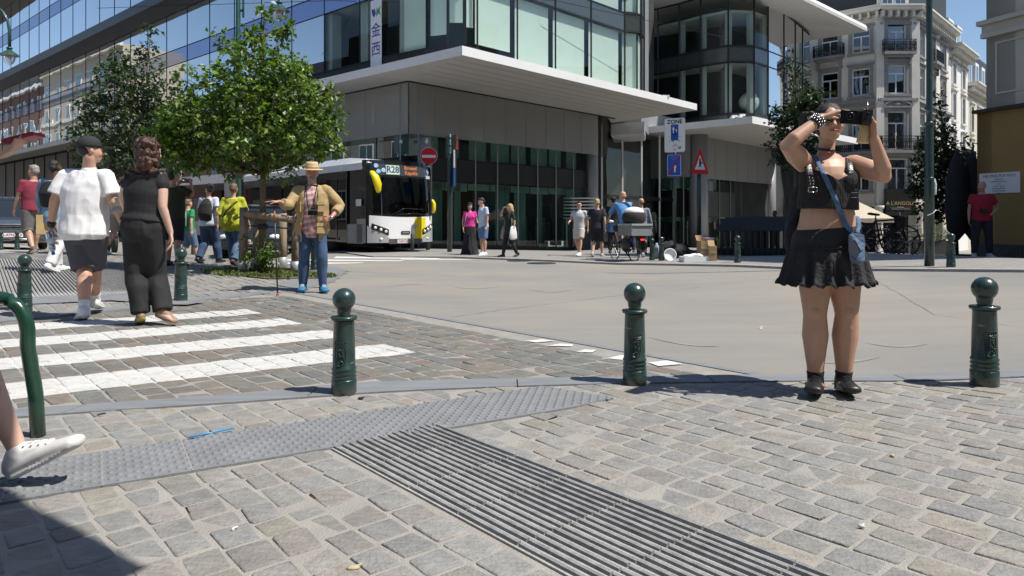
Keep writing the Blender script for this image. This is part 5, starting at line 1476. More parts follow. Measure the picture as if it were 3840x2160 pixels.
    mb = MB(); mb.lathe([(.050, -.006), (.0515, -.006), (.0515, .006), (.050, .006)], (0, 0, 0), BLKL, 28, True, Matrix.Translation(W(3096, 569, -.004)) @ Matrix.Rotation(R(10), 4, 'X') @ Matrix.Rotation(R(5), 4, 'Y') @ Matrix.Diagonal((1, 1.12, 1, 1))); ck = mb.build('choker', None, rt)
    mb = MB(); c = W(3108, 583, -.068); rm = mat('red_pendant', (.40, .02, .02), .3, var=0)
    mb.ell(c + V((-.004, 0, .003)), (.005, .004, .005), rm, 8, 6); mb.ell(c + V((.004, 0, .003)), (.005, .004, .005), rm, 8, 6); mb.ell(c - V((0, 0, .003)), (.005, .004, .008), rm, 8, 6); mb.build('pendant', None, ck)
    f.hair(HAIRB, 'bun', .006); M = f.headm()
    mb = MB(); rnd = random.Random(3)
    for i in range(70):
        a = rnd.uniform(0, 2 * PI); u = rnd.uniform(-.6, 1)
        mb.ell(M @ V(((-.052 + .034 * math.cos(a)) * H, (.030 + .03 * math.sin(a)) * H, (.012 + .036 * u) * H)), rnd.uniform(.009, .017), None, 8, 6)
    o = mb.build('curly_bun', HAIRB, rt); remesh(o, .006, 1, .004, 60)
    mb = MB(); FRB = mat('sunglass_frame', (.02, .012, .03), .15, var=0, coat=.5)
    for sd in (-1, 1):
        mb.ell(M @ V((sd * .0195 * H, -.056 * H, .004 * H)), (.0165 * H, .004 * H, .0125 * H), FRB, 18, 10, M)
        mb.ell(M @ V((sd * .0195 * H, -.0585 * H, .004 * H)), (.0145 * H, .003 * H, .0105 * H), LENSG, 18, 10, M)
        mb.sweep([M @ V((sd * .034 * H, -.052 * H, .008 * H)), M @ V((sd * .046 * H, -.02 * H, .008 * H)), M @ V((sd * .047 * H, .006 * H, .004 * H))], [.0035 * H, .003 * H, .002 * H], FRB, 6)
    mb.sweep([M @ V((-.006 * H, -.060 * H, .009 * H)), M @ V((.006 * H, -.060 * H, .009 * H))], [.003 * H] * 2, FRB, 6)
    mb.build('sunglasses', None, rt)
    wr, el = f.J['wrR'], f.J['elR']; d = (wr - el).normalized(); M2 = Matrix.Translation(wr - d * .035) @ d.to_track_quat('Z', 'Y').to_matrix().to_4x4()
    mb = MB(); mb.lathe([(.030, -.026), (.036, -.024), (.037, .022), (.030, .025)], (0, 0, 0), BLKL, 22, True, M2)
    br = mb.build('bracelet', None, rt); mb = MB()
    for i in range(14):
        for z in (-.016, 0, .016):
            a = 2 * PI * (i + (z == 0) * .5) / 14; mb.ell(M2 @ V((.038 * math.cos(a), .038 * math.sin(a), z)), .0052, STEEL, 6, 4)
    mb.build('stud', None, br)
    mb = MB()
    for n_ in 'RL':
        a = f.J['an' + n_]; b = f.J['kn' + n_]; mb = MB(); mb.sweep([a - V((0, 0, .03)), a, a.lerp(b, .09), a.lerp(b, .125)], [.030 * H, .0262 * H, .0275 * H, .029 * H], BLK, 18); mb.build('sock', None, rt)
    ORN = mat('orange_snakeskin', (.40, .12, .04), .55, var=.6, scale=60)
    f.shoes(BLKL, GUM, 1.05, 'shoe', BLK, 0, .006)
    for n_ in 'RL':
        an, toe = f.J['an' + n_], f.J['toe' + n_]
        for sd in (-1, 1):
            fdir = (toe - an).normalized(); side = fdir.cross(V((0, 0, 1))).normalized()
            mb = MB(); mb.ell(an.lerp(toe, .42) + side * sd * .029 + V((0, 0, -.004)), (.021, .036, .017), ORN, 10, 6); mb.build('shoe_panel', None, rt)
    DEN = mat('denim_strap', (.075, .15, .27), .85, var=.35, scale=25, bump=.3, bscale=150)
    strap(rt, [W(3052, 598, .03), W(3056, 594, -.04), W(3078, 640, -.118), W(3103, 690, -.150), W(3128, 745, -.152), W(3150, 800, -.140), W(3172, 850, -.130), W(3192, 876, -.145)], .014, DEN, 'cross_body_strap', .004)
    strap(rt, [W(3215, 880, -.13), W(3222, 850, -.06), W(3215, 820, .03)], .012, DEN, 'cross_body_strap', .004)
    POU = mat('woven_denim', (.10, .16, .27), .8, var=.5, scale=30, bump=.3, bscale=80, stretch=(1, 1, 3))
    mb = MB(); c0, c1 = W(3208, 895, -.165), W(3216, 985, -.205)
    mb.sweep([c0, c0.lerp(c1, .5), c1], [(.040, .018), (.044, .022), (.040, .018)], POU, 14); po = mb.build('pouch', None, rt, True)
    mb = MB(); a = W(3196, 905, -.190); DKN = mat('navy_patch', (.012, .016, .03), .8, var=.2)
    mb.add([W(3184, 885, -.196), W(3230, 952, -.226), W(3204, 975, -.234), W(3182, 950, -.222)], [(0, 1, 2, 3)], DKN); mb.add([W(3192, 880, -.190), W(3240, 888, -.200), W(3246, 930, -.212), W(3228, 948, -.228)], [(0, 1, 2, 3)], POU); mb.build('pouch_flap', None, po)
    mb = MB(); mb.sweep([W(3060, 960, .20), W(3055, 860, .21), W(3060, 740, .19), W(3075, 650, .16)], [(.15, .06), (.175, .09), (.15, .08), (.09, .05)], None, 18, side=(1, 0, 0))
    mb.ell(W(2985, 900, .15), (.07, .06, .13)); o = mb.build('backpack', BLK, rt); remesh(o, .01, 3, .008, 8)
    ph = empty('phone', at(3208, 442, Yw - .27)[:], 0, 'black phone in a chunky case held up by the woman in the crop top', 'phone'); Mr = Matrix.Rotation(R(7), 4, 'Y') @ Matrix.Rotation(R(-18), 4, 'Z')
    mb = MB(); mb.box((0, 0, 0), (.150, .014, .072), PHONE, M=Mr); mb.box(Mr @ V((0, -.009, 0)), (.142, .006, .064), PHONE, M=Mr); mb.build('case', None, ph)
    mb = MB(); mb.box(Mr @ V((.052, -.020, .004)), (.045, .018, .075), mat('camera_plate', (.03, .03, .033), .3, var=.1), M=Mr); md = mb.build('lens_module', None, ph)
    mb = MB(); My = Matrix.Rotation(R(90), 4, 'X')
    for dx, dz, r in ((-.028, .004, .020), (.052, .018, .009), (.045, -.008, .007)):
        mb.lathe([(r, 0), (r, .010), (r * .8, .011), (r * .72, .004)], Mr @ V((dx, -.012 if dx < 0 else -.028, dz)), PHONE, 20, True, Mr @ My); mb.lathe([(r * .72, .004), (.001, .006)], Mr @ V((dx, -.012 if dx < 0 else -.028, dz)), LENSG, 20, True, Mr @ My)
    mb.build('lens', None, ph)
    mb = MB(); mb.tube([Mr @ V((.056, 0, .035)), Mr @ V((.048, 0, .085))], .0025, STEEL, 6); mb.build('stylus', None, ph)
    cu = empty('cup', at(3240, 500, Yw - .20)[:], 0, 'beige iced drink cup hooked in the fingers of the woman in the crop top', 'cup')
    Mc = Matrix.Rotation(R(8), 4, 'Y'); LAT = mat('latte', (.52, .40, .22), .35, var=.08); CLR = glass('clear_plastic', (.85, .86, .86), refl=.5, ior=1.4, base=.08)
    mb = MB(); mb.lathe([(.030, -.052), (.033, -.05), (.026, .035), (.025, .045)], (0, 0, 0), LAT, 24, True, Mc); mb.build('drink', None, cu)
    mb = MB(); mb.lathe([(.027, .045), (.029, .05), (.026, .07), (.014, .084), (.002, .087)], (.0, 0, 0), CLR, 24, True, Mc); mb.build('dome_lid', None, cu)
    return f
fg_woman()
def hat_man():
    cx, cy = 1176, 1097; g = gp(cx, cy); Yw = g.y; H = 1.80 * Yw / 9.73
    q = Jpx(H, Yw, cx, cy, 0)
    J = dict(pel=q(1174, 850), ch=q(1172, 762), nk=q(1170, 699, .01), hd=q(1170, 652, -.02),
             shR=q(1119, 713), elR=q(1082, 772, -.20), wrR=q(1047, 756, -.36), shL=q(1222, 711), elL=q(1277, 775, .06), wrL=q(1242, 815, -.14),
             hpR=q(1150, 858), hpL=q(1196, 858), knR=q(1141, 965, -.03), knL=q(1207, 965, -.03), anR=q(1136, 1073, .02), anL=q(1211, 1075, .02), toeR=q(1129, 1088, -.17), toeL=q(1221, 1090, -.16))
    f = Fig('bearded man in straw hat and tan jacket leaning on a black walking cane', (g.x, g.y), 0, H, False, 'ruddy', 1., .010, J, None, (13, 2), .006)
    f.hand = {'R': dict(dir=(-1, -.1, .02), palm=(0, 0, -1), curl=.06, spread=.05, thumb=(0, -1, 0)), 'L': dict(dir=(-.75, -.15, -.45), palm=(.1, .9, -.1), curl=.25, thumb=(0, -.3, 1), spread=.12)}
    f.body(vox=.008)
    PL = mat('plaid_cotton', (.5, .2, .18), .85, var=.05)
    L = PL.node_tree.links.new; b = PL.node_tree.nodes['Principled BSDF']; tc = nn(PL, 'ShaderNodeTexCoord')
    mp = nn(PL, 'ShaderNodeMapping'); mp.inputs['Rotation'].default_value = (0, R(12), 0); L(tc.outputs['Object'], mp.inputs[0])
    w1 = nn(PL, 'ShaderNodeTexWave', wave_type='BANDS', bands_direction='X'); w1.inputs['Scale'].default_value = 4.2; w1.inputs['Distortion'].default_value = .5; w2 = nn(PL, 'ShaderNodeTexWave', wave_type='BANDS', bands_direction='Z'); w2.inputs['Scale'].default_value = 4.0; w2.inputs['Distortion'].default_value = .5
    L(mp.outputs[0], w1.inputs[0]); L(mp.outputs[0], w2.inputs[0])
    r1 = nn(PL, 'ShaderNodeValToRGB'); r1.color_ramp.interpolation = 'CONSTANT'; e = r1.color_ramp.elements; e[0].color = (.45, .10, .09, 1); e[1].position = .55; e[1].color = (.68, .62, .62, 1); x = e.new(.82); x.color = (.20, .32, .38, 1)
    r2 = nn(PL, 'ShaderNodeValToRGB'); r2.color_ramp.interpolation = 'CONSTANT'; e = r2.color_ramp.elements; e[0].color = (.62, .24, .22, 1); e[1].position = .6; e[1].color = (.80, .78, .78, 1)
    L(w1.outputs[1], r1.inputs[0]); L(w2.outputs[1], r2.inputs[0]); mx = nn(PL, 'ShaderNodeMix', data_type='RGBA'); mx.inputs[0].default_value = .5; L(r1.outputs[0], mx.inputs[6]); L(r2.outputs[0], mx.inputs[7]); L(mx.outputs[2], b.inputs['Base Color'])
    f.shirt(PL, .445, .008, .3, .004, .006, 'plaid_shirt', collar=1)
    f.pants(mat('faded_jeans', (.045, .085, .165), .85, var=.55, scale=4, bump=.08, bscale=90), .97, .55, .005, (.004, .008, .012), 'jeans', noise_=.010)
    JK = mat('khaki_jacket', (.40, .285, .135), .8, var=.10, scale=6, bump=.3, bscale=22)
    mb = MB(); f.torso(mb, .415, .83, .026, .012); 
    for n in 'RL':
        sh = f.J['sh' + n]; mb.sweep([f.J['nk'] * .5 + sh * .5 + V((0, 0, -.02 * H)), sh], [.038 * H, .040 * H], None, 12)
        q_ = path(f.armp(n), 0, .86 if n == 'R' else .80); mb.sweep([a for a, r in q_], [r + .018 * H for a, r in q_], None, 14, cap=False)
    o = f.fin(mb, 'jacket', JK, .010, .014, 6., (1, 1, .7))
    bm = bmesh.new(); bm.from_mesh(o.data); cx_ = f.tcx(.65)[0] * H
    kill = [fc for fc in bm.faces if abs(fc.calc_center_median().x - cx_) < (.045 + .020 * (.8 - fc.calc_center_median().z / H) / .4) * H + .01 * math.sin(fc.calc_center_median().z * 9) and fc.normal.y < -.05 and fc.calc_center_median().y < 0] + [fc for fc in bm.faces if fc.normal.z < -.75 and abs(fc.calc_center_median().z - .40 * H) < .035 * H and abs(fc.calc_center_median().x - cx_) < .1 * H]
    bmesh.ops.delete(bm, geom=list(set(kill)), context='FACES'); bm.to_mesh(o.data); bm.free()
    so = o.modifiers.new('thick', 'SOLIDIFY'); so.thickness = .006
    for sd in (-1, 1):
        for z in (.50, .665):
            mb = MB(); c = V((cx_ + sd * .088 * H, -.088 * H, z * H)); mb.box(c, (.11, .02, .13), JK, M=Matrix.Rotation(sd * .55, 4, 'Z')); mb.box(c + V((0, -.012, .055)), (.115, .014, .045), JK, M=Matrix.Rotation(sd * .55, 4, 'Z')); mb.build('jacket_pocket', None, o)
    f.shoes(mat('blue_mesh_shoe', (.02, .16, .33), .6, var=.25, scale=40), mat('grey_sole', (.35, .35, .33), .6, var=0), 1.1, 'shoe', WHT)
    f.hair(HAIRG, 'short')
    M = f.headm(); h = H
    mb = MB(); BRD = mat('grey_beard', (.36, .33, .30), .8, var=.3, scale=60, bump=.6, bscale=150)
    for (x, y, z, a, b_, c) in ((0, -.032, -.050, .024, .020, .024), (.020, -.026, -.036, .014, .020, .020), (-.020, -.026, -.036, .014, .020, .020), (0, -.053, -.026, .018, .006, .005), (0, -.038, -.068, .014, .012, .012)): mb.ell(M @ V((x * h, y * h, z * h)), (a * h, b_ * h, c * h), None, 12, 8, M)
    o = mb.build('beard', BRD, f.root); remesh(o, .006, 1, .003, 50)
    STR = mat('straw', (.60, .46, .26), .8, var=.15, scale=30, bump=.4, bscale=200, stretch=(1, 1, 3))
    mb = MB(); Mh = M @ Matrix.Rotation(R(4), 4, 'X'); prof = [(.080, .030), (.085, .033), (.078, .038), (.053, .040), (.050, .044), (.048, .075), (.044, .090), (.036, .094), (.016, .086), (.002, .084)]
    mb.lathe([(a * h, b_ * h) for a, b_ in [(.05, .026)] + prof], (0, 0, 0), STR, 36, True, Mh @ Matrix.Diagonal((1, 1.12, 1, 1))); ht = mb.build('straw_hat', None, f.root)
    mb = MB(); mb.lathe([(.0505 * h, .042 * h), (.0520 * h, .042 * h), (.0505 * h, .056 * h), (.0490 * h, .056 * h)], (0, 0, 0), mat('hat_band', (.36, .20, .07), .7, var=.1), 32, True, Mh @ Matrix.Diagonal((1, 1.12, 1, 1))); mb.build('hat_band', None, ht)
    mb = MB()
    for sd in (-1, 1):
        c = M @ V((sd * .0185 * h, -.058 * h, .004 * h)); ring = [c + (M.to_3x3() @ V((math.cos(a) * .013 * h, 0, math.sin(a) * .011 * h))) for a in [k * PI / 6 for k in range(13)]]; mb.tube(ring, .0012, STEEL, 5)
        mb.tube([M @ V((sd * .031 * h, -.056 * h, .006 * h)), M @ V((sd * .044 * h, -.01 * h, .004 * h))], .0012, STEEL, 5)
    mb.build('glasses', None, f.root)
    W = lambda *a: V(q(*a)) * H
    cm = empty('camera', at(1173, 797, Yw - .22)[:], 0, 'black and silver camera hanging on the chest of the man in the straw hat', 'camera')
    mb = MB(); mb.box((0, 0, 0), (.125, .04, .075), PHONE); mb.box((0, 0, .036), (.12, .042, .018), STEEL); mb.box((0, 0, .052), (.045, .04, .025), PHONE); mb.build('camera_body', None, cm)
    mb = MB(); mb.lathe([(.034, 0), (.034, .045), (.030, .05), (.026, .035)], (.0, -.02, -.005), PHONE, 24, True, Matrix.Rotation(R(90), 4, 'X')); mb.lathe([(.026, .036), (.001, .04)], (0, -.02, -.005), LENSG, 20, True, Matrix.Rotation(R(90), 4, 'X')); mb.build('lens', None, cm)
    mb = MB()
    for sd, px in ((-1, 1150), (1, 1192)):
        mb.sweep([V((sd * .06, .01, .03)), cm.location * 0 + (at(px + sd * 0, 740, Yw - .17) - cm.location), at(1170 + sd * 22, 695, Yw - .07) - cm.location, at(1170 + sd * 14, 684, Yw + .03) - cm.location], [(.006, .003)] * 4, BLKL, 6)
    mb.build('neck_strap', None, cm)
    b0 = gp(1041, 1110); ca = empty('walking_cane', b0[:], 0, 'slim black walking cane with a red tip under the hand of the bearded man', 'cane')
    tp = at(1028, 768, Yw - .36) - b0
    mb = MB(); mb.tube([V((0, 0, .03)), tp * .98], .010, BLKL, 10); mb.build('shaft', None, ca)
    mb = MB(); mb.tube([tp * .80, tp * .93], .014, mat('cane_wood', (.22, .07, .025), .4, var=.2), 10); mb.build('grip_collar', None, ca)
    mb = MB(); mb.sweep([tp + V((-.05, 0, .0)), tp + V((.0, 0, .006)), tp + V((.05, 0, 0))], [.013, .015, .012], BLKL, 10); mb.build('handle', None, ca)
    mb = MB(); mb.lathe([(.017, 0), (.017, .012), (.013, .045)], (0, 0, .0), mat('red_rubber', (.35, .03, .04), .5, var=.1), 12); mb.build('rubber_tip', None, ca)
    mb = MB(); wv_ = f.J['wrL']; mb.ell(wv_ + V((.01, -.01, .0)), (.028, .028, .022), STEEL, 14, 8); mb.build('wrist_watch', None, f.root)
hat_man()
def white_man():
    cx, cy = 335, 1203; g = gp(cx, cy); Yw = g.y; H = (cy - 514) / FOC * Yw
    q = Jpx(H, Yw, cx, cy, 180)
    J = dict(pel=q(316, 860), ch=q(318, 722), nk=q(334, 640, .01), hd=q(341, 566, .0), shR=q(396, 656), elR=q(428, 760, -.02), wrR=q(464, 845, .10), shL=q(252, 654), elL=q(205, 752, -.04), wrL=q(192, 842, .02),
             hpR=q(348, 875), hpL=q(292, 875), knL=q(318, 1010, .08), anL=q(314, 1150, -.10), toeL=q(300, 1190, .06), knR=q(352, 1000, .20), anR=q(357, 1128, .42), toeR=q(372, 1150, .62))
    J['anL'] = q(314, 1165, -.06); J['toeL'] = q(298, 1196, .10)
    f = Fig('man in white T-shirt, dark shorts and black cap holding a water bottle', (g.x, g.y), 180, H, False, 'light', 1.05, .010, J, None, (-50, 0), .012)
    f.legr = [(.056, 0), (.048, .5), (.036, .95), (.041, 1.35), (.026, 1.8), (.021, 2)]; f.armr = [(.031, 0), (.031, .5), (.025, 1), (.025, 1.2), (.016, 2)]
    f.hand = {'L': dict(curl=.75, palm=(-1, -.2, 0)), 'R': dict(curl=.4)}
    f.body(vox=.009)
    f.shirt(WHT, .475, .014, .40, .020, .014, 'white_tshirt', noise_=.014, vox=.009)
    mb = MB(); mb.sweep([f.J['nk'] - V((0, 0, .0)), f.J['nk'] + V((0, 0, .012 * H))], [(.046 * H, .042 * H), (.036 * H, .036 * H)], WHT, 18); mb.build('collar', None, f.root)
    f.pants(cloth('dark_grey_shorts', (.07, .073, .09)), .47, .53, .012, (.020, .030, .040), 'shorts', noise_=.010)
    f.shoes(WHS, WHS, 1.12, 'shoe', WHS)
    for n_ in 'RL':
        a, b = f.J['an' + n_], f.J['kn' + n_]; mb = MB(); mb.sweep([a - V((0, 0, .03)), a.lerp(b, .15), a.lerp(b, .22)], [.028 * H, .0265 * H, .029 * H], WHT, 16); mb.build('sock', None, f.root)
    f.hair(HAIRK, 'buzz'); f.cap(cloth('black_cap', (.022, .023, .026)))
    mb = MB(); wr, el = f.J['wrL'], f.J['elL']; mb.sweep([wr, wr.lerp(el, .06)], [.021 * H, .022 * H], BLKL, 14); mb.build('bracelet', None, f.root)
    bt = empty('water_bottle', at(190, 905, Yw)[:], 0, 'clear plastic water bottle with blue cap hanging from the hand of the white T-shirt man', 'bottle')
    Mb_ = Matrix.Rotation(R(-12), 4, 'Y'); PET = mat('clear_pet', (.50, .62, .72), .08, var=0, trans=.75, ior=1.3); 
    mb = MB(); k = Yw / 7
    mb.lathe([(.012, .10), (.028, .09), (.032, .05), (.030, .0), (.033, -.05), (.030, -.085), (.012, -.115)], (0, 0, 0), PET, 20, True, Mb_); mb.build('bottle_body', None, bt)
    mb = MB(); mb.lathe([(.0325, -.03), (.0335, -.03), (.0335, .03), (.0325, .03)], (0, 0, 0), mat('bottle_label', (.55, .65, .78), .5, var=.3, scale=60), 20, True, Mb_); mb.build('label', None, bt)
    mb = MB(); mb.lathe([(.015, -.112), (.016, -.135), (.014, -.138)], (0, 0, 0), mat('bottle_cap_blue', (.02, .13, .50), .4, var=0), 16, True, Mb_); mb.build('cap', None, bt)
white_man()
def black_woman():
    cx, cy = 552, 1222; g = gp(cx, cy); Yw = g.y; H = (cy - 508) / FOC * Yw
    q = Jpx(H, Yw, cx, cy, 180)
    J = dict(pel=q(534, 845), ch=q(542, 724), nk=q(556, 640, .01), hd=q(563, 572, .0), shR=q(606, 668), elR=q(610, 778, -.04), wrR=q(640, 872, .02), shL=q(484, 668), elL=q(462, 745, .10), wrL=q(472, 790, .28),
             hpR=q(562, 872), hpL=q(510, 872), knL=q(508, 1030, .02), anL=q(528, 1180, -.04), toeL=q(520, 1212, .12), knR=q(590, 1030, .10), anR=q(610, 1170, -.02), toeR=q(655, 1203, -.06))
    f = Fig('woman in black top and wide black trousers with wavy auburn hair walking away', (g.x, g.y), 180, H, True, 'pale', 1.05, .010, J, None, (-15, 0), .006)
    f.T[4] = (.655, .088, .064, -.003); f.T[5] = (.72, .098, .07, -.004)
    f.hand = {'R': dict(curl=.35, palm=(1, .5, 0), dir=(.3, 0, -1)), 'L': dict(curl=.8)}
    f.hand['R']['dir'] = (-.15, 0, -1)
    f.armr = [(.030, 0), (.029, .5), (.0225, 1), (.0225, 1.2), (.0145, 2)]
    f.body(vox=.009)
    mb = MB(); f.torso(mb, .55, .805, .010, .004)
    for n in 'RL':
        sh = f.J['sh' + n]; mb.sweep([f.J['nk'] * .5 + sh * .5 + V((0, 0, -.03 * H)), sh + V((0, 0, -.004 * H)), sh.lerp(f.J['el' + n], .22)], [.036 * H, .040 * H, .040 * H], None, 12)
    for k in range(3): 
        nk = f.J['nk']; mb.sweep([nk + V((.075 * H, .045 * H, -.005 * H)), nk + V((0, .06 * H, -.035 * H - k * .022 * H)), nk + V((-.075 * H, .045 * H, -.005 * H))], [.010 * H, .012 * H, .010 * H], None, 8)
    f.fin(mb, 'black_top', BLK, .010, .005, 7, (1, 1, .8))
    f.pants(BLK, .985, .60, .008, (.012, .020, .036), 'wide_trousers', noise_=.016, vox=.012)
    f.shoes(mat('sandal_leather', (.30, .19, .12), .6, var=.1), mat('sandal_sole', (.45, .42, .10), .6, var=0), .82, 'sandal')
    f.hair(HAIRA, 'curly', .007)
    strap(f.root, [q_ * H for q_ in (V(q(484, 640, -.07)), V(q(470, 700, .02)), V(q(464, 765, .22)))], .012, BLKL, 'bag_strap', .004)
    bg_ = empty('handbag', at(466, 770, Yw + .33)[:], 0, 'small silver grey handbag at the elbow of the woman in black', 'handbag')
    mb = MB(); mb.box((0, 0, 0), (.20, .07, .15), mat('silver_leather', (.30, .30, .31), .3, metal=.6, var=.2)); mb.build('bag_body', None, bg_)
    mb = MB(); mb.box((0, -.038, .03), (.19, .01, .08), mat('silver_flap', (.42, .42, .43), .25, metal=.7, var=.15)); mb.build('flap', None, bg_)
black_woman()
def left_edge():
    Yw = 2.62; q = Jpx(1.70, Yw, -300, 1800, 90)
    cx, cy = -300, 1800; H = 1.70
    X = (cx - 1920) / FOC * Yw
    J = dict(hd=(0, 0, .93), nk=(0, .0, .825), knR=q(-130, 1250, -.06), anR=q(78, 1722, -.06), toeR=q(285, 1662, -.06), hpR=q(-290, 960, -.06), elR=q(-250, 790, -.16), wrR=q(-62, 600, -.20), hpL=q(-300, 960, .08), knL=q(-340, 1360, .08), anL=q(-560, 1700, .08), toeL=q(-420, 1800, .08))
    f = Fig('walker cut off by the left edge, bare leg, white sneaker, hand with red phone', (X, Yw, .015), 90, H, True, 'pale', 1., .008, J)
    f.hand = {'R': dict(dir=q_dir(90, (.93, 0, .18)), palm=q_dir(90, (0, -.3, 1)), curl=.28, thumb=q_dir(90, (0, -1, .2)))}
    f.legr = [(.050, 0), (.042, .5), (.032, .95), (.035, 1.35), (.020, 1.85), (.017, 2)]
    f.body(vox=.007, face=False)
    f.shirt(BLK, .47, .012, .33, .01, .01, 'dark_shirt'); f.pants(BLK, .42, .55, .01, (.014, .02, .024), 'shorts')
    f.shoes(mat('grey_white_sneaker', (.62, .61, .60), .6, var=.1), WHS, 1.0, 'sneaker', WHT); f.hair(HAIRB, 'short')
    ph = empty('red_phone', at(88, 520, Yw - .20)[:], 0, 'phone in a dark red case in the hand at the left edge', 'phone')
    mb = MB(); Mr = Matrix.Rotation(R(-14), 4, 'Y'); mb.box((0, 0, 0), (.115, .06, .012), mat('red_case', (.30, .01, .045), .45, var=.05), M=Mr); mb.build('case', None, ph)
    mb = MB(); mb.box(Mr @ V((0, 0, .008)), (.10, .054, .003), PHONE, M=Mr); mb.build('screen', None, ph)
def q_dir(yaw, v):
    a = -R(yaw); return (v[0] * math.cos(a) - v[1] * math.sin(a), v[0] * math.sin(a) + v[1] * math.cos(a), v[2])
left_edge()
f = simple('man in burgundy T-shirt with white letters and grey cargo shorts', 126, 957, 619, -125, skin='tan', fat=.012, J=dict(WALKA), head=(20, 0))
f.body(); f.shirt(cloth('burgundy', (.22, .025, .05)), .475, .012, .34, .014, .010); sh = f.root
f.pants(cloth('cargo_grey', (.16, .15, .145), var=.2), .54, .53, .014, (.022, .026, .030), 'cargo_shorts'); f.shoes(mat('sandal_brown', (.12, .09, .07), .6), SOLE, 1., 'sandal'); f.hair(HAIRG, 'short')
mb = MB(); Mt = Matrix.Translation(V((0, 0, 0)))
fm = frame_m((.045, -.145, .70 * f.H), (1, 0, 0)); mb.text('ROYAL', .12, frame_m((0, -.175, .725 * f.H), (1, 0, 0)), WHT, bold=.004); mb.text('MAL', .12, frame_m((0, -.175, .655 * f.H), (1, 0, 0)), WHT, bold=.004); mb.build('chest_print', None, f.root)
f = simple('man in faded denim shirt and white jeans, left of the white T-shirt man', 205, 1024, 600, 175, skin='brown', J=dict(WALKB, elL=(.16, -.02, .64), wrL=(.17, -.09, .50)))
f.body(); f.shirt(cloth('light_denim', (.20, .31, .42), var=.25), .44, .014, .9, .012, .01, 'denim_shirt', noise_=.012); f.pants(cloth('white_denim', (.62, .62, .64), var=.2), .97, .54, .010, (.012, .018, .022), 'white_jeans', noise_=.02); f.shoes(WHS, SOLE); f.hair(HAIRK, 'buzz')
mb = MB(); mb.sweep([V((.02, .11, .60 * f.H)), V((.02, .13, .70 * f.H)), V((.02, .11, .79 * f.H))], [(.12, .05), (.14, .07), (.10, .04)], None, 14, side=(1, 0, 0)); o = mb.build('backpack', BLK, f.root); remesh(o, .014, 2, .006, 8)
pb = empty('paper_bag', at(163, 842, gp(205, 1024).y - .1)[:], .3, 'tan paper bag carried by the man in the denim shirt', 'bag')
mb = MB(); mb.box((0, 0, 0), (.18, .10, .30), mat('kraft_paper', (.50, .36, .17), .8, var=.12), rz=.2); mb.build('bag_body', None, pb); mb = MB(); mb.tube([V((-.05, 0, .15)), V((-.04, 0, .24)), V((.04, 0, .24)), V((.05, 0, .15))], .005, BLK, 6); mb.build('handle', None, pb)
f = simple('man in dark olive T-shirt raising a camera beside the woman in black', 650, 1000, 637, 165, skin='tan', fat=.012, J=dict(elR=(-.175, -.07, .735), wrR=(-.10, -.14, .87), elL=(.17, -.07, .74), wrL=(.07, -.15, .86)), head=(-10, 0))
f.hand = {'R': dict(dir=(.4, 0, .6), palm=(1, 0, 0), curl=.6), 'L': dict(dir=(-.4, 0, .6), palm=(-1, 0, 0), curl=.6)}
f.body(); f.shirt(cloth('dark_olive', (.030, .034, .022)), .475, .014, .33, .014, .012); f.pants(cloth('navy_shorts', (.014, .016, .026)), .5, .53, .012, (.020, .026, .030), 'shorts'); f.shoes(BLKL, BLKL); f.hair(HAIRK, 'short'); 
mb = MB(); mb.sweep([V((0, .10, .62 * f.H)), V((0, .12, .70 * f.H)), V((0, .10, .78 * f.H))], [(.07, .04), (.09, .05), (.07, .03)], None, 12, side=(1, 0, 0)); mb.build('small_backpack', cloth('olive_webbing', (.06, .065, .04)), f.root, True)
hc_ = f.root.matrix_world
bpy.context.view_layer.update(); pc = f.root.matrix_world @ V((-.02, -.17 * f.H, .90 * f.H))
cmr = empty('camera', pc[:], R(165), 'black camera held up by the man in the dark olive T-shirt', 'camera'); mb = MB(); mb.box((0, 0, 0), (.14, .06, .09), PHONE); mb.build('camera_body', None, cmr); mb = MB(); mb.lathe([(.035, 0), (.035, .1), (.03, .1)], (0, -.03, 0), PHONE, 18, True, Matrix.Rotation(R(90), 4, 'X')); mb.build('lens', None, cmr)
f = simple('child in green T-shirt with small grey backpack between the two couples', 706, 985, 745, 150, skin='light', J=dict(WALKA, hd=(0, -.004, .92)), H=None)
f.body(); f.shirt(cloth('green_cotton', (.02, .26, .09)), .48, .012, .33, .012, .01); f.pants(cloth('child_blue_shorts', (.10, .17, .27)), .55, .53, .012, (.02, .024, .028), 'shorts'); f.shoes(BLKL, SOLE); f.hair(HAIRM, 'short')
mb = MB(); mb.sweep([V((0, .12, .58 * f.H)), V((0, .14, .68 * f.H)), V((0, .11, .78 * f.H))], [(.10, .05), (.11, .06), (.08, .04)], None, 12, side=(1, 0, 0)); mb.build('backpack', cloth('grey_nylon', (.28, .29, .31)), f.root, True)
f = simple('woman in white T-shirt with dark backpack and blue jeans turning her head to the right', 784, 992, 689, 172, fem=True, skin='light', J=dict(WALKA), head=(60, 0), fat=.008)
f.body(); f.shirt(cloth('pale_blue_cotton', (.55, .60, .72)), .48, .012, .33, .014, .012); f.pants(JEAN, .96, .56, .008, (.012, .02, .03), 'jeans', noise_=.012); f.shoes(BLKL, BLKL); f.hair(HAIRB, 'bun')
mb = MB(); mb.sweep([V((0, .10, .54 * f.H)), V((0, .15, .63 * f.H)), V((0, .12, .74 * f.H)), V((0, .09, .80 * f.H))], [(.13, .06), (.15, .09), (.13, .07), (.07, .03)], None, 14, side=(1, 0, 0)); o = mb.build('backpack', cloth('black_brown_nylon', (.02, .018, .016)), f.root); remesh(o, .014, 2, .008, 8)
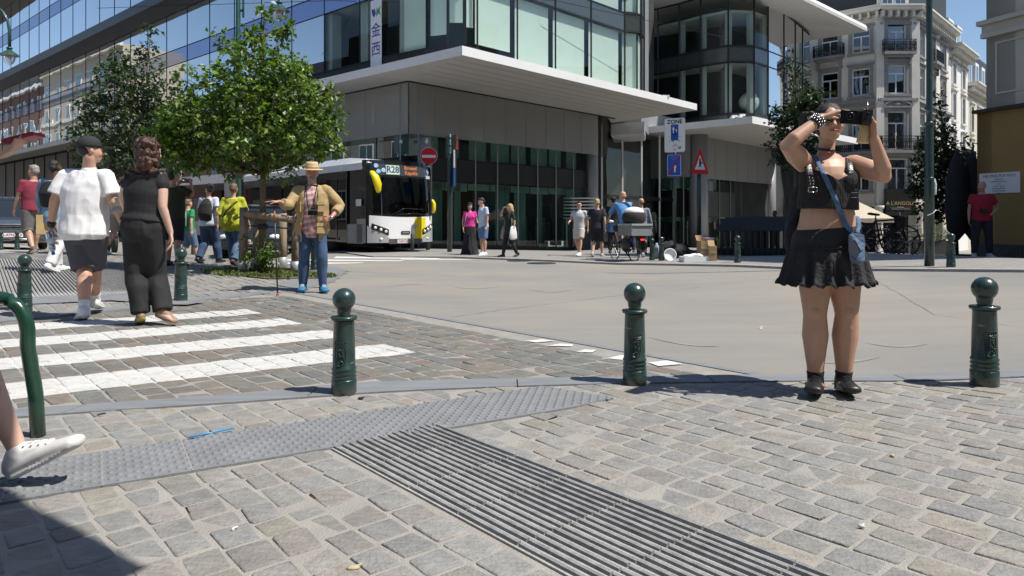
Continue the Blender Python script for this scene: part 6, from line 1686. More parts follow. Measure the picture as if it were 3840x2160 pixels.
strap(f.root, [V((.09, .10, .76 * f.H)), V((.10, .05, .82 * f.H)), V((.09, -.08, .78 * f.H))], .018, BLKL, 'shoulder_strap'); strap(f.root, [V((-.09, .10, .76 * f.H)), V((-.10, .05, .82 * f.H)), V((-.09, -.08, .78 * f.H))], .018, cloth('tan_strap', (.25, .17, .10)), 'shoulder_strap')
f = simple('stout woman in lime yellow blouse with a brown cross-body strap, seen from behind', 876, 1000, 688, 178, fem=True, skin='light', J=dict(WALKB), fat=.030, w=1.12, head=(8, 0))
YB = cloth('lime_blouse', (.46, .50, .035), var=.12, scale=5)
f.body(); f.shirt(YB, .43, .018, .62, .025, .028, 'lime_blouse', noise_=.02); f.pants(cloth('light_jeans', (.075, .13, .22), var=.4, scale=5), .96, .5, .008, (.012, .022, .034), 'jeans', noise_=.014); f.shoes(cloth('brown_suede', (.10, .05, .03)), BLKL); f.hair(HAIRM, 'short')
strap(f.root, [V((-.16, .0, .80 * f.H)), V((-.08, .165, .77 * f.H)), V((.06, .215, .66 * f.H)), V((.20, .13, .53 * f.H))], .014, cloth('brown_leather', (.10, .05, .025)), 'cross_body_strap', .005)
f = simple('walker in white sneakers mostly hidden behind the white T-shirt man', 440, 958, 640, 160, skin='light', J=dict(WALKA), fem=True)
f.body(); f.shirt(cloth('pale_top', (.45, .44, .42)), .48, .012, .4); f.pants(cloth('beige_shorts', (.35, .32, .27)), .45, .55, .01, (.014, .018, .022), 'shorts'); f.shoes(WHS, SOLE); f.hair(HAIRB, 'short')
f = simple('woman in bright pink top and long black skirt, sunglasses in her hair', 1762, 957, 760, 10, fem=True, skin='light', J=dict(wrR=(-.13, -.03, .50), elL=(.14, .0, .64), wrL=(.19, -.05, .56)))
f.body(); f.shirt(cloth('pink_jersey', (.62, .035, .28)), .54, .009, .33, .006, .004); f.hair(HAIRB, 'bob')
mb = MB(); H = f.H; mb.lathe([(.085 * H, .58 * H), (.10 * H, .5 * H), (.115 * H, .3 * H), (.15 * H, .1 * H), (.185 * H, .012 * H)], (0, 0, 0), BLK, 26, True, Matrix.Diagonal((1, .75, 1, 1))); o = mb.build('long_skirt', None, f.root); remesh(o, .018, 2, .03, 9, (1, 1, .15))
strap(f.root, [V((-.10, -.09, .80 * H)), V((-.15, -.10, .68 * H)), V((-.17, -.04, .54 * H))], .012, cloth('grey_strap', (.40, .38, .40)), 'bag_strap')
mb = MB(); mb.ell((0, -.10, .985 * H), (.07, .02, .02), LENSG, 10, 6); mb.build('sunglasses', None, f.root)
f = simple('young man in pale blue T-shirt and shorts beside the woman in pink', 1812, 960, 739, -62, skin='light', J=dict(nk=(0, -.012, .82), hd=(0, -.035, .915)), head=(-10, 14))
f.body(); f.shirt(cloth('pale_blue_tee', (.50, .60, .76)), .48, .012, .33, .014, .010); f.pants(cloth('mid_blue_shorts', (.10, .20, .38)), .44, .52, .010, (.018, .024, .028), 'shorts'); f.shoes(WHS, WHS, 1.1); f.hair(HAIRB, 'short')
f = simple('blonde woman in black with tote bags shading her eyes with one hand', 1912, 967, 765, -55, fem=True, skin='light', J=dict(WALKA, elR=(-.10, -.14, .78), wrR=(-.02, -.13, .93), elL=(.13, .02, .65), wrL=(.14, -.02, .52)), head=(-10, 5))
f.hand = {'R': dict(dir=(.6, .3, .2), palm=(0, -.2, -1), curl=.2)}
f.body(); f.shirt(BLK, .47, .012, .33, .014, .012); f.pants(BLK, .97, .56, .006, (.006, .007, .008), 'leggings'); f.shoes(BLKL, SOLE); f.hair(HAIRL, 'long')
for sd, cl, nm in ((-1, (.42, .34, .27), 'beige'), (1, (.66, .66, .66), 'white')):
    bpy.context.view_layer.update(); pc = f.root.matrix_world @ V((sd * .19 * 1, -.02, .50 * f.H))
    tb = empty('tote_bag', pc[:], R(-55 + 10 * sd), nm + ' canvas tote bag hanging ' + ('in front of' if sd < 0 else 'behind') + ' the blonde woman', 'bag')
    mb = MB(); mb.sweep([V((0, 0, -.20)), V((0, 0, -.05)), V((0, 0, .12))], [(.15, .05), (.14, .04), (.09, .02)], cloth(nm + '_canvas', cl), 12, side=(0, 1, 0)); mb.build('bag_body', None, tb, True)
    mb = MB(); mb.tube([V((0, -.05, .12)), V((-sd * .05, 0, .42)), V((0, .05, .12))], .010, MATS[nm + '_canvas'], 6); mb.build('handle', None, tb)
f = simple('man in pale polo shirt and cream shorts with round sunglasses', 2172, 962, 755, -28, skin='light', J=dict(WALKB, elR=(-.145, -.05, .66), wrR=(-.13, -.17, .62)), head=(20, 0))
f.body(); f.shirt(cloth('pale_grey_knit', (.56, .57, .59), var=.1, scale=30), .485, .012, .33, .012, .008, collar=1); f.pants(cloth('cream_shorts', (.60, .56, .48)), .38, .53, .010, (.018, .022, .026), 'shorts'); f.shoes(WHS, SOLE, 1.1); f.hair(HAIRB, 'short')
mb = MB(); M = f.headm()
for sd in (-1, 1): mb.ell(M @ V((sd * .018 * f.H, -.056 * f.H, .006 * f.H)), (.014 * f.H, .004 * f.H, .011 * f.H), LENSG, 12, 8, M)
mb.build('sunglasses', None, f.root)
f = simple('sandy-haired man in dark navy T-shirt and black shorts, walking away beside the cyclist', 2240, 967, 746, 160, skin='light', J=dict(WALKA, elL=(.18, .02, .66), wrL=(.215, -.02, .54)), fat=.008)
f.body(); f.shirt(cloth('navy_tee', (.022, .022, .034)), .475, .014, .33, .016, .012); f.pants(BLK, .48, .53, .012, (.02, .026, .03), 'shorts'); f.shoes(mat('grey_sneaker', (.36, .36, .40), .6, var=.1), SOLE); f.hair(HAIRL, 'short')
f = simple('man in black cap and black T-shirt mostly behind the cyclist', 2300, 952, 738, 170, skin='light')
f.body(); f.shirt(BLK, .47, .012, .33); f.pants(BLK, .96, .53); f.shoes(BLKL, SOLE); f.hair(HAIRK, 'buzz'); f.cap(BLK)
f = simple('balding man in grey shirt walking just right of the cargo bicycle', 2404, 968, 743, 160, skin='light', J=dict(WALKB), head=(30, 0))
f.body(); f.shirt(cloth('grey_shirt', (.24, .25, .31)), .47, .014, .9, .016, .012); f.pants(cloth('dark_trousers', (.05, .05, .055)), .96, .53, .008, (.012, .018, .02)); f.shoes(mat('grey_shoe', (.3, .3, .32), .6), SOLE); f.hair(HAIRM, 'bald')
f = simple('person in striped green shirt and khaki shorts behind the man in grey', 2432, 958, 764, 165, skin='light', fem=False)
STRP = cloth('striped_green', (.15, .17, .12), var=.5, scale=14, bscale=100); f.body(); f.shirt(STRP, .45, .016, .33, .016, .014); f.pants(cloth('khaki', (.16, .15, .11)), .5, .53, .012, (.02, .026, .03), 'shorts'); f.shoes(BLKL, SOLE); f.hair(HAIRB, 'short')
f = simple('person with brown hair seen between the cyclist and the man in grey', 2366, 950, 757, 175, skin='tan', fem=True)
f.body(); f.shirt(cloth('dark_red_top', (.10, .03, .03)), .47, .012, .33); f.pants(JEAN, .96, .54); f.shoes(BLKL, SOLE); f.hair(HAIRA, 'bob')
f = simple('bald man in red T-shirt, hand on hip, beside the ochre wall', 3682, 967, 680, -22, skin='ruddy', fat=.010, J=dict(elL=(.185, .05, .655), wrL=(.105, -.05, .575), elR=(-.14, .0, .64), wrR=(-.15, -.03, .50), anR=(-.085, 0, .045), toeR=(-.11, -.11, .016), anL=(.085, 0, .045), toeL=(.11, -.11, .016), knR=(-.075, -.005, .285), knL=(.075, -.005, .285)), head=(-40, 0))
f.hand = {'L': dict(dir=(-.8, -.3, -.3), palm=(0, 1, 0), curl=.3)}
f.body(); f.shirt(cloth('red_tee', (.33, .012, .03)), .475, .012, .33, .014, .010); f.pants(cloth('charcoal_trousers', (.022, .022, .026)), .96, .53, .008, (.012, .016, .018)); f.shoes(mat('white_black_shoe', (.45, .45, .46), .6, var=.5, scale=30), WHS, 1.1)
bpy.context.view_layer.update(); pc = f.root.matrix_world @ V((0, -.17, .615 * f.H)); cmr = empty('camera', pc[:], R(-22), 'black camera on the chest of the man in red', 'camera'); mb = MB(); mb.box((0, 0, 0), (.16, .07, .11), PHONE); mb.build('camera_body', None, cmr); mb = MB(); mb.lathe([(.04, 0), (.04, .08), (.034, .08)], (0, -.03, 0), PHONE, 18, True, Matrix.Rotation(R(90), 4, 'X')); mb.build('lens', None, cmr)
mb = MB(); mb.tube([V((-.07, 0, .05)), V((-.08, .04, .34))], .006, BLKL, 6); mb.tube([V((.07, 0, .05)), V((.08, .04, .34))], .006, BLKL, 6); mb.build('neck_strap', None, cmr)
for sd in (-1, 1): strap(f.root, [V((sd * .12, -.12, .62 * f.H)), V((sd * .12, -.10, .76 * f.H)), V((sd * .10, .0, .83 * f.H)), V((sd * .10, .10, .78 * f.H))], .022, BLKL, 'backpack_strap')
mb = MB(); mb.sweep([V((0, .12, .58 * f.H)), V((0, .17, .68 * f.H)), V((0, .12, .79 * f.H))], [(.13, .06), (.15, .09), (.11, .05)], None, 14, side=(1, 0, 0)); mb.build('backpack', BLK, f.root, True)
f = simple('man in maroon jacket with white shoulder stripes by the terrace screens', 2905, 948, 790, -60, skin='brown', J=dict(elR=(-.14, -.06, .66), wrR=(-.10, -.16, .60)))
f.body(); f.shirt(cloth('maroon_jacket', (.07, .012, .018)), .47, .014, .98, .014, .01); f.pants(BLK, .96, .53); f.shoes(BLKL, BLKL); f.hair(HAIRK, 'short')
mb = MB(); mb.sweep([f.J['shR'] + V((0, 0, .035 * f.H)), f.J['elR'] + V((-.03 * f.H, 0, 0))], [(.02, .01)] * 2, WHT, 6); mb.sweep([f.J['shL'] + V((0, 0, .035 * f.H)), f.J['elL'] + V((.03 * f.H, 0, 0))], [(.02, .01)] * 2, WHT, 6); mb.build('shoulder_stripe', None, f.root)
PGRN = mat('bollard_green', (.020, .045, .040), .30, var=.16, scale=18, bump=.12, bscale=60, coat=.35)
def scratch(m, amt=.62):
    L = m.node_tree.links.new; b = m.node_tree.nodes['Principled BSDF']
    tc = nn(m, 'ShaderNodeTexCoord'); mp = nn(m, 'ShaderNodeMapping'); mp.inputs['Scale'].default_value = (1, 1, 5)
    n = nn(m, 'ShaderNodeTexNoise'); n.inputs['Scale'].default_value = 9; n.inputs['Detail'].default_value = 8; n.inputs['Roughness'].default_value = .75
    L(tc.outputs['Object'], mp.inputs[0]); L(mp.outputs[0], n.inputs['Vector'])
    mr = nn(m, 'ShaderNodeMapRange'); mr.inputs[1].default_value = amt; mr.inputs[2].default_value = amt + .05; L(n.outputs[0], mr.inputs[0])
    prev = b.inputs['Base Color'].links[0].from_socket
    mx = nn(m, 'ShaderNodeMix', data_type='RGBA'); L(mr.outputs[0], mx.inputs[0]); L(prev, mx.inputs[6]); mx.inputs[7].default_value = (.22, .26, .25, 1); sx = nn(m, 'ShaderNodeSeparateXYZ'); L(tc.outputs['Object'], sx.inputs[0]); ma = nn(m, 'ShaderNodeMath', operation='MULTIPLY_ADD'); L(n.outputs[0], ma.inputs[0]); ma.inputs[1].default_value = .22; L(sx.outputs[2], ma.inputs[2])
    m3 = nn(m, 'ShaderNodeMapRange'); m3.inputs[1].default_value = .10; m3.inputs[2].default_value = .17; m3.inputs[3].default_value = .75; m3.inputs[4].default_value = 0; L(ma.outputs[0], m3.inputs[0])
    m4 = nn(m, 'ShaderNodeMix', data_type='RGBA'); L(m3.outputs[0], m4.inputs[0]); L(mx.outputs[2], m4.inputs[6]); m4.inputs[7].default_value = (.13, .125, .11, 1); L(m4.outputs[2], b.inputs['Base Color'])
scratch(PGRN)
def make_bollard():
    r = empty('bollard', (0, 0, 0), 0)
    mb = MB(); mb.lathe([(.072, -.05), (.072, .09), (.070, .093), (.066, .097), (.071, .104), (.071, .112), (.066, .118), (.066, .121), (.071, .128), (.071, .136), (.066, .142), (.066, .145), (.071, .152), (.070, .160), (.065, .166), (.063, .30), (.059, .425), (.060, .432), (.056, .436)], (0, 0, 0), PGRN, 32); mb.build('post', None, r)
    mb = MB(); mb.lathe([(.054, .434), (.074, .437), (.077, .446), (.074, .455), (.052, .458)], (0, 0, 0), PGRN, 32); mb.build('collar', None, r)
    mb = MB(); mb.lathe([(.040, .455), (.036, .465), (.040, .478)] + [(.066 * math.sin(a), .552 - .066 * math.cos(a)) for a in [R(k) for k in range(40, 181, 10)]], (0, 0, 0), PGRN, 32); mb.build('ball', None, r)
    mb = MB(); c = lambda x, z, o=.0: V((x, -math.sqrt(.0635 ** 2 - x * x) * 1.0 - o, z))
    sh = [(-.032, .285), (.032, .285), (.033, .215), (.026, .188), (0, .176), (-.026, .188), (-.033, .215)]
    for a, b in zip(sh, sh[1:] + sh[:1]): mb.sweep([c(a[0], a[1], .001), c((a[0] + b[0]) / 2, (a[1] + b[1]) / 2, .001), c(b[0], b[1], .001)], [.0032] * 3, PGRN, 6)
    rn = random.Random(2)
    for k in range(18):
        x, z = rn.uniform(-.022, .022), rn.uniform(.195, .275); mb.sweep([c(x, z, .001), c(max(-.028, min(.028, x + rn.uniform(-.01, .01))), z + rn.uniform(-.014, .014), .003)], [.0035, .0028], PGRN, 6)
    for k in range(6): mb.sweep([c(-.034 + k * .0135, .303 + .002 * abs(k - 2.5), .001), c(-.030 + k * .0125, .316, .002)], [.004, .003], PGRN, 6)
    mb.sweep([c(-.036, .297, .001), c(0, .293, .002), c(.036, .297, .001)], [.004] * 3, PGRN, 6)
    mb.build('crest', None, r)
    return r
BG = 'green ball-topped bollards'
bspec = [(1290, 1481, 1080, 'green bollard at the end of the zebra crossing, with scratches across its ball'), (2380, 1443, 1060, 'green bollard in the middle of the near kerb with white scuffs on its top'), (3692, 1449, 1038, 'green bollard right of the woman in the mini skirt'),
         (92, 1171, 953, 'green bollard behind the bent tube rail at the left'), (678, 1134, 929, 'green bollard at the right hand of the woman in black'), (64, 939, 866, 'small green bollard in front of the grey car'), (3, 939, 866, 'green bollard at the very left edge beside the grey car'),
         (727, 955, 868, 'green bollard left of the woman with the backpack'), (1180, 1017, 880, 'green bollard behind the legs of the man in the straw hat'), (2445, 980, 893, 'dark bollard just right of the cargo bicycle'), (2481, 982, 887, 'green bollard left of the round white basin'),
         (2683, 968, 896, 'dark bollard behind the cardboard boxes'), (2766, 990, 882, 'green bollard between the cardboard boxes and the terrace screens'), (3566, 1008, 874, 'green bollard right of the tall green pole')]
B0 = make_bollard()
for i, (px, py, top, lab) in enumerate(bspec):
    b = B0 if i == 0 else copy_tree(B0)
    g = gp(px, py); b.location = g; k = (py - top) / FOC * g.y / .618; b.scale = (k, k, k)
    b.rotation_euler = (0, 0, math.atan2(-g.x, g.y) * -1 * .6 + (R(-14) if i in (1,) else R(-30) if i == 2 else 0))
    tag(b, lab, 'bollard', BG)
TUBG = mat('rail_green', (.012, .050, .030), .22, var=.1, scale=30, coat=.5)
g0, g1 = gp(146, 1642), V((0, 0, 0)); Yr = g0.y
pts = [V((g0.x, Yr, gz(g0.x, Yr) - .05)), V((g0.x - .015, Yr, .2)), at(104, 1300, Yr)]
a0, a1, a2 = at(104, 1240, Yr), at(88, 1122, Yr), at(-10, 1116, Yr)
for k in range(9):
    t = k / 8; pts.append(a0 * (1 - t) ** 2 + a1 * (2 * t * (1 - t)) + a2 * t * t)
zt = pts[-1].z
pts += [V((pts[-1].x - .5, Yr + .03, zt)), V((pts[-1].x - .62, Yr + .03, zt - .03)), V((pts[-1].x - .68, Yr + .03, zt - .12)), V((pts[-1].x - .69, Yr + .03, 0))]
mb = MB(); mb.tube(pts, .031, TUBG, 20); o = mb.build('tube_rail', None, None, True); tag(o, 'bent dark green steel tube rail at the left foreground', 'rail')
def lie(name, label, cat, pts, r, m, group=None):
    mb = MB(); mb.tube(pts, r, m, 8); return tag(mb.build(name, None, None, True), label, cat, group)
p, q = gp(706, 1664), gp(878, 1626); lie('blue_stick', 'thin bright blue plastic stick lying across the studded paving', 'stick', [p + V((0, 0, .028)), q + V((0, 0, .026))], .004, mat('blue_plastic', (.02, .27, .62), .4, var=0))
DRT = mat('dark_crumb', (.03, .025, .02), .9); LEAFY = mat('dry_leaf', (.45, .38, .22), .8)
for i, (px, py, dx, m_, lab) in enumerate(((1352, 1503, .018, DRT, 'dark cigarette stub beside the bollard at the crossing'), (375, 1565, .02, DRT, 'dark twig on the setts near the tube rail'), (3230, 1990, .012, WPAINT, 'white scrap of paper on the setts at bottom right'), (2852, 1233, .03, WPAINT, 'white scrap of paper lying on the road left of the woman'), (3345, 1722, .012, LEAFY, 'yellowish crumb on the setts below the woman'), (1325, 2148, .02, LEAFY, 'pale wood chip at the bottom edge'), (875, 2000, .010, WPAINT, 'small white crumb on the setts at bottom left'))):
    p = gp(px, py); mb = MB(); mb.ell(p + V((0, 0, .014 if py > 1400 else .004)), (dx, dx * .5, .006), m_, 8, 5, Matrix.Rotation(i * 1.3, 4, 'Z')); mb.sweep([p + V((0, 0, .016)), p + V((dx, dx * .6, .018))], [.004, .003], m_, 6)
    tag(mb.build('litter', None), lab, 'litter')
LG = mat('lamp_green', (.02, .075, .055), .35, var=.12, coat=.3); LGL = glass('lamp_glass', (.80, .80, .80), refl=.6, ior=1.5, base=.12); LWH = mat('lamp_reflector', (.62, .62, .60), .5)
def lamp_head(root, c, k):
    mb = MB(); mb.lathe([(.10 * k, .30 * k), (.12 * k, .26 * k), (.20 * k, .20 * k), (.34 * k, .10 * k), (.45 * k, .02 * k), (.47 * k, 0), (.44 * k, 0), (.30 * k, .06 * k)], c, LG, 30); mb.lathe([(.05 * k, .44 * k), (.14 * k, .40 * k), (.14 * k, .34 * k), (.08 * k, .30 * k)], c, LG, 20); sh = mb.build('lamp_shade', None, root)
    mb = MB(); mb.lathe([(.31 * k, .05 * k), (.28 * k, .02 * k), (.05 * k, .03 * k)], c, LWH, 24); mb.build('reflector', None, root)
    mb = MB(); mb.lathe([(.27 * k, 0), (.27 * k, -.10 * k), (.24 * k, -.26 * k), (.15 * k, -.42 * k), (.03 * k, -.50 * k)], c, LGL, 24); mb.build('lamp_glass', None, root)
    mb = MB(); mb.lathe([(.05 * k, .05 * k), (.07 * k, -.12 * k), (.03 * k, -.2 * k)], c, LWH, 12); mb.build('bulb', None, root)
Yl = 15.5; gl_ = V(((-130 - 1920) / FOC * Yl, Yl, 0)); gl_.z = gz(gl_.x, gl_.y)
l1 = empty('street_lamp', gl_[:], 0, 'green arched street lamp with a bell-shaped head hanging at the top left', 'street lamp', 'green street lamps')
c = at(35, 208, Yl) - gl_; mb = MB(); top = at(35, 175, Yl) - gl_
arc = [V((0, 0, 0)), V((0, 0, top.z + .3))]
for k in range(1, 9):
    a = PI * k / 8; arc.append(V((top.x / 2 - top.x / 2 * math.cos(a), 0, top.z + .35 + .62 * math.sin(a))))
arc.append(top); mb.tube(arc, [.07] * 2 + [.03] * 9, LG, 12); mb.build('pole', None, l1); lamp_head(l1, c[:], .44)
Yl = 17.5; g_ = V(((893 - 1920) / FOC * Yl, Yl, 0)); g_.z = gz(g_.x, g_.y)
l2 = empty('street_lamp', g_[:], 0, 'green street lamp rising through the leafy tree, bell-shaped head to its right', 'street lamp', 'green street lamps')
c = at(1047, 40, Yl) - g_; top = at(1047, 10, Yl) - g_; mb = MB()
arc = [V((0, 0, 0)), V((0, 0, 3.)), V((0, 0, top.z + 2.2))]
for k in range(1, 9):
    a = PI * k / 8; arc.append(V((top.x / 2 - top.x / 2 * math.cos(a), 0, top.z + 2.2 * (1 - k / 8) + .9 * math.sin(a))))
arc.append(top); mb.tube(arc, [.09, .065, .05] + [.03] * 9, LG, 14); mb.lathe([(.12, 0), (.12, .8), (.09, .9)], (0, 0, 0), LG, 16); mb.build('pole', None, l2); lamp_head(l2, c[:], .56)
mb = MB(); mb.box((.13, 0, at(0, 25, Yl).z - g_.z), (.04, .05, .55), LG); mb.box((.09, 0, at(0, 40, Yl).z - g_.z), (.1, .05, .05), LG); mb.build('bracket', None, l2)
g = gp(3485, 1004); pl = empty('street_pole', g[:], 0, 'tall dark green pole with stickers and a torn plastic strip at the right', 'pole')
mb = MB(); hgt = 9.0; k_ = g.y / FOC
mb.lathe([(.30 * .28, 0), (46 * k_, .02), (46 * k_, .5)][1:] + [(23 * k_, .0), (23 * k_, 2.45), (19 * k_, 2.5), (18 * k_, 2.56)][0:0], (0, 0, 0), PGRN, 4) if 0 else None
mb.lathe([(17 * k_, 0), (17 * k_, 1.45), (15 * k_, 1.5), (14.5 * k_, 2.4), (11 * k_, 2.46), (10 * k_, 5.6), (8.5 * k_, hgt)], (0, 0, 0), PGRN, 24)
for z in (1.48, 2.42, 5.05): mb.lathe([(10 * k_, z), (17.5 * k_, z + .02), (17.5 * k_, z + .06), (10 * k_, z + .08)] if z < 3 else [(9 * k_, z), (12.5 * k_, z + .02), (12.5 * k_, z + .06), (8 * k_, z + .08)], (0, 0, 0), PGRN, 24)
mb.build('shaft', None, pl)
STK = mat('sticker_white', (.60, .62, .66), .5, var=.4, scale=30); STB = mat('sticker_blue', (.06, .16, .30), .5, var=.5, scale=30)
mb = MB(); 
def stick(z, h, r, m_, n=10):
    vs = []
    for zz in (z, z + h):
        for j in range(n + 1):
            a = PI + R(10) + (PI - R(20)) * j / n; vs.append((math.cos(a) * r, math.sin(a) * r, zz))
    mb.add(vs, [(j, j + 1, n + 1 + j + 1, n + 1 + j) for j in range(n)], m_)
zz = lambda py: at(0, py, g.y).z - g.z
for a, b, m_ in ((432, 414, STK), (458, 436, STB), (472, 462, STK), (487, 474, STK)): stick(zz(a) - 0, abs(b - a) * k_, 10.9 * k_, m_)
for a, b, m_ in ((745, 720, STK), (722, 705, STB)): stick(zz(a), abs(b - a) * k_, 15.2 * k_, m_)
mb.build('sticker', None, pl)
mb = MB(); mb.sweep([V((.05, -.05, zz(672))), V((.075, -.05, zz(690))), V((.065, -.06, zz(730)))], [(.022, .006)] * 3, STK, 6); mb.build('plastic_strip', None, pl); mb = MB(); mb.sweep([V((-.07, -.07, zz(808))), V((0, -.10, zz(800))), V((.07, -.07, zz(788)))], [(.008, .012)] * 3, STK, 6); mb.build('plastic_strip', None, pl)
wm = MB(); pa, pb = at(1250, 2, 30), at(2080, 2, 30); pts = [pa.lerp(pb, k / 8) + V((0, 0, -.10 * 4 * (k / 8) * (1 - k / 8))) for k in range(9)]; pts = [pa + V((-12, 3, .6))] + pts + [pb + V((10, 8, .5))]
wm.tube(pts, .012, IRON, 5); tag(wm.build('overhead_cable', None), 'thin dark cable strung across the top of the glass facade', 'cable')
RED = mat('sign_red_film', (.62, .012, .015), .35, var=.03); WF = mat('sign_white_film', (.78, .78, .78), .4, var=.02); BLF = mat('sign_blue_film', (.015, .085, .42), .4, var=.03); BKF = mat('sign_black_film', (.012, .012, .012), .5, var=0); GALV = mat('galvanised', (.38, .39, .40), .45, metal=.6, var=.1); SGN = mat('sign_back', (.05, .055, .055), .6)
def disc(mb, M, r, z, m, n=40, r0=0): 
    vs = [M @ V((r * math.cos(2 * PI * k / n), r * math.sin(2 * PI * k / n), z)) for k in range(n)]; mb.add(vs, [list(range(n))], m)
def plate(mb, M, pts, z0, z1, m):
    n = len(pts); vs = [M @ V((p[0], p[1], z0)) for p in pts] + [M @ V((p[0], p[1], z1)) for p in pts]
    mb.add(vs, [list(range(n))[::-1], list(range(n, 2 * n))] + [(i, (i + 1) % n, n + (i + 1) % n, n + i) for i in range(n)], m)
def rrect(w, h, r, n=5):
    out = []
    for cx, cy, a0 in ((w / 2 - r, h / 2 - r, 0), (-w / 2 + r, h / 2 - r, 90), (-w / 2 + r, -h / 2 + r, 180), (w / 2 - r, -h / 2 + r, 270)):
        for k in range(n + 1): a = R(a0 + 90 * k / n); out.append((cx + r * math.cos(a), cy + r * math.sin(a)))
    return out
def onbase(p, py_base=None):
    return V((p.x, p.y, gz(p.x, p.y)))
Yn = 24.3; c = at(1608, 585, Yn); b = onbase(c); s = empty('no_entry_sign', b[:], 0, 'round red no entry sign with a white bar above the front of the bus', 'road sign')
M = frame_m((c - b)[:], (1, .12, 0)); mb = MB(); r = 32 / FOC * Yn
plate(mb, M, [(r * math.cos(k * PI / 20), r * math.sin(k * PI / 20)) for k in range(40)], -.02, 0, SGN); disc(mb, M, r, .002, WF); disc(mb, M, r * .965, .004, RED); plate(mb, M, [(-r * .80, -r * .20), (r * .80, -r * .20), (r * .80, r * .12), (-r * .80, r * .12)], .004, .006, WF); mb.build('disc', None, s)
mb = MB(); mb.lathe([(.04, 0), (.04, c.z - b.z + .2)], (0, .05, 0), PGRN, 12); mb.build('post', None, s)
Yp = 21.6; b = gp(1686, 948); Yp = b.y; s = empty('sign_post', b[:], 0, 'dark green post carrying signs seen from behind and edge-on, right of the bus', 'sign post'); k_ = Yp / FOC
mb = MB(); zz = lambda py: at(0, py, Yp).z - b.z
mb.lathe([(9 * k_, 0), (9 * k_, zz(700)), (7.5 * k_, zz(690)), (7.5 * k_, zz(505)), (5 * k_, zz(503))], (0, 0, 0), PGRN, 14)
for py in (520, 548, 580, 618, 650, 685): mb.lathe([(7 * k_, zz(py)), (9.5 * k_, zz(py - 2)), (9.5 * k_, zz(py - 5)), (7 * k_, zz(py - 7))], (0, 0, 0), PGRN, 14)
mb.build('post', None, s)
mb = MB(); M = frame_m((0, .10, 0), (1, -.15, 0)); X_ = lambda px: (px - 1686) * k_
plate(mb, M, [(X_(1670), zz(508)), (X_(1714), zz(503)), (X_(1692), zz(566))], -.02, 0, SGN); mb.build('triangular_sign_back', None, s)
mb = MB(); M = frame_m((X_(1714), 0, 0), (.10, 1, 0)); plate(mb, M, [(-.02, zz(508)), (.02, zz(506)), (.14, zz(560)), (-.14, zz(562))], -.01, .01, mat('dull_red_edge', (.25, .02, .02), .5)); mb.build('red_sign_edge', None, s)
mb = MB(); M = frame_m((X_(1700), .02, 0), (1, .02, 0)); plate(mb, M, [(-.16, zz(700)), (.09, zz(700)), (.09, zz(568)), (-.16, zz(568))], -.03, 0, SGN); mb.build('sign_back', None, s)
mb = MB(); mb.box((X_(1705), -.14, (zz(632) + zz(566)) / 2), (.045, .40, abs(66 * k_)), WF, rz=.08); mb.build('white_plate_edge', None, s)
mb = MB(); mb.box((X_(1705), -.14, (zz(700) + zz(632)) / 2), (.045, .36, abs(66 * k_)), mat('edge_blue', (.02, .16, .42), .4), rz=.08); mb.build('blue_plate_edge', None, s)
Yz = gp(2530, 974).y; cz_ = at(2530, 507, Yz); b = onbase(cz_); s = empty('zone_sign', b[:], 0, 'tall white ZONE pedestrian sign above a blue crossed-out plate', 'road sign'); k_ = Yz / FOC
mb = MB(); mb.lathe([(.035, 0), (.035, 3.45)], (.02, .06, 0), PGRN, 14); mb.build('post', None, s)
M = frame_m((cz_ - b)[:], (1, -.42, 0)); sc = 1 / math.cos(math.atan(.42)); W_, H_ = 72 * k_ * sc * .98, 128 * k_
mb = MB(); plate(mb, M, rrect(W_, H_, .045), -.02, 0, GALV); plate(mb, M, rrect(W_ * .98, H_ * .99, .04), .0, .003, WF)
U = H_ / 2; tx = lambda t, size, x, y, m=BKF, bold=.0, sx=1.: mb.text(t, size, M @ Matrix.Translation((x, y, .005)), m, bold=bold, sx=sx)
tx('ZONE', .135, 0, U * .78, bold=.004)
plate(mb, M, rrect(W_ * .36, H_ * .30, .008), .003, .006, BLF)
Mo = M; M = M @ Matrix.Translation((0, U * .32, .0))
M2 = M; 
mb2 = mb
def person_glyph(M, x, y, h, z=.009, m=WF):
    plate(mb, M @ Matrix.Translation((x, y, 0)), [(-.10 * h, .30 * h), (.10 * h, .30 * h), (.16 * h, -.02 * h), (.11 * h, -.02 * h), (.08 * h, .12 * h), (.08 * h, -.5 * h), (.01 * h, -.5 * h), (0, -.08 * h), (-.01 * h, -.5 * h), (-.08 * h, -.5 * h), (-.08 * h, .12 * h), (-.11 * h, -.02 * h), (-.16 * h, -.02 * h)], z - .002, z, m)
    vs = [M @ V((x + .07 * h * math.cos(k * PI / 6), y + .41 * h + .07 * h * math.sin(k * PI / 6), z)) for k in range(12)]; mb.add(vs, [list(range(12))], m)
plate(mb, M, rrect(W_ * .36, H_ * .31, .008), .003, .006, BLF); person_glyph(M, -.03, .0, .17); person_glyph(M, .045, -.025, .085)
plate(mb, M, [(-.01, .03), (.035, -.005), (.035, -.012), (-.01, .02)], .007, .009, WF)
M = Mo; tx('UITGEZONDERD LADEN EN LOSSEN', .019, 0, -U * .10); tx('EXCEPTE LIVRAISONS', .019, 0, -U * .18)
tx('04', .062, -.045, -U * .34, bold=.002); tx('11', .062, .10, -U * .33, bold=.002); tx('van', .024, -.125, -U * .32); tx('de', .024, -.125, -U * .38); tx('tot', .024, .035, -U * .30); tx('a', .024, .035, -U * .36); tx('u', .024, .155, -U * .30); tx('h', .024, .155, -U * .36)
for dx in (-.025, .045): mb.tube([M @ V((dx + .022 * math.cos(a), -U * .62 + .022 * math.sin(a), .006)) for a in [k * PI / 6 for k in range(13)]], .0025, BKF, 5)
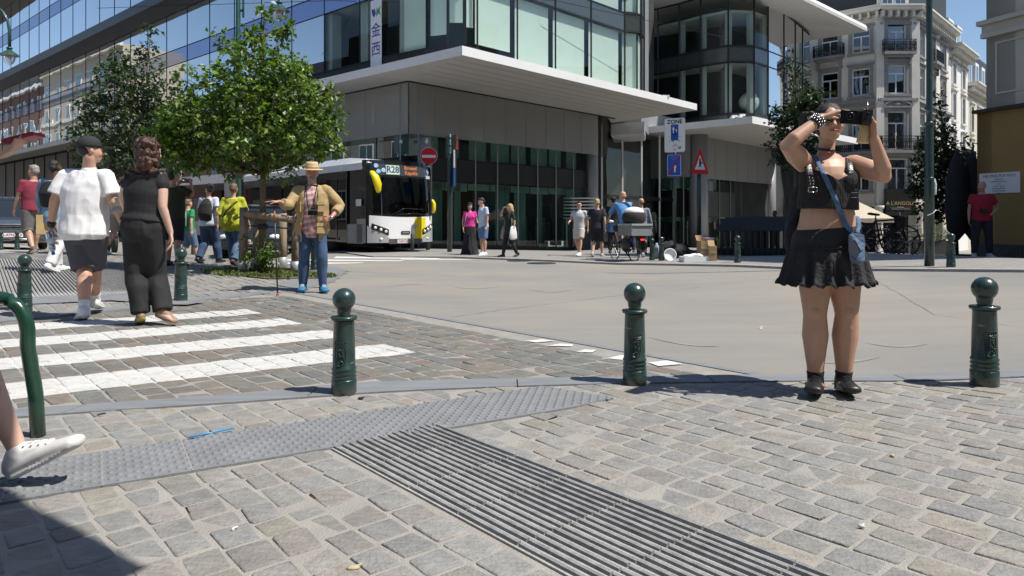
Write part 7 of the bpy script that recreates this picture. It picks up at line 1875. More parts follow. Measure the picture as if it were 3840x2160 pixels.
mb.tube([M @ V((-.025, -U * .62, .006)), M @ V((0, -U * .52, .006)), M @ V((.035, -U * .52, .006)), M @ V((.045, -U * .62, .006))], .0025, BKF, 5)
tx('TAXI', .034, 0, -U * .85, bold=.001); plate(mb, M, [(.08, -U * .82), (.155, -U * .80), (.155, -U * .66), (.08, -U * .68)], .003, .006, mat('pink_sticker', (.42, .20, .26), .5, var=.5, scale=40))
mb.build('zone_plate', None, s)
cz2 = at(2528, 620, Yz); M = frame_m((cz2 - b)[:], (1, -.42, 0)); W2, H2 = 49 * k_ * sc, 84 * k_
mb = MB(); plate(mb, M, rrect(W2, H2, .03), -.02, 0, BLF); plate(mb, M, rrect(W2 * .92, H2 * .93, .025), 0, .003, WF); plate(mb, M, rrect(W2 * .87, H2 * .90, .022), .003, .005, BLF)
mb.text('Zone voetgangers', .026, M @ Matrix.Translation((0, H2 * .36, .006)), mat('pale_blue_ink', (.35, .45, .7), .5, var=0)); mb.text('Pietonne', .026, M @ Matrix.Translation((0, H2 * .28, .006)), MATS['pale_blue_ink']); person_glyph(M, .02, -.06, .22, .008)
plate(mb, M, [(-W2 * .42, -H2 * .44), (-W2 * .30, -H2 * .44), (W2 * .42, H2 * .44), (W2 * .32, H2 * .44)], .008, .011, mat('slash_red', (.32, .01, .02), .5, var=0)); mb.build('end_of_zone_plate', None, s)
b = gp(2625, 960); Yt = b.y; s = empty('warning_sign', b[:], 0, 'red and white triangular priority warning sign on a green post', 'road sign'); k_ = Yt / FOC; zz = lambda py: at(0, py, Yt).z - b.z
mb = MB(); mb.lathe([(8.5 * k_, 0), (8.5 * k_, zz(600))], (0, .11, 0), PGRN, 14); mb.build('post', None, s)
def tri(rr, cyy): return [(rr * math.cos(R(a)), cyy + rr * math.sin(R(a))) for a in (90, 210, 330)]
def rtri(w, h, cr, cy0):
    out = []
    for (x, y, a0, a1) in ((0, h * .5 - cr, 30, 150), (-w / 2 + cr, -h / 2 + cr * .9, 150, 270), (w / 2 - cr, -h / 2 + cr * .9, 270, 390)):
        for k in range(6): a = R(a0 + (a1 - a0) * k / 5); out.append((x + cr * math.cos(a), y + cr * math.sin(a) + cy0))
    return out
M = frame_m((0, 0, zz(606)), (1, .10, 0)); w_, h_ = 66 * k_, 92 * k_
mb = MB(); plate(mb, M, rtri(w_ * 1.0, h_, .03, 0), -.02, 0, RED); plate(mb, M, [(0, h_ * .27), (-w_ * .31, -h_ * .33), (w_ * .31, -h_ * .33)], 0, .004, WF)
plate(mb, M, [(0, h_ * .15), (-.025, h_ * .08), (-.025, -h_ * .24), (0, -h_ * .20), (.025, -h_ * .24), (.025, -h_ * .08), (.07, -h_ * .08), (.07, -h_ * .03), (.025, -h_ * .03), (.025, h_ * .08)], .004, .007, BKF); mb.build('triangle', None, s)
BW = mat('bus_white', (.80, .80, .80), .25, var=.02, coat=.5); BK = mat('bus_black', (.012, .013, .014), .12, var=.1, coat=.6); BGY = mat('bus_grey', (.36, .365, .36), .35, var=.05, coat=.3); BY = mat('bus_yellow', (.80, .62, .01), .35, var=.02, coat=.3); TYRE = mat('tyre_rubber', (.018, .018, .018), .8, var=.2); RIM = mat('wheel_rim', (.30, .30, .30), .4, metal=.7); BGL = glass('bus_glass', (.10, .12, .12), refl=.55, ior=1.5, base=.05); HL = mat('headlight_glass', (.70, .70, .68), .08, var=.1, ior=1.7)
bF = V((-4.37, 21.66)); ax = V((-.686, .727)); fx = V((.727, .686))
zf, zr_ = gz(*bF), gz(*(bF + ax * 16)); 
bus = empty('articulated_bus', (bF.x, bF.y, zf), 0, 'white and black articulated city bus with yellow mirror and R28 display', 'bus')
bus.rotation_euler = Matrix(((fx.x, ax.x, 0), (fx.y, ax.y, 0), (0, 0, 1))).to_euler()
def bpart(mb, n, lab=None, par=None):
    o = mb.build(n, None, par or bus); 
    if lab: o['label'] = lab
    return o
W = 2.55
def shell(mb, stn, m, close=True):
    n = len(stn[0]); vs = [p for r in stn for p in r]; fs = [(i * n + j, i * n + (j + 1) % n, (i + 1) * n + (j + 1) % n, (i + 1) * n + j) for i in range(len(stn) - 1) for j in range(n)]
    fs += [list(range(n))[::-1], list(range((len(stn) - 1) * n, len(stn) * n))]; mb.add(vs, fs, m)
def sect(y, ins=0., zb=.33, zt=3.0, r=.22, dx=0.):
    return [(ins + dx, y, zb), (W - ins + dx, y, zb), (W - ins * .8 + dx, y, zt - r), (W - ins - .14 + dx, y, zt - .02), (W / 2 + dx, y, zt + .03), (ins + .14 + dx, y, zt - .02), (ins * .8 + dx, y, zt - r)]
mb = MB(); shell(mb, [sect(.35, .02), sect(9.9, .02)], BK); bpart(mb, 'body')
mb = MB(); rf = lambda y, h, x0=.0: [(x0 - .015, y, 2.68), (W + .015 - x0, y, 2.68), (W - x0, y, 2.90), (W - .15 - x0, y, 2.98 + h), (.15 + x0, y, 2.98 + h), (x0, y, 2.90)]
shell(mb, [[(x, .34 if z < 2.95 else .40, max(z, 2.885)) for x, y, z in rf(.3, .0, .06)], rf(.62, .05, .0), rf(1.6, .14), rf(4.0, .14), rf(4.3, .05), rf(9.9, .05)], BW); bpart(mb, 'roof')
mb = MB(); shell(mb, [[(.3, y, 3.0), (2.25, y, 3.0), (2.15, y, 3.22), (.4, y, 3.22)] for y in (5, 8.6)], BW); bpart(mb, 'roof_unit')
mb = MB(); mb.box((-.012, 1.0, .62), (.03, .95, .62), BGY); mb.box((-.012, 3.9, .45), (.03, 1.7, .30), BGY); mb.box((-.012, 7.6, .62), (.03, 4.4, .62), BGY); bpart(mb, 'side_skirt')
mb = MB(); mb.box((-.02, 2.15, 2.55), (.03, 1.4, .25), BK)
for y in (1.50, 2.16, 2.82): mb.box((-.025, y, 1.4), (.03, .06, 2.1), BK)
mb.box((-.025, 2.15, .38), (.03, 1.4, .06), GALV); do = bpart(mb, 'front_door')
mb = MB(); mb.box((-.018, 2.15, 1.45), (.012, 1.28, 1.95), BGL); bpart(mb, 'door_glass', None, do)
for y0, y1 in ((2.9, 4.7), (4.8, 6.2), (6.3, 8.0), (8.1, 9.7)):
    mb = MB(); mb.box((-.012, (y0 + y1) / 2, 1.75), (.014, y1 - y0 - .05, 1.25), BGL); bpart(mb, 'side_window')
for y0, y1 in ((.8, 3), (3.1, 6.2), (6.3, 9.7)):
    mb = MB(); mb.box((W - .0, (y0 + y1) / 2, 1.75), (.014, y1 - y0 - .05, 1.25), BGL); bpart(mb, 'side_window')
def fy(x, z):
    e = abs(x - W / 2) / (W / 2); cz = .30 * e ** 4 + .02
    return cz + (max(0, z - 1.35) ** 1.5) * .085
def frontpatch(mb, x0, x1, z0, z1, m, d=0., nx=10, nz=6, zf0=None, zf1=None):
    vs = []
    for j in range(nz + 1):
        for i in range(nx + 1):
            x = x0 + (x1 - x0) * i / nx; a = zf0(x) if zf0 else z0; b = zf1(x) if zf1 else z1; z = a + (b - a) * j / nz
            vs.append((x, fy(x, z) - d, z))
    mb.add(vs, [(j * (nx + 1) + i, j * (nx + 1) + i + 1, (j + 1) * (nx + 1) + i + 1, (j + 1) * (nx + 1) + i) for j in range(nz) for i in range(nx)], m, True)
mb = MB(); frontpatch(mb, 0, W, .36, 2.98, BK, 0, 20, 14); mb.add([(0, .35, .36), (0, .35, 2.98), (0, .6, 2.98), (0, .6, .36)], [(0, 1, 2, 3)], BK); bpart(mb, 'front_shell')
fb = lambda x: 1.42 - .03 * abs(x - W / 2)
mb = MB(); frontpatch(mb, .05, W - .05, 0, 0, BW, .02, 20, 6, lambda x: .46 + (.45 * max(0, abs(x - W / 2) / (W / 2) - .60) / .4), lambda x: 1.16 + .05 * (abs(x - W / 2) / 1.2) ** 2); bpart(mb, 'front_panel')
mb = MB(); frontpatch(mb, 1.62, 2.08, .46, 1.15, BY, .026, 6, 4); bpart(mb, 'yellow_stripe')
mb = MB()
frontpatch(mb, .0, .66, 0, 0, BGY, .03, 8, 5, lambda x: .34, lambda x: .88 - .40 * x / .66); frontpatch(mb, W - .66, W - .0, 0, 0, BGY, .03, 8, 5, lambda x: .34, lambda x: .48 + .40 * (x - (W - .66)) / .66)
frontpatch(mb, .62, W - .62, .30, .45, mat('bumper_grey', (.08, .08, .085), .5), .034, 10, 3); mb.box((-.012, .62, .72), (.03, .5, .76), BGY); bpart(mb, 'bumper')
for sd in (0, 1):
    X0 = .10 if sd == 0 else W - .62; mb = MB(); f0 = (lambda x: .86 - .20 * (x - .1) / .52) if sd == 0 else (lambda x: .66 + .20 * (x - (W - .62)) / .52)
    frontpatch(mb, X0, X0 + .52, 0, 0, BK, .036, 8, 3, lambda x: f0(x) - .09, lambda x: f0(x) + .10); ho = bpart(mb, 'headlight')
    for k in range(3):
        x = X0 + .10 + k * .16; z = f0(x); mb = MB(); mb.ell((x, fy(x, z) - .045, z), (.055, .03, .05), HL, 14, 8); bpart(mb, 'lens', None, ho)
    x = .38 if sd == 0 else W - .38; mb = MB(); mb.ell((x, fy(x, .45) - .03, .46), (.06, .03, .045), HL, 12, 6); bpart(mb, 'fog_lamp')
mb = MB(); frontpatch(mb, .16, W - .14, 1.28, 2.44, BGL, .012, 16, 8); bpart(mb, 'windscreen')
mb = MB(); frontpatch(mb, .35, W - .2, 2.50, 2.86, mat('display_glass', (.05, .055, .06), .15, var=0), .014, 14, 3); dp = bpart(mb, 'destination_display')
def FM(x, z, d=.02):
    y = fy(x, z) - d; e = .01; dx = V((e, fy(x + e, z) - fy(x, z), 0)); dz = V((0, fy(x, z + e) - fy(x, z), e)).normalized(); return frame_m((x, y, z), dx, dz)
AMB = mat('amber_led', (.30, .10, .03), .6, emit=(.9, .25, .06, .35), var=0); R28 = mat('display_tile', (.55, .68, .52), .5, var=.05); NVY = mat('navy_ink', (.02, .05, .16), .5, var=0)
mb = MB(); M = FM(.85, 2.68, .022); plate(mb, M, rrect(.50, .30, .01), 0, .004, R28); mb.text('R28', .30, M @ Matrix.Translation((0, 0, .006)), NVY, bold=.008); bpart(mb, 'line_number', None, dp)
mb = MB(); mb.text('Brussel', .17, FM(1.55, 2.765), AMB, bold=.003); mb.text('Kapelle', .17, FM(1.56, 2.60), AMB, bold=.003); bpart(mb, 'destination_text', None, dp)
mb = MB()
for x, z in ((.30, 2.80), (.36, 2.62), (.52, 2.66)): disc(mb, FM(x, z, .024), .072, 0, mat('round_sticker', (.35, .55, .75), .5, var=.5, scale=20))
M = FM(2.32, 2.70, .024); plate(mb, M, [(0, .12), (-.11, 0), (0, -.12), (.11, 0)], 0, .004, mat('blue_diamond', (.25, .32, .5), .5, var=.3, scale=20)); mb.text('2534', .14, FM(2.31, 2.50, .024), WF, bold=.006); bpart(mb, 'front_sticker')
mb = MB(); M = FM(1.62, .86, .032); mb.text('LIJN', .15, M, mat('letter_grey', (.35, .36, .36), .4), bold=.004); plate(mb, FM(1.25, .66, .03), rrect(.34, .10, .03), 0, .01, BK); plate(mb, FM(1.25, .66, .038), rrect(.26, .05, .02), 0, .006, GALV); bpart(mb, 'badge')
mb = MB(); M = FM(1.18, .38, .045); plate(mb, M, rrect(.52, .12, .01), 0, .006, mat('plate_white', (.62, .58, .58), .5)); mb.text('2-AHV-534', .085, M @ Matrix.Translation((0, 0, .008)), mat('plate_red', (.35, .05, .05), .5, var=0)); bpart(mb, 'number_plate')
mb = MB(); frontpatch(mb, 1.35, W - .3, 1.98, 2.26, mat('sun_blind', (.33, .38, .52), .7, var=.05), -.05, 8, 3); M = FM(1.85, 2.12, -.03); 
for k in range(4): a, b_ = [(0, .17), (-.11, 0), (0, -.17), (.11, 0)][k], [(0, .17), (-.11, 0), (0, -.17), (.11, 0)][(k + 1) % 4]; mb.bar(M @ V((*a, 0)), M @ V((*b_, 0)), .02, .01, NVY)
bpart(mb, 'sun_blind')
mb = MB(); mb.ell((1.5, .62, 1.26), (.85, .25, .16), mat('dashboard', (.10, .12, .12), .6), 16, 8); mb.tube([V((1.55 + .22 * math.cos(a), .62 + .08 * math.sin(a), 1.63 + .08 * math.sin(a))) for a in [k * PI / 8 for k in range(17)]], .02, BK, 6); bpart(mb, 'dashboard')
mb = MB(); mb.tube([V((.70, fy(.7, 1.2) - .03, 1.22)), V((1.2, fy(1.2, 1.45) - .04, 1.44)), V((1.95, fy(1.9, 1.5) - .04, 1.42))], .012, BK, 6); mb.tube([V((2.25, fy(2.2, 1.2) - .03, 1.22)), V((1.6, fy(1.6, 1.3) - .04, 1.29)), V((.9, fy(.9, 1.3) - .04, 1.25))], .012, BK, 6); bpart(mb, 'wiper')
for sd, pts, rr in ((0, [V((.10, .22, 2.58)), V((.0, -.02, 2.54)), V((.03, -.14, 2.40)), V((.11, -.16, 2.16)), V((.14, -.14, 1.98))], [(.05, .05), (.10, .07), (.13, .09), (.135, .09), (.09, .07)]), (1, [V((2.40, .08, 1.72)), V((2.42, .03, 1.62)), V((2.42, .03, 1.45)), V((2.41, .05, 1.34))], [(.05, .05), (.07, .06), (.075, .06), (.06, .05)])):
    mb = MB(); mb.sweep(pts, rr, BY, 14); bpart(mb, 'mirror')
mb = MB(); plate(mb, frame_m((-.05, .72, 1.62), (0, -1, 0)), rrect(.32, .22, .01), 0, .004, WF); bpart(mb, 'door_notice')
def wheel(root, c, r, w, axis, nm='wheel'):
    Mx = Matrix.Translation(c) @ V(axis).to_track_quat('Z', 'Y').to_matrix().to_4x4()
    mb = MB(); mb.lathe([(r * .62, -w / 2), (r * .92, -w / 2), (r, -w * .3), (r, w * .3), (r * .92, w / 2), (r * .62, w / 2)], (0, 0, 0), TYRE, 28, True, Mx); o = mb.build(nm, None, root); mb = MB(); mb.lathe([(r * .62, -w * .4), (r * .62, w * .42), (r * .5, w * .3), (r * .2, w * .38), (.01, w * .38)], (0, 0, 0), RIM, 20, True, Mx); mb.build('rim', None, o)
for y in (3.0 - .35, 8.6): wheel(bus, (.16, y, .48), .48, .3, (-1, 0, 0)); wheel(bus, (W - .16, y, .48), .48, .3, (1, 0, 0))
mb = MB(); shell(mb, [[(.12, y, .42), (W - .12, y, .42), (W - .12, y, 2.8), (.12, y, 2.8)] for y in (9.9, 10.2, 10.5, 10.8)], mat('bellows', (.03, .03, .03), .9, bump=.8, bscale=30)); bpart(mb, 'bellows')
rear = MB(); th = .045
def sect2(y, z0, z1): return [(0 - th * (y - 10.8), y, z0), (W - th * (y - 10.8), y, z0), (W - th * (y - 10.8), y, z1), (0 - th * (y - 10.8), y, z1)]
shell(rear, [sect2(10.8, .33, 2.7), sect2(18, .45, 2.8)], BK); bpart(rear, 'rear_body'); mb = MB(); shell(mb, [sect2(10.75, 2.66, 3.1), sect2(18.05, 2.76, 3.2)], BW); bpart(mb, 'rear_roof')
mb = MB(); mb.box((-.03, 11.4, 1.6), (.05, .95, 2.4), BGY); mb.box((-.22, 15.6, .75), (.05, 3.5, .6), BGY); bpart(mb, 'rear_skirt'); mb = MB(); mb.box((-.12, 13.2, 1.8), (.03, 2.4, 1.2), BGL); bpart(mb, 'side_window'); wheel(bus, (.02, 14.6, .56), .48, .3, (-1, 0, 0)); mb = MB(); mb.box((-.06, 10.9, 1.15), (.03, .5, .5), BY); bpart(mb, 'yellow_panel')
def car(name, lab, px, py, yaw, col, L=4.3, Wd=1.8, Hh=1.5, suv=False, plate_t='', grp=None, name2=None):
    g = gp(px, py); r = empty(name, g[:], R(yaw), lab, 'car', grp); P = mat('car_paint_' + name2, col, .22, metal=.4, var=.05, coat=.8)
    hw = Wd / 2; bel = .92 if suv else .82
    def ring(y, w, z0, z1, rr=.1): return [(-w, y, z0), (w, y, z0), (w * 1.02, y, (z0 + z1) / 2), (w * .94, y, z1 - .02), (w * .5, y, z1 + .02), (-w * .5, y, z1 + .02), (-w * .94, y, z1 - .02), (-w * 1.02, y, (z0 + z1) / 2)]
    nb = .72 if not suv else .86
    mb = MB(); shell(mb, [ring(-L / 2, hw * .72, .38, .58), ring(-L / 2 + .12, hw * .90, .24, nb - .06), ring(-L / 2 + .5, hw * .98, .20, nb + .02), ring(-L * .20, hw, .20, bel + .06), ring(L * .35, hw, .20, bel + .08), ring(L / 2 - .1, hw * .94, .25, bel + .04), ring(L / 2, hw * .85, .4, bel - .1)], P); bo = mb.build('body', None, r, True)
    bo.modifiers.new('b', 'BEVEL').width = .04
    cab = [(-L * .22, .96, bel), (-L * .08, .86, Hh - .06), (L * .05, .84, Hh), (L * .28, .82, Hh - .04), (L * .44, .9, bel + .02)]
    def cr(y, k, z): return [(-hw * k, y, bel - .02), (hw * k, y, bel - .02), (hw * k * .93, y, z), (-hw * k * .93, y, z)]
    mb = MB(); shell(mb, [cr(*c) if 1 else 0 for c in [(cab[0][0], .93, bel + .02), (cab[1][0], .88, cab[1][2]), (cab[2][0], .86, cab[2][2]), (cab[3][0], .85, cab[3][2]), (cab[4][0], .88, bel + .05)]], mat('car_glass', (.02, .025, .03), .05, var=0, coat=.6)); mb.build('windows', None, r)
    mb = MB(); shell(mb, [[(-hw * k, y, z - .03), (hw * k, y, z - .03), (hw * k * .96, y, z + .03), (-hw * k * .96, y, z + .03)] for y, k, z in ((-L * .09, .80, Hh - .06), (L * .05, .81, Hh), (L * .29, .79, Hh - .04))], P)
    for sd in (-1, 1): mb.bar((sd * hw * .93, -L * .22, bel + .02), (sd * hw * .81, -L * .085, Hh - .04), .06, .06, P); mb.bar((sd * hw * .91, L * .05, bel), (sd * hw * .81, L * .05, Hh - .02), .08, .05, P)
    mb.build('roof', None, r)
    for sd in (-1, 1):
        mb = MB(); mb.ell((sd * hw * .72, -L / 2 + .16, nb - .14), (.20, .14, .09), HL, 14, 8, Matrix.Rotation(sd * .45, 4, 'Z')); mb.build('headlight', None, r)
        mb = MB(); mb.ell((sd * (hw + .12), -L * .17, bel + .1), (.12, .06, .08), P, 10, 6); mb.build('wing_mirror', None, r)
        for y in (-L * .32, L * .30): wheel(r, (sd * (hw - .1), y, .33), .33, .2, (sd, 0, 0))
    mb = MB()
    for k, (z, w) in enumerate(((nb - .16, .9), (nb - .22, .9), (.30, 1.1))): mb.box((0, -L / 2 + .03, z), (w, .06, .025), STEEL)
    mb.box((0, -L / 2 + .06, nb - .19), (1.0, .06, .16), BK); mb.box((0, -L / 2 + .07, .34), (1.3, .06, .18), BK); mb.build('grille', None, r)
    mb = MB(); M = frame_m((0, -L / 2 - .015, .46), (1, 0, 0)); plate(mb, M, rrect(.52, .12, .01), 0, .01, WF); mb.text(plate_t, .10, M @ Matrix.Translation((0, 0, .013)), mat('plate_red2', (.40, .02, .04), .5, var=0), bold=.002); mb.build('number_plate', None, r)
    return r
car('parked_car', 'dark grey hatchback waiting behind the wooden tree guard, plate ending J-070', 978, 957, 12, (.03, .032, .036), 4.2, 1.8, 1.5, False, '1-AJJ-070', 'cars', 'dark')
car('parked_suv', 'blue-grey estate car with chrome grille behind the bollards at the left edge', 20, 932, 40, (.10, .12, .14), 4.7, 1.85, 1.62, True, '2-ATH-813', 'cars', 'bluegrey')
g = gp(415, 947); mc = empty('motorcycle', g[:], R(38), 'motorcycle with turquoise tank parked between the white T-shirt man and the woman in black', 'motorcycle')
mb = MB(); mb.ell((0, -.12, .86), (.15, .30, .15), mat('turquoise_tank', (.02, .22, .32), .2, coat=.8, var=.1), 18, 10); mb.build('tank', None, mc)
mb = MB(); mb.sweep([V((0, .15, .78)), V((0, .5, .80)), V((0, .8, .86))], [(.13, .05), (.14, .05), (.08, .03)], BLKL, 12); mb.build('seat', None, mc)
mb = MB(); mb.box((0, 0, .48), (.30, .42, .34), IRON); mb.ell((.0, -.05, .60), (.20, .16, .18), STEEL, 12, 8); mb.tube([V((.14, -.2, .45)), V((.18, .1, .30)), V((.18, .8, .36))], .045, STEEL, 10); mb.build('engine', None, mc)
wheel(mc, (0, -.75, .31), .31, .12, (1, 0, 0), 'front_wheel'); wheel(mc, (0, .72, .31), .31, .15, (1, 0, 0), 'rear_wheel')
mb = MB(); 
for sd in (-1, 1): mb.tube([V((sd * .10, -.75, .31)), V((sd * .10, -.42, .98))], .026, STEEL, 8); mb.tube([V((0, -.40, 1.02)), V((sd * .22, -.36, 1.06)), V((sd * .38, -.25, 1.05))], .016, BLKL, 8); mb.tube([V((sd * .3, -.3, 1.06)), V((sd * .34, -.34, 1.2))], .008, IRON, 6); mb.ell((sd * .35, -.34, 1.24), (.07, .02, .05), BLKL, 8, 6)
mb.build('fork', None, mc); mb = MB(); mb.lathe([(.02, .1), (.09, .05), (.10, -.04), (.09, -.06)], (0, -.56, .92), STEEL, 16, True, Matrix.Rotation(R(90), 4, 'X')); mb.build('headlight', None, mc); mb = MB(); mb.sweep([V((0, -1.02, .55)), V((0, -.75, .68)), V((0, -.5, .60))], [(.07, .012)] * 3, BLKL, 8); mb.build('mudguard', None, mc)
def bike_parts(r, m, rad=.33, wb=.52, basket=False):
    for s_, nm in ((-1, 'front_wheel'), (1, 'rear_wheel')):
        c = V((0, s_ * wb, rad)); mb = MB(); mb.tube([c + V((0, rad * math.cos(a), rad * math.sin(a))) for a in [k * PI / 14 for k in range(29)]], .018, TYRE, 6)
        for k in range(8): a = k * PI / 4; mb.bar(c, c + V((0, rad * math.cos(a), rad * math.sin(a))), .004, .004, STEEL)
        mb.build(nm, None, r)
    mb = MB(); bb = V((0, .08, .28)); hd_ = V((0, -wb * .70, .80)); st = V((0, .22, .78)); rw = V((0, wb, rad)); fw = V((0, -wb, rad))
    for a, b in ((bb, hd_ - V((0, .02, .12))), (bb, st), (hd_, st - V((0, .01, .06))), (bb, rw), (st - V((0, 0, .06)), rw), (hd_ + V((0, .02, .08)), fw)): mb.tube([a, b], .018, m, 8)
    mb.build('frame', None, r); mb = MB(); mb.sweep([st + V((0, -.06, .08)), st + V((0, .14, .09))], [(.05, .025), (.09, .03)], BLKL, 10); mb.tube([st, st + V((0, 0, .08))], .014, STEEL, 6); mb.build('saddle', None, r)
    mb = MB(); h0 = hd_ + V((0, .03, .16)); mb.tube([hd_, h0], .014, STEEL, 6); mb.tube([h0 + V((-.28, .14, .02)), h0 + V((-.15, 0, .03)), h0, h0 + V((.15, 0, .03)), h0 + V((.28, .14, .02))], .013, BLKL, 6); mb.build('handlebar', None, r)
    mb = MB(); mb.tube([bb + V((-.1, 0, -.14)), bb + V((.1, 0, .14))], .02, IRON, 6); mb.build('crank', None, r)
    return r
gB = gp(2340, 978); cb = empty('cargo_bicycle', gB[:], R(-163), 'black long-tail cargo bicycle with grey rear basket, ridden by the man in the blue T-shirt', 'bicycle')
bike_parts(cb, BLKL, .36, .62); cb.scale = (.88, .88, .90)
GRC = mat('grey_basket', (.22, .235, .235), .7, var=.1); mb = MB()
for (c, d) in (((0, .66, 1.02), (.62, .92, .05)),): mb.box(c, d, mat('basket_rim', (.36, .41, .40), .7)); 
bk = mb.build('basket_rim', None, cb); mb = MB()
for (c, d) in (((-.29, .66, .86), (.02, .86, .27)), ((.29, .66, .86), (.02, .86, .27)), ((0, .24, .86), (.56, .02, .27)), ((0, 1.08, .86), (.56, .02, .27)), ((0, .66, .73), (.56, .84, .02))): mb.box(c, d, GRC)
for k in range(9):
    y = .26 + k * .095
    for sd in (-1, 1): mb.bar((sd * .305, y, .74), (sd * .305, y + .095, .97), .008, .008, STEEL); mb.bar((sd * .305, y + .095, .74), (sd * .305, y, .97), .008, .008, STEEL)
mb.build('rear_basket', None, cb); mb = MB()
for sd in (-1, 1): mb.ell((sd * .26, .62, .48), (.10, .26, .20), BLKL, 14, 8)
mb.build('pannier', None, cb); mb = MB(); mb.box((0, 1.12, .62), (.10, .02, .04), mat('tail_light', (.5, .01, .01), .3, emit=(1, .03, .02, 2.), var=0)); mb.build('tail_light', None, cb)
mb = MB(); mb.box((0, -.70, .92), (.36, .30, .24), mat('blue_crate', (.03, .10, .24), .6, var=.3)); mb.build('front_box', None, cb); mb = MB(); mb.ell((.12, -.62, 1.10), (.1, .06, .05), LWH, 10, 6); mb.build('display', None, cb)
bpy.context.view_layer.update(); pc = cb.matrix_world @ V((0, .62, 1.06)); bgp = empty('duffel_bag', pc[:], 0, 'black and white backpack lying in the rear basket of the cargo bicycle', 'bag')
mb = MB(); mb.ell((0, 0, .14), (.30, .24, .22), mat('dark_fur_bag', (.03, .028, .025), .9, var=.4), 18, 10); mb.build('bag_body', None, bgp, True); mb = MB(); mb.ell((0, .0, .27), (.25, .20, .13), WHT, 18, 10); mb.build('white_flap', None, bgp, True)
ry = -163
J = dict(pel=(0, .10, .58), ch=(0, .02, .76), nk=(0, -.03, .865), hd=(0, -.05, .965), hpR=(-.055, .09, .55), hpL=(.055, .09, .55), knR=(-.075, -.09, .40), knL=(.075, -.12, .47), anR=(-.06, .04, .17), anL=(.06, -.03, .27), toeR=(-.06, -.07, .14), toeL=(.06, -.14, .24), shR=(-.11, -.03, .845), shL=(.11, -.03, .845), elR=(-.155, -.12, .72), wrR=(-.14, -.22, .62), elL=(.155, -.12, .72), wrL=(.14, -.22, .62))
f = Fig('balding cyclist in bright blue T-shirt riding the cargo bicycle, seen from behind', (gB.x, gB.y, .0), ry, 1.70, False, 'light', 1.05, .015, J, None, (10, 0), .010)
f.body(); f.shirt(cloth('sky_blue_tee', (.11, .29, .56)), .47, .014, .6, .016, .010); f.pants(BLK, .5, .54, .010, (.016, .022, .026), 'shorts'); f.shoes(BLKL, BLKL); f.hair(HAIRL, 'bald')
BI = empty('bicycle', (0, 0, 0)); bike_parts(BI, IRON)
bl = ('nearest of the parked bicycles by the tall green pole', 'second parked bicycle left of the tall green pole', 'parked bicycle right behind the blue pouch', 'parked bicycle under the stacked terrace chairs', 'parked bicycle half hidden behind the skirt', 'parked bicycle by the round tree shadow')
for i, (px, py, yw) in enumerate(((3400, 956, 100), (3345, 954, 78), (3290, 953, 108), (3250, 952, 80), (3310, 957, 95), (3445, 955, 75))):
    b = BI if i == 0 else copy_tree(BI); b.location = gp(px, py) + V((0, 0, .02)); b.rotation_euler = (R(4), 0, R(yw)); b.scale = (1.12,) * 3; tag(b, bl[i], 'bicycle', 'bicycles parked before the restaurant')
CH = mat('dark_rattan', (.020, .020, .020), .6, var=.3, bump=.4)
def make_chair():
    r = empty('terrace_chair', (0, 0, 0)); mb = MB(); mb.box((0, 0, .46), (.46, .46, .03), CH); mb.build('seat', None, r)
    mb = MB(); mb.sweep([V((-.22, .22, .7)), V((0, .27, .78)), V((.22, .22, .7))], [(.02, .10)] * 3, CH, 8, side=(0, 1, 0)); mb.build('backrest', None, r)
    for x in (-.2, .2):
        for y in (-.2, .2): mb = MB(); mb.tube([V((x, y, 0)), V((x, y, .46 if y < 0 else .8))], .014, CH, 6); mb.build('leg', None, r)
    return r
c0 = make_chair(); g = gp(3330, 950); g.y += 1.4; g.x += .35
for st_, (dx, nch) in enumerate(((0, 9), (.75, 8))):
    for k in range(nch):
        c = c0 if (st_ == 0 and k == 0) else copy_tree(c0); c.location = (g.x + dx + .015 * (k % 3), g.y + .05 * (k % 2), gz(g.x, g.y) + .11 * k); c.rotation_euler = (0, R(2), R(-30 + 4 * (k % 2)))
        tag(c, 'dark terrace chair in the %s stack behind the parked bicycles' % ('left' if st_ == 0 else 'right'), 'chair', 'dark terrace chairs stacked in the %s pile' % ('left' if st_ == 0 else 'right'))
for i, (px, py, w_, lab) in enumerate(((2840, 966, 1.5, 'dark slatted terrace screen with sloping top, left one'), (2925, 966, 1.3, 'dark slatted terrace screen with sloping top, right one beside the skirt'))):
    g = gp(px, py); r = empty('terrace_screen', g[:], R(-8), lab, 'screen', 'dark terrace screens'); r.location.y += .8
    mb = MB(); k = g.y / FOC
    n = 11
    for j in range(n): x = -w_ / 2 + w_ * j / (n - 1); mb.box((x, 0, .34), (w_ / n * .45, .04, .62), CH)
    mb.build('slats', None, r); mb = MB(); mb.hexa([(-w_ / 2 - .05, -.04, .62), (w_ / 2 + .05, -.04, .62), (w_ / 2 + .05, 0, .62), (-w_ / 2 - .05, 0, .62), (-w_ / 2 + .35, .55, .98), (w_ / 2 + .2, .55, .98), (w_ / 2 + .2, .6, .98), (-w_ / 2 + .35, .6, .98)], BLK); mb.build('sloping_top', None, r); mb = MB(); mb.box((0, .3, .10), (w_, .6, .16), mat('planter_dark', (.012, .02, .018), .8)); mb.build('base', None, r)
KR = mat('cardboard', (.42, .27, .14), .85, var=.1, scale=5, bump=.2, bscale=20); STY = mat('polystyrene', (.82, .82, .81), .8, var=.03)
g = gp(2512, 981); Yg = g.y; k = Yg / FOC
o = empty('white_basin', g[:], 0, 'round white plastic basin standing on its rim between the bollard and the foam box', 'basin'); mb = MB(); r_ = 24 * k
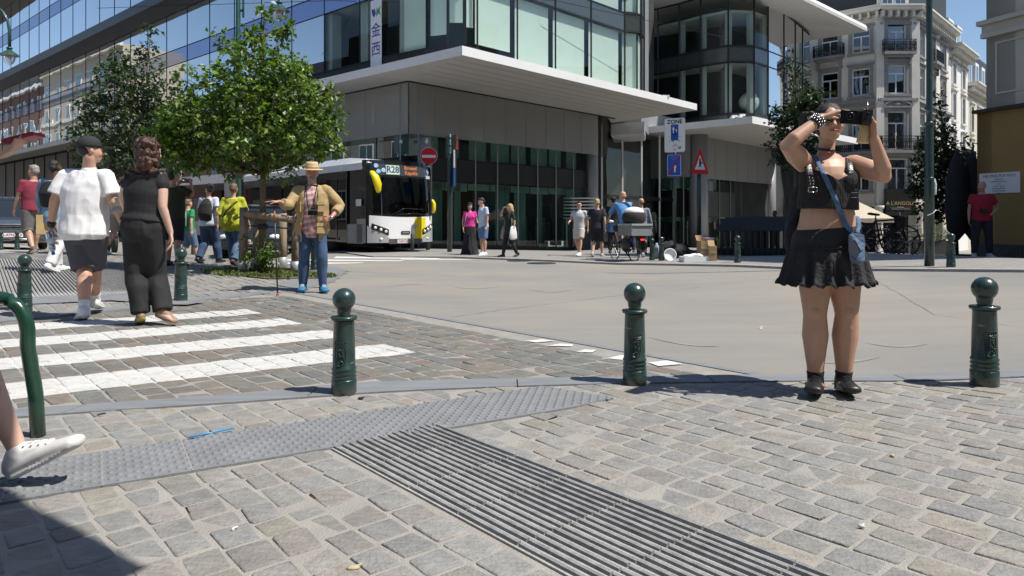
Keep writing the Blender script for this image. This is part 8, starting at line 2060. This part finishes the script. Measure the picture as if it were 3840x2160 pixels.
mb.lathe([(r_, 0), (r_ * .98, .03), (r_ * .80, .02), (r_ * .74, -.10), (.01, -.11)], (0, 0, r_), STY, 32, True, Matrix.Translation((0, 0, 0)) @ Matrix.Rotation(R(0), 4, 'X')) if 0 else mb.lathe([(r_, 0), (r_, .035), (r_ * .86, .035), (r_ * .78, -.09), (.01, -.10)], (0, 0, r_ + .01), STY, 32, True, Matrix.Rotation(R(82), 4, 'X')); mb.build('bowl', None, o)
g = gp(2608, 984); o = empty('foam_box', g[:], R(4), 'long low white polystyrene box on the pavement under the warning sign', 'box'); mb = MB(); L_ = 104 * g.y / FOC
for c, d in (((0, 0, .02), (L_, .36, .04)), ((0, -.17, .07), (L_, .03, .13)), ((0, .17, .07), (L_, .03, .13)), ((-L_ / 2, 0, .07), (.03, .36, .13)), ((L_ / 2, 0, .07), (.03, .36, .13))): mb.box(c, d, STY)
mb.build('tray', None, o); mb = MB(); mb.sweep([V((-L_ * .35, .0, .13)), V((0, .05, .17)), V((L_ * .3, 0, .12))], [(.10, .04)] * 3, WHT, 10, side=(0, 1, 0)); q = mb.build('crumpled_lining', None, o); remesh(q, .02, 1, .03, 9)
for i, (px, py, w_, h_, d_, rz, lab) in enumerate(((2645, 974, 50, 72, .3, .1, 'tall brown cardboard box under the warning sign'), (2672, 982, 24, 60, .25, -.1, 'narrow folded cardboard carton right of the tall box'))):
    g = gp(px, py); k = g.y / FOC; o = empty('cardboard_box', g[:], rz, lab, 'box', 'cardboard boxes'); mb = MB(); mb.box((0, 0, h_ * k / 2), (w_ * k, d_, h_ * k), KR); mb.build('carton', None, o); mb = MB(); mb.box((-w_ * k * .1, -d_ / 2 - .004, h_ * k * .62), (w_ * k * .8, .006, .05), mat('packing_tape', (.45, .38, .28), .4)); mb.hexa([(-w_ * k / 2, d_ / 2, h_ * k), (w_ * k / 2, d_ / 2, h_ * k), (w_ * k / 2, d_ / 2 + .01, h_ * k), (-w_ * k / 2, d_ / 2 + .01, h_ * k), (-w_ * k / 2, d_ / 2 + .10, h_ * k + .12), (w_ * k / 2, d_ / 2 + .10, h_ * k + .12), (w_ * k / 2, d_ / 2 + .11, h_ * k + .12), (-w_ * k / 2, d_ / 2 + .11, h_ * k + .12)], KR); mb.build('flap', None, o)
g = gp(2652, 974); k = g.y / FOC; o = empty('magazine_stack', (g.x, g.y, g.z + 73 * k), 0, 'pink and white magazines lying on top of the tall cardboard box', 'magazines'); mb = MB()
for j, c_ in enumerate(((.6, .6, .6), (.5, .05, .25), (.65, .62, .6))): mb.box((.01 * j, 0, .012 + .02 * j), (38 * k, .22, .018), mat('paper%d' % j, c_, .7), rz=.1 * j)
mb.build('papers', None, o)
g = gp(2674, 958); g.y -= .35; o = empty('yellow_bottle', (g.x, g.y, gz(g.x, g.y) + .1), 0, 'small yellow plastic bottle beside the cardboard cartons', 'bottle'); mb = MB(); mb.lathe([(.04, .18), (.045, .22), (.045, .34), (.02, .38), (.018, .42)], (.0, 0, 0), mat('yellow_pet', (.60, .60, .03), .4), 14); mb.lathe([(.05, -.1), (.05, .18)], (0, 0, 0), KR, 10); mb.build('bottle_body', None, o)
g = gp(2535, 972); o = empty('black_sack', g[:], 0, 'heap of black sacks behind the white basin', 'sack'); mb = MB(); mb.ell((0, .1, .14), (.42, .3, .24), None); mb.ell((.45, .1, .09), (.4, .26, .14), None); mb.ell((-.1, .2, .24), (.28, .22, .20), None); q = mb.build('sack', BLK, o); remesh(q, .03, 2, .05, 5); mb = MB(); mb.sweep([V((.55, -.05, .12)), V((.8, 0, .10)), V((1.0, 0, .06))], [(.10, .05), (.12, .05), (.08, .03)], mat('red_cloth', (.30, .02, .03), .8), 10, side=(0, 1, 0)); mb.build('red_cloth', None, o)
g = gp(2462, 974); o = empty('water_jug', g[:], 0, 'clear blue plastic water jug between the two bollards', 'bottle'); mb = MB(); mb.lathe([(.11, 0), (.11, .30), (.03, .38), (.03, .42)], (0, 0, 0), mat('jug_plastic', (.30, .36, .42), .2, var=.2), 16); mb.build('jug', None, o)
for i, px in enumerate((1546, 1601)):
    g = gp(px, 948 - i * 6); o = empty('short_post', g[:], 0, ('thick' if i == 0 else 'thin') + ' short dark post seen below the front bumper of the bus', 'post'); mb = MB(); mb.lathe([(.06 if i == 0 else .035, 0), (.06 if i == 0 else .035, .6), (.02, .66)], (0, 0, 0), SGN, 12); mb.build('shaft', None, o)
WOOD = mat('weathered_stake', (.27, .205, .145), .85, var=.3, scale=5, bump=.5, bscale=30, stretch=(3, 3, .6)); TT = mat('galvanised_sleeve', (.42, .44, .45), .5, metal=.4, var=.1)
gt = gp(985, 1030); tg = empty('tree_guard', gt[:], 0, 'weathered round wooden stakes with a crossbar around the young tree', 'tree guard')
sp_ = [(912, 1028, 778), (1108, 1028, 792), (962, 1012, 800), (1060, 1008, 800)]
for px, py, top in sp_:
    g = gp(px, py) - gt; k = (gt.y + g.y) / FOC; mb = MB(); h = (py - top) * k; mb.tube([g, g + V((.01, 0, h))], [18 * k * .62, 17 * k * .6] if 0 else [.075, .068], WOOD, 14); mb.build('stake', None, tg)
    mb = MB(); mb.lathe([(.088, -.02), (.088, .22), (.084, .222)], g[:], TT, 18); mb.build('sleeve', None, tg)
zz = lambda py: at(0, py, gt.y).z - gt.z; X_ = lambda px: (px - 985) / FOC * gt.y
mb = MB(); mb.sweep([V((X_(935), -.12, zz(802))), V((X_(1020), -.12, zz(812))), V((X_(1105), -.12, zz(824)))], [.062, .058, .055], WOOD, 12); mb.build('crossbar', None, tg); mb = MB(); mb.sweep([V((X_(920), .25, zz(818))), V((X_(1060), .3, zz(820)))], [.05, .05], WOOD, 10); mb.build('crossbar', None, tg)
mb = MB()
for a, b in (((918, 846), (985, 850)), ((985, 850), (1105, 858))): mb.sweep([V((X_(a[0]), -.02, zz(a[1]))), V((X_(b[0]), -.02, zz(b[1])))], [(.02, .012)] * 2, BLKL, 8)
mb.lathe([(.09, -.04), (.09, .04)], (0, 0, zz(850)), BLKL, 16); mb.build('rubber_tie', None, tg)
AW = mat('cream_canvas', (.52, .46, .36), .85, var=.05)
def parasol(label, px, py, Y, w, drop, name='parasol'):
    c = at(px, py, Y); b = V((c.x, c.y, gz(c.x, c.y))); r = empty(name, b[:], 0, label, 'parasol', 'cream parasols'); h = c.z - b.z
    mb = MB(); q = [V((-w, -w, h - drop)), V((w, -w, h - drop)), V((w, w, h - drop)), V((-w, w, h - drop))]; t = V((0, 0, h))
    for i in range(4): mb.add([q[i], q[(i + 1) % 4], t], [(0, 1, 2)], AW); mb.quad(q[i], q[(i + 1) % 4], q[(i + 1) % 4] - V((0, 0, .18)), q[i] - V((0, 0, .18)), AW)
    mb.build('canopy', None, r); mb = MB(); mb.tube([V((0, 0, 0)), t], .03, BLKL, 8); mb.build('pole', None, r)
parasol('cream canvas parasol behind the waist of the woman in the crop top', 3205, 750, 30.0, 1.1, .8)
def awning(label, O, d, n, t0, t1, z, dep, drop):
    r = empty('awning', (O + d * t0).to_3d()[:], 0, label, 'awning', 'restaurant awnings'); mb = MB(); a, b = O + d * t0 + n * .05, O + d * t1 + n * .05; a1, b1 = a + n * dep, b + n * dep
    mb.quad((a.x, a.y, z), (b.x, b.y, z), (b1.x, b1.y, z - drop), (a1.x, a1.y, z - drop), AW); mb.quad((a1.x, a1.y, z - drop), (b1.x, b1.y, z - drop), (b1.x, b1.y, z - drop - .25), (a1.x, a1.y, z - drop - .25), AW); o = mb.build('canvas', None, r); o.location = -r.location
awning('cream awning along the left side of the corner house', o1, -dL, nL_, .2, 7.4, 2.2, 1.8, .9); awning('cream awning on the right side of the corner house behind the green pole', P2, dR, nR_, .5, 9, 2.2, 2.2, .9)
ps = empty('shade_canopy', (-1.0, .05, 0), 0, 'square cafe parasol just above and behind the camera, out of view', 'parasol')  # unseen canopy, added and outlined only to cast the shade at bottom left
mb = MB(); cq = [V((1.06, 1.50)), V((-1.15, 2.75)), V((-3.2, .2)), V((-.4, -1.6))]; cq = [V((.95, 1.33)), V((-.05, 2.02)), V((-1.5, 2.55)), V((-3.0, .5)), V((-.6, -1.2))]; hh = 3.45
mb.prism([(p.x + 1.0, p.y - .05) for p in cq], hh, hh + .02, AW); mb.add([(cq[i].x + 1.0, cq[i].y - .05, hh + .02) for i in range(5)] + [(0, 0, hh + .5)], [(i, (i + 1) % 5, 5) for i in range(5)], AW); mb.build('canopy', None, ps); mb = MB(); mb.tube([V((0, 0, 0)), V((0, 0, hh + .5))], .03, BLKL, 8); mb.build('pole', None, ps)
def leaf_mat(name):
    m = bpy.data.materials.new(name); m.use_nodes = True; L = m.node_tree.links.new; b = m.node_tree.nodes['Principled BSDF']; out = m.node_tree.nodes['Material Output']
    a = nn(m, 'ShaderNodeAttribute', attribute_name='Col'); L(a.outputs['Color'], b.inputs['Base Color']); b.inputs['Roughness'].default_value = .42
    t = nn(m, 'ShaderNodeBsdfTranslucent'); s = nn(m, 'ShaderNodeVectorMath', operation='MULTIPLY'); s.inputs[1].default_value = (1.7, 1.9, .6); L(a.outputs['Color'], s.inputs[0]); L(s.outputs[0], t.inputs[0])
    mx = nn(m, 'ShaderNodeMixShader'); mx.inputs[0].default_value = .32; L(b.outputs[0], mx.inputs[1]); L(t.outputs[0], mx.inputs[2]); L(mx.outputs[0], out.inputs[0]); return m
LEAF = leaf_mat('leaf'); BARK = mat('bark', (.16, .115, .075), .9, var=.35, scale=8, bump=.8, bscale=40, stretch=(2, 2, .5))
def leaves(name, parent, pts, size, pal, seed=1, droop=.5, kind=None):
    """pts: list of (position, outward direction)"""
    r = np.random.RandomState(seed); n = len(pts)
    P = np.array([p for p, d in pts]); D = np.array([d for p, d in pts])
    ax = D + r.normal(0, .55, (n, 3)); ax[:, 2] -= droop; ax /= np.linalg.norm(ax, axis=1)[:, None]
    up = r.normal(0, .5, (n, 3)) + np.array([.25, -.15, 1.]); sd = np.cross(ax, up); sd /= np.linalg.norm(sd, axis=1)[:, None] + 1e-6; nm = np.cross(sd, ax)
    s = size * r.uniform(.5, 1.3, n)[:, None]; w = s * r.uniform(.30, .42, n)[:, None]
    v = np.stack([P, P + ax * s * .45 + sd * w + nm * w * .35, P + ax * s, P + ax * s * .45 - sd * w + nm * w * .35], 1).reshape(-1, 3)
    f = np.arange(n)[:, None] * 4; F = np.concatenate([f + np.array([0, 1, 2]), f + np.array([0, 2, 3])])
    me = bpy.data.meshes.new(name); me.from_pydata(v.tolist(), [], F.tolist()); me.materials.append(LEAF)
    pal = np.array(pal); c = pal[r.randint(0, len(pal), n)] * r.uniform(.7, 1.3, (n, 1)); c = np.concatenate([c, np.ones((n, 1))], 1); c = np.repeat(c, 4, 0).astype(np.float32)
    ca = me.color_attributes.new('Col', 'FLOAT_COLOR', 'POINT'); ca.data.foreach_set('color', c.ravel()); me.update()
    o = bpy.data.objects.new(name, me); COL.objects.link(o); o.parent = parent; return tag(o, None, None, None, kind)
def tree(label, base, Y, lobes, lsize, dens, pal, tr=.06, seed=1, depth=1., fork=None, group='street trees', lean=0.):
    rnd = random.Random(seed); rt = empty('street_tree', base[:], 0, label, 'tree', group)
    L = [(at(a, b, Y) - base, r_ / FOC * Y) for a, b, r_ in lobes]
    zmin = min(c.z for c, r_ in L); zmax = max(c.z for c, r_ in L); cx = sum(c.x for c, r_ in L) / len(L); half = (max(c.x for c, _ in L) - min(c.x for c, _ in L)) / 2
    mb = MB(); zf = fork or zmin * .9; top = max(L, key=lambda q: q[0].z)[0]
    stem = [V((0, 0, -.1)), V((lean * .3, 0, zf * .5)), V((lean, .02, zf)), V((lean * .6 + top.x * .4, 0, zf + (top.z - zf) * .5)), V((top.x, 0, top.z))]
    mb.tube(stem, [tr * 1.25, tr, tr * .85, tr * .35, .008], BARK, 12); pts = []
    full = []
    for c, r_ in L:
        k = max(0., 1 - abs(c.x - cx) / (half + .01)); zr = 1 - ((c.z - zmin) / (zmax - zmin + .01)) ** 1.5
        dmax = depth * half * math.sqrt(max(.05, k)) * (.35 + .65 * zr)
        full.append((c + V((0, rnd.uniform(-.35, .35) * r_, 0)), r_))
        if r_ / Y * FOC > 32:
            for sg in (-1, 1): full.append((c * 1 + V((rnd.uniform(-.3, .3) * r_, sg * dmax * rnd.uniform(.4, 1), rnd.uniform(-.3, .2) * r_)), r_ * .95))
    for c, r_ in full:
        t = rnd.uniform(.35, .75); a = V((lean, 0, zf)).lerp(V((top.x, 0, top.z)), max(0, min(.9, (c.z - zf) / (top.z - zf + .01) - .25)))
        md = a.lerp(c, .5) + V((0, 0, -.08)); md += V((rnd.uniform(-.1, .1), rnd.uniform(-.1, .1), rnd.uniform(-.05, .1))); mb.tube([a, md, c], [max(.006, .055 * r_), .035 * max(r_, .06), .004], BARK, 6)
        nt_ = max(8, int(dens * r_ * r_ * 430))
        for k in range(nt_):
            d = V((rnd.gauss(0, 1), rnd.gauss(0, 1), rnd.gauss(0, 1) + .15)).normalized(); q = c + d * r_ * rnd.uniform(.1, 1.1) ** .7
            tw = (d + V((rnd.uniform(-.5, .5), rnd.uniform(-.5, .5), rnd.uniform(-.1, .6)))).normalized(); ln = rnd.uniform(.6, 1.5) * lsize
            for j in range(rnd.randint(4, 8)):
                p = q + tw * ln * (j / 5.) + V((rnd.gauss(0, 1), rnd.gauss(0, 1), rnd.gauss(0, 1))) * lsize * .28; pts.append((p[:], (d * .6 + V((rnd.gauss(0, .5), rnd.gauss(0, .5), 0)))[:]))
    mb.build('trunk', None, rt, True)
    leaves('crown', rt, pts, lsize, pal, seed); return rt
P1_ = [(.085, .155, .022), (.11, .185, .026), (.065, .125, .02), (.145, .22, .035), (.045, .09, .016), (.18, .24, .05), (.06, .115, .02)]
P2_ = [(.032, .060, .024), (.042, .072, .030), (.026, .05, .02), (.055, .085, .038)]
P3_ = [(.016, .035, .014), (.022, .045, .016), (.03, .055, .02)]
LB1 = [(650, 520, 46), (640, 560, 40), (700, 480, 50), (690, 595, 42), (610, 545, 26), (990, 45, 22), (985, 95, 28), (985, 150, 34), (1068, 95, 20), (1045, 150, 24), (1060, 125, 18), (820, 150, 24), (850, 178, 30), (905, 215, 38), (985, 215, 46), (920, 125, 18), (1100, 245, 38), (1130, 290, 40), (1040, 270, 50), (960, 290, 55), (850, 300, 38), (770, 330, 36), (795, 262, 24), (880, 370, 62), (980, 380, 70), (1080, 370, 62), (1170, 350, 48), (1225, 335, 30), (740, 420, 58), (660, 450, 46), (820, 460, 70), (920, 480, 75), (1020, 480, 75), (1120, 460, 66), (1200, 440, 52), (1255, 400, 26), (1240, 490, 36), (618, 505, 34), (700, 540, 50), (780, 560, 55), (870, 580, 58), (960, 590, 55), (1050, 580, 54), (1130, 570, 50), (1210, 555, 42), (1260, 555, 24), (640, 585, 30), (740, 610, 34), (1085, 640, 30), (860, 645, 30), (1000, 650, 30)]
tree('bright green young tree with upright shoots, tied to wooden stakes', gt, gt.y, LB1, .100, .85, P1_, .055, 3, .72, fork=(at(0, 650, gt.y) - gt).z)
Y2 = 17.5; b2 = at(500, 900, Y2); b2.z = gz(b2.x, b2.y)
LB2 = [(565, 115, 20), (560, 165, 26), (540, 215, 30), (525, 190, 18), (450, 235, 38), (430, 250, 26), (520, 285, 50), (420, 290, 34), (600, 250, 24), (375, 295, 28), (640, 310, 34), (700, 340, 26), (730, 335, 16), (480, 350, 62), (580, 370, 62), (370, 380, 38), (325, 375, 24), (660, 400, 48), (420, 430, 62), (520, 450, 70), (335, 430, 36), (600, 480, 62), (300, 490, 30), (380, 520, 55), (470, 560, 62), (560, 570, 60), (320, 560, 36), (295, 600, 24), (440, 620, 50), (520, 640, 40), (290, 480, 20)]
tree('darker grey-green tree with one tall spire behind the white T-shirt man', b2, Y2, LB2, .105, .55, P2_, .07, 5, .8, lean=.2)
Y3 = 24.; b3 = at(2985, 950, Y3); b3.z = gz(b3.x, b3.y)
LB3 = [(2975, 225, 20), (2965, 262, 22), (3000, 290, 26), (2960, 330, 30), (3012, 340, 32), (2990, 390, 44), (3040, 380, 34), (3085, 368, 28), (2930, 430, 34), (2990, 460, 52), (3060, 440, 44), (3000, 540, 56), (2930, 520, 38), (2960, 590, 48), (3040, 600, 46), (2912, 600, 26), (2905, 470, 20)]
tree('dark tree with a tapering top beside the glass corner block, left of the phone woman', b3, Y3, LB3, .13, .42, P3_, .08, 7, .8)
Y4 = 22.5; b4 = at(3580, 950, Y4); b4.z = gz(b4.x, b4.y)
LB4 = [(3520, 370, 16), (3512, 415, 24), (3540, 465, 28), (3520, 520, 38), (3600, 545, 28), (3440, 560, 20), (3500, 600, 48), (3570, 610, 46), (3640, 600, 26), (3450, 640, 32), (3540, 680, 60), (3430, 715, 24), (3610, 690, 40), (3500, 770, 50), (3580, 780, 44), (3650, 650, 22), (3470, 700, 40), (3550, 560, 30)]
tree('dark tree before the white townhouse, right of the tall green pole', b4, Y4, LB4, .13, .6, P3_, .10, 9, .9)
rt = empty('street_tree', (8.3, 1.2, 0), 0, 'leafy street tree out of view beyond the right edge', 'tree', 'street trees'); mb = MB(); mb.tube([V((0, 0, 0)), V((0, .1, 3.2)), V((-.6, .6, 4.6))], [.10, .08, .02], BARK, 10); mb.build('trunk', None, rt, True); rnd = random.Random(4); pts = []
for cl in [V((rnd.uniform(-2.2, .8), rnd.uniform(-.9, 2.2), rnd.uniform(3.3, 5.4))) for _ in range(26)]:
    for k in range(70): d = V((rnd.gauss(0, 1), rnd.gauss(0, 1), rnd.gauss(0, 1))).normalized(); pts.append(((cl + d * .42 * rnd.random())[:], d[:]))
leaves('crown', rt, pts, .11, P1_, 12)
for px, w_, lab in ((3646, .27, 'closed black parasol standing next to the ochre building'), (3590, .30, 'closed black parasol left of the other, under the dark tree')):  # parasol-like bodies stand in for dark upright shapes of unknown kind
    c = at(px, 950, 20.5); b = V((c.x, c.y, gz(c.x, c.y))); r = empty('dark_shape_stand_in', b[:], 0, lab, 'parasol', 'closed black parasols'); mb = MB(); mb.lathe([(.05, .5), (w_ * .9, .8), (w_ * 1.1, 1.5), (w_, 2.3), (w_ * .6, 2.8), (.04, 3.1)], (0, 0, 0), None, 14); o = mb.build('canopy', BLK, r); mb = MB(); mb.tube([V((0, 0, 0)), V((0, 0, 3.2))], .03, BLKL, 8); mb.lathe([(.3, 0), (.3, .08)], (0, 0, 0), BLKL, 16); mb.build('pole', None, r)
g = gp(3505, 958); g.y += 3; g.x += 1.6; r = empty('planter', (g.x, g.y, gz(g.x, g.y)), 0, 'dark planter with a grey-green shrub behind the tall green pole', 'planter'); mb = MB(); mb.box((0, 0, .35), (1.6, .5, .7), SGN); mb.build('trough', None, r); pts = []
for k in range(1500): d = V((rnd.gauss(0, 1), rnd.gauss(0, 1), rnd.gauss(0, 1))).normalized(); pts.append(((V((d.x * .85, d.y * .35, 1.0 + d.z * .36)) * rnd.uniform(.9, 1.03))[:], d[:]))
leaves('shrub', r, pts, .07, [(.10, .12, .06), (.13, .14, .08)], 3)
sheet('tree_pit_soil', [G(800, 1030), G(1000, 1052), G(1215, 1052), G(1225, 1030), G(1100, 1012), G(880, 1008)], .034, mat('soil', (.10, .085, .06), .95, var=.4, scale=20, bump=.5))
pts = []; rnd = random.Random(8)
for k in range(2600):
    a, r_ = rnd.uniform(0, 2 * PI), math.sqrt(rnd.random()); x, y = gt.x + .15 + math.cos(a) * r_ * 1.15, gt.y - .05 + math.sin(a) * r_ * .62
    if noise.noise(V((x * 2.2, y * 2.2, 0))) < -.12: continue
    pts.append(((x, y, gz(x, y) + .03), (rnd.uniform(-.5, .5), rnd.uniform(-.5, .5), 1.9)))
o = leaves('grass', None, pts, .06, [(.13, .16, .05), (.16, .18, .07), (.10, .13, .04)], 6, .2, 'stuff'); o['label'] = 'ragged grass in the pit around the young tree'
r = empty('sucker_shoots', (gt + V((-.02, -.12, 0)))[:], 0, 'leafy shoots growing up from the foot of the young tree between the stakes', 'shrub'); pts = []; mb = MB()
for k in range(15):
    t = V((rnd.uniform(-.28, .42), rnd.uniform(-.15, .15), rnd.uniform(.30, .75))); mb.tube([V((0, 0, 0)), t * .5 + V((0, 0, .05)), t], [.008, .006, .003], BARK, 5)
    for j in range(26): q = t * rnd.uniform(.35, 1.05) + V((rnd.gauss(0, .05), rnd.gauss(0, .05), rnd.gauss(0, .04))); pts.append((q[:], (rnd.gauss(0, 1), rnd.gauss(0, 1), .2)))
mb.build('stem', None, r, True); leaves('foliage', r, pts, .07, P1_, 5)
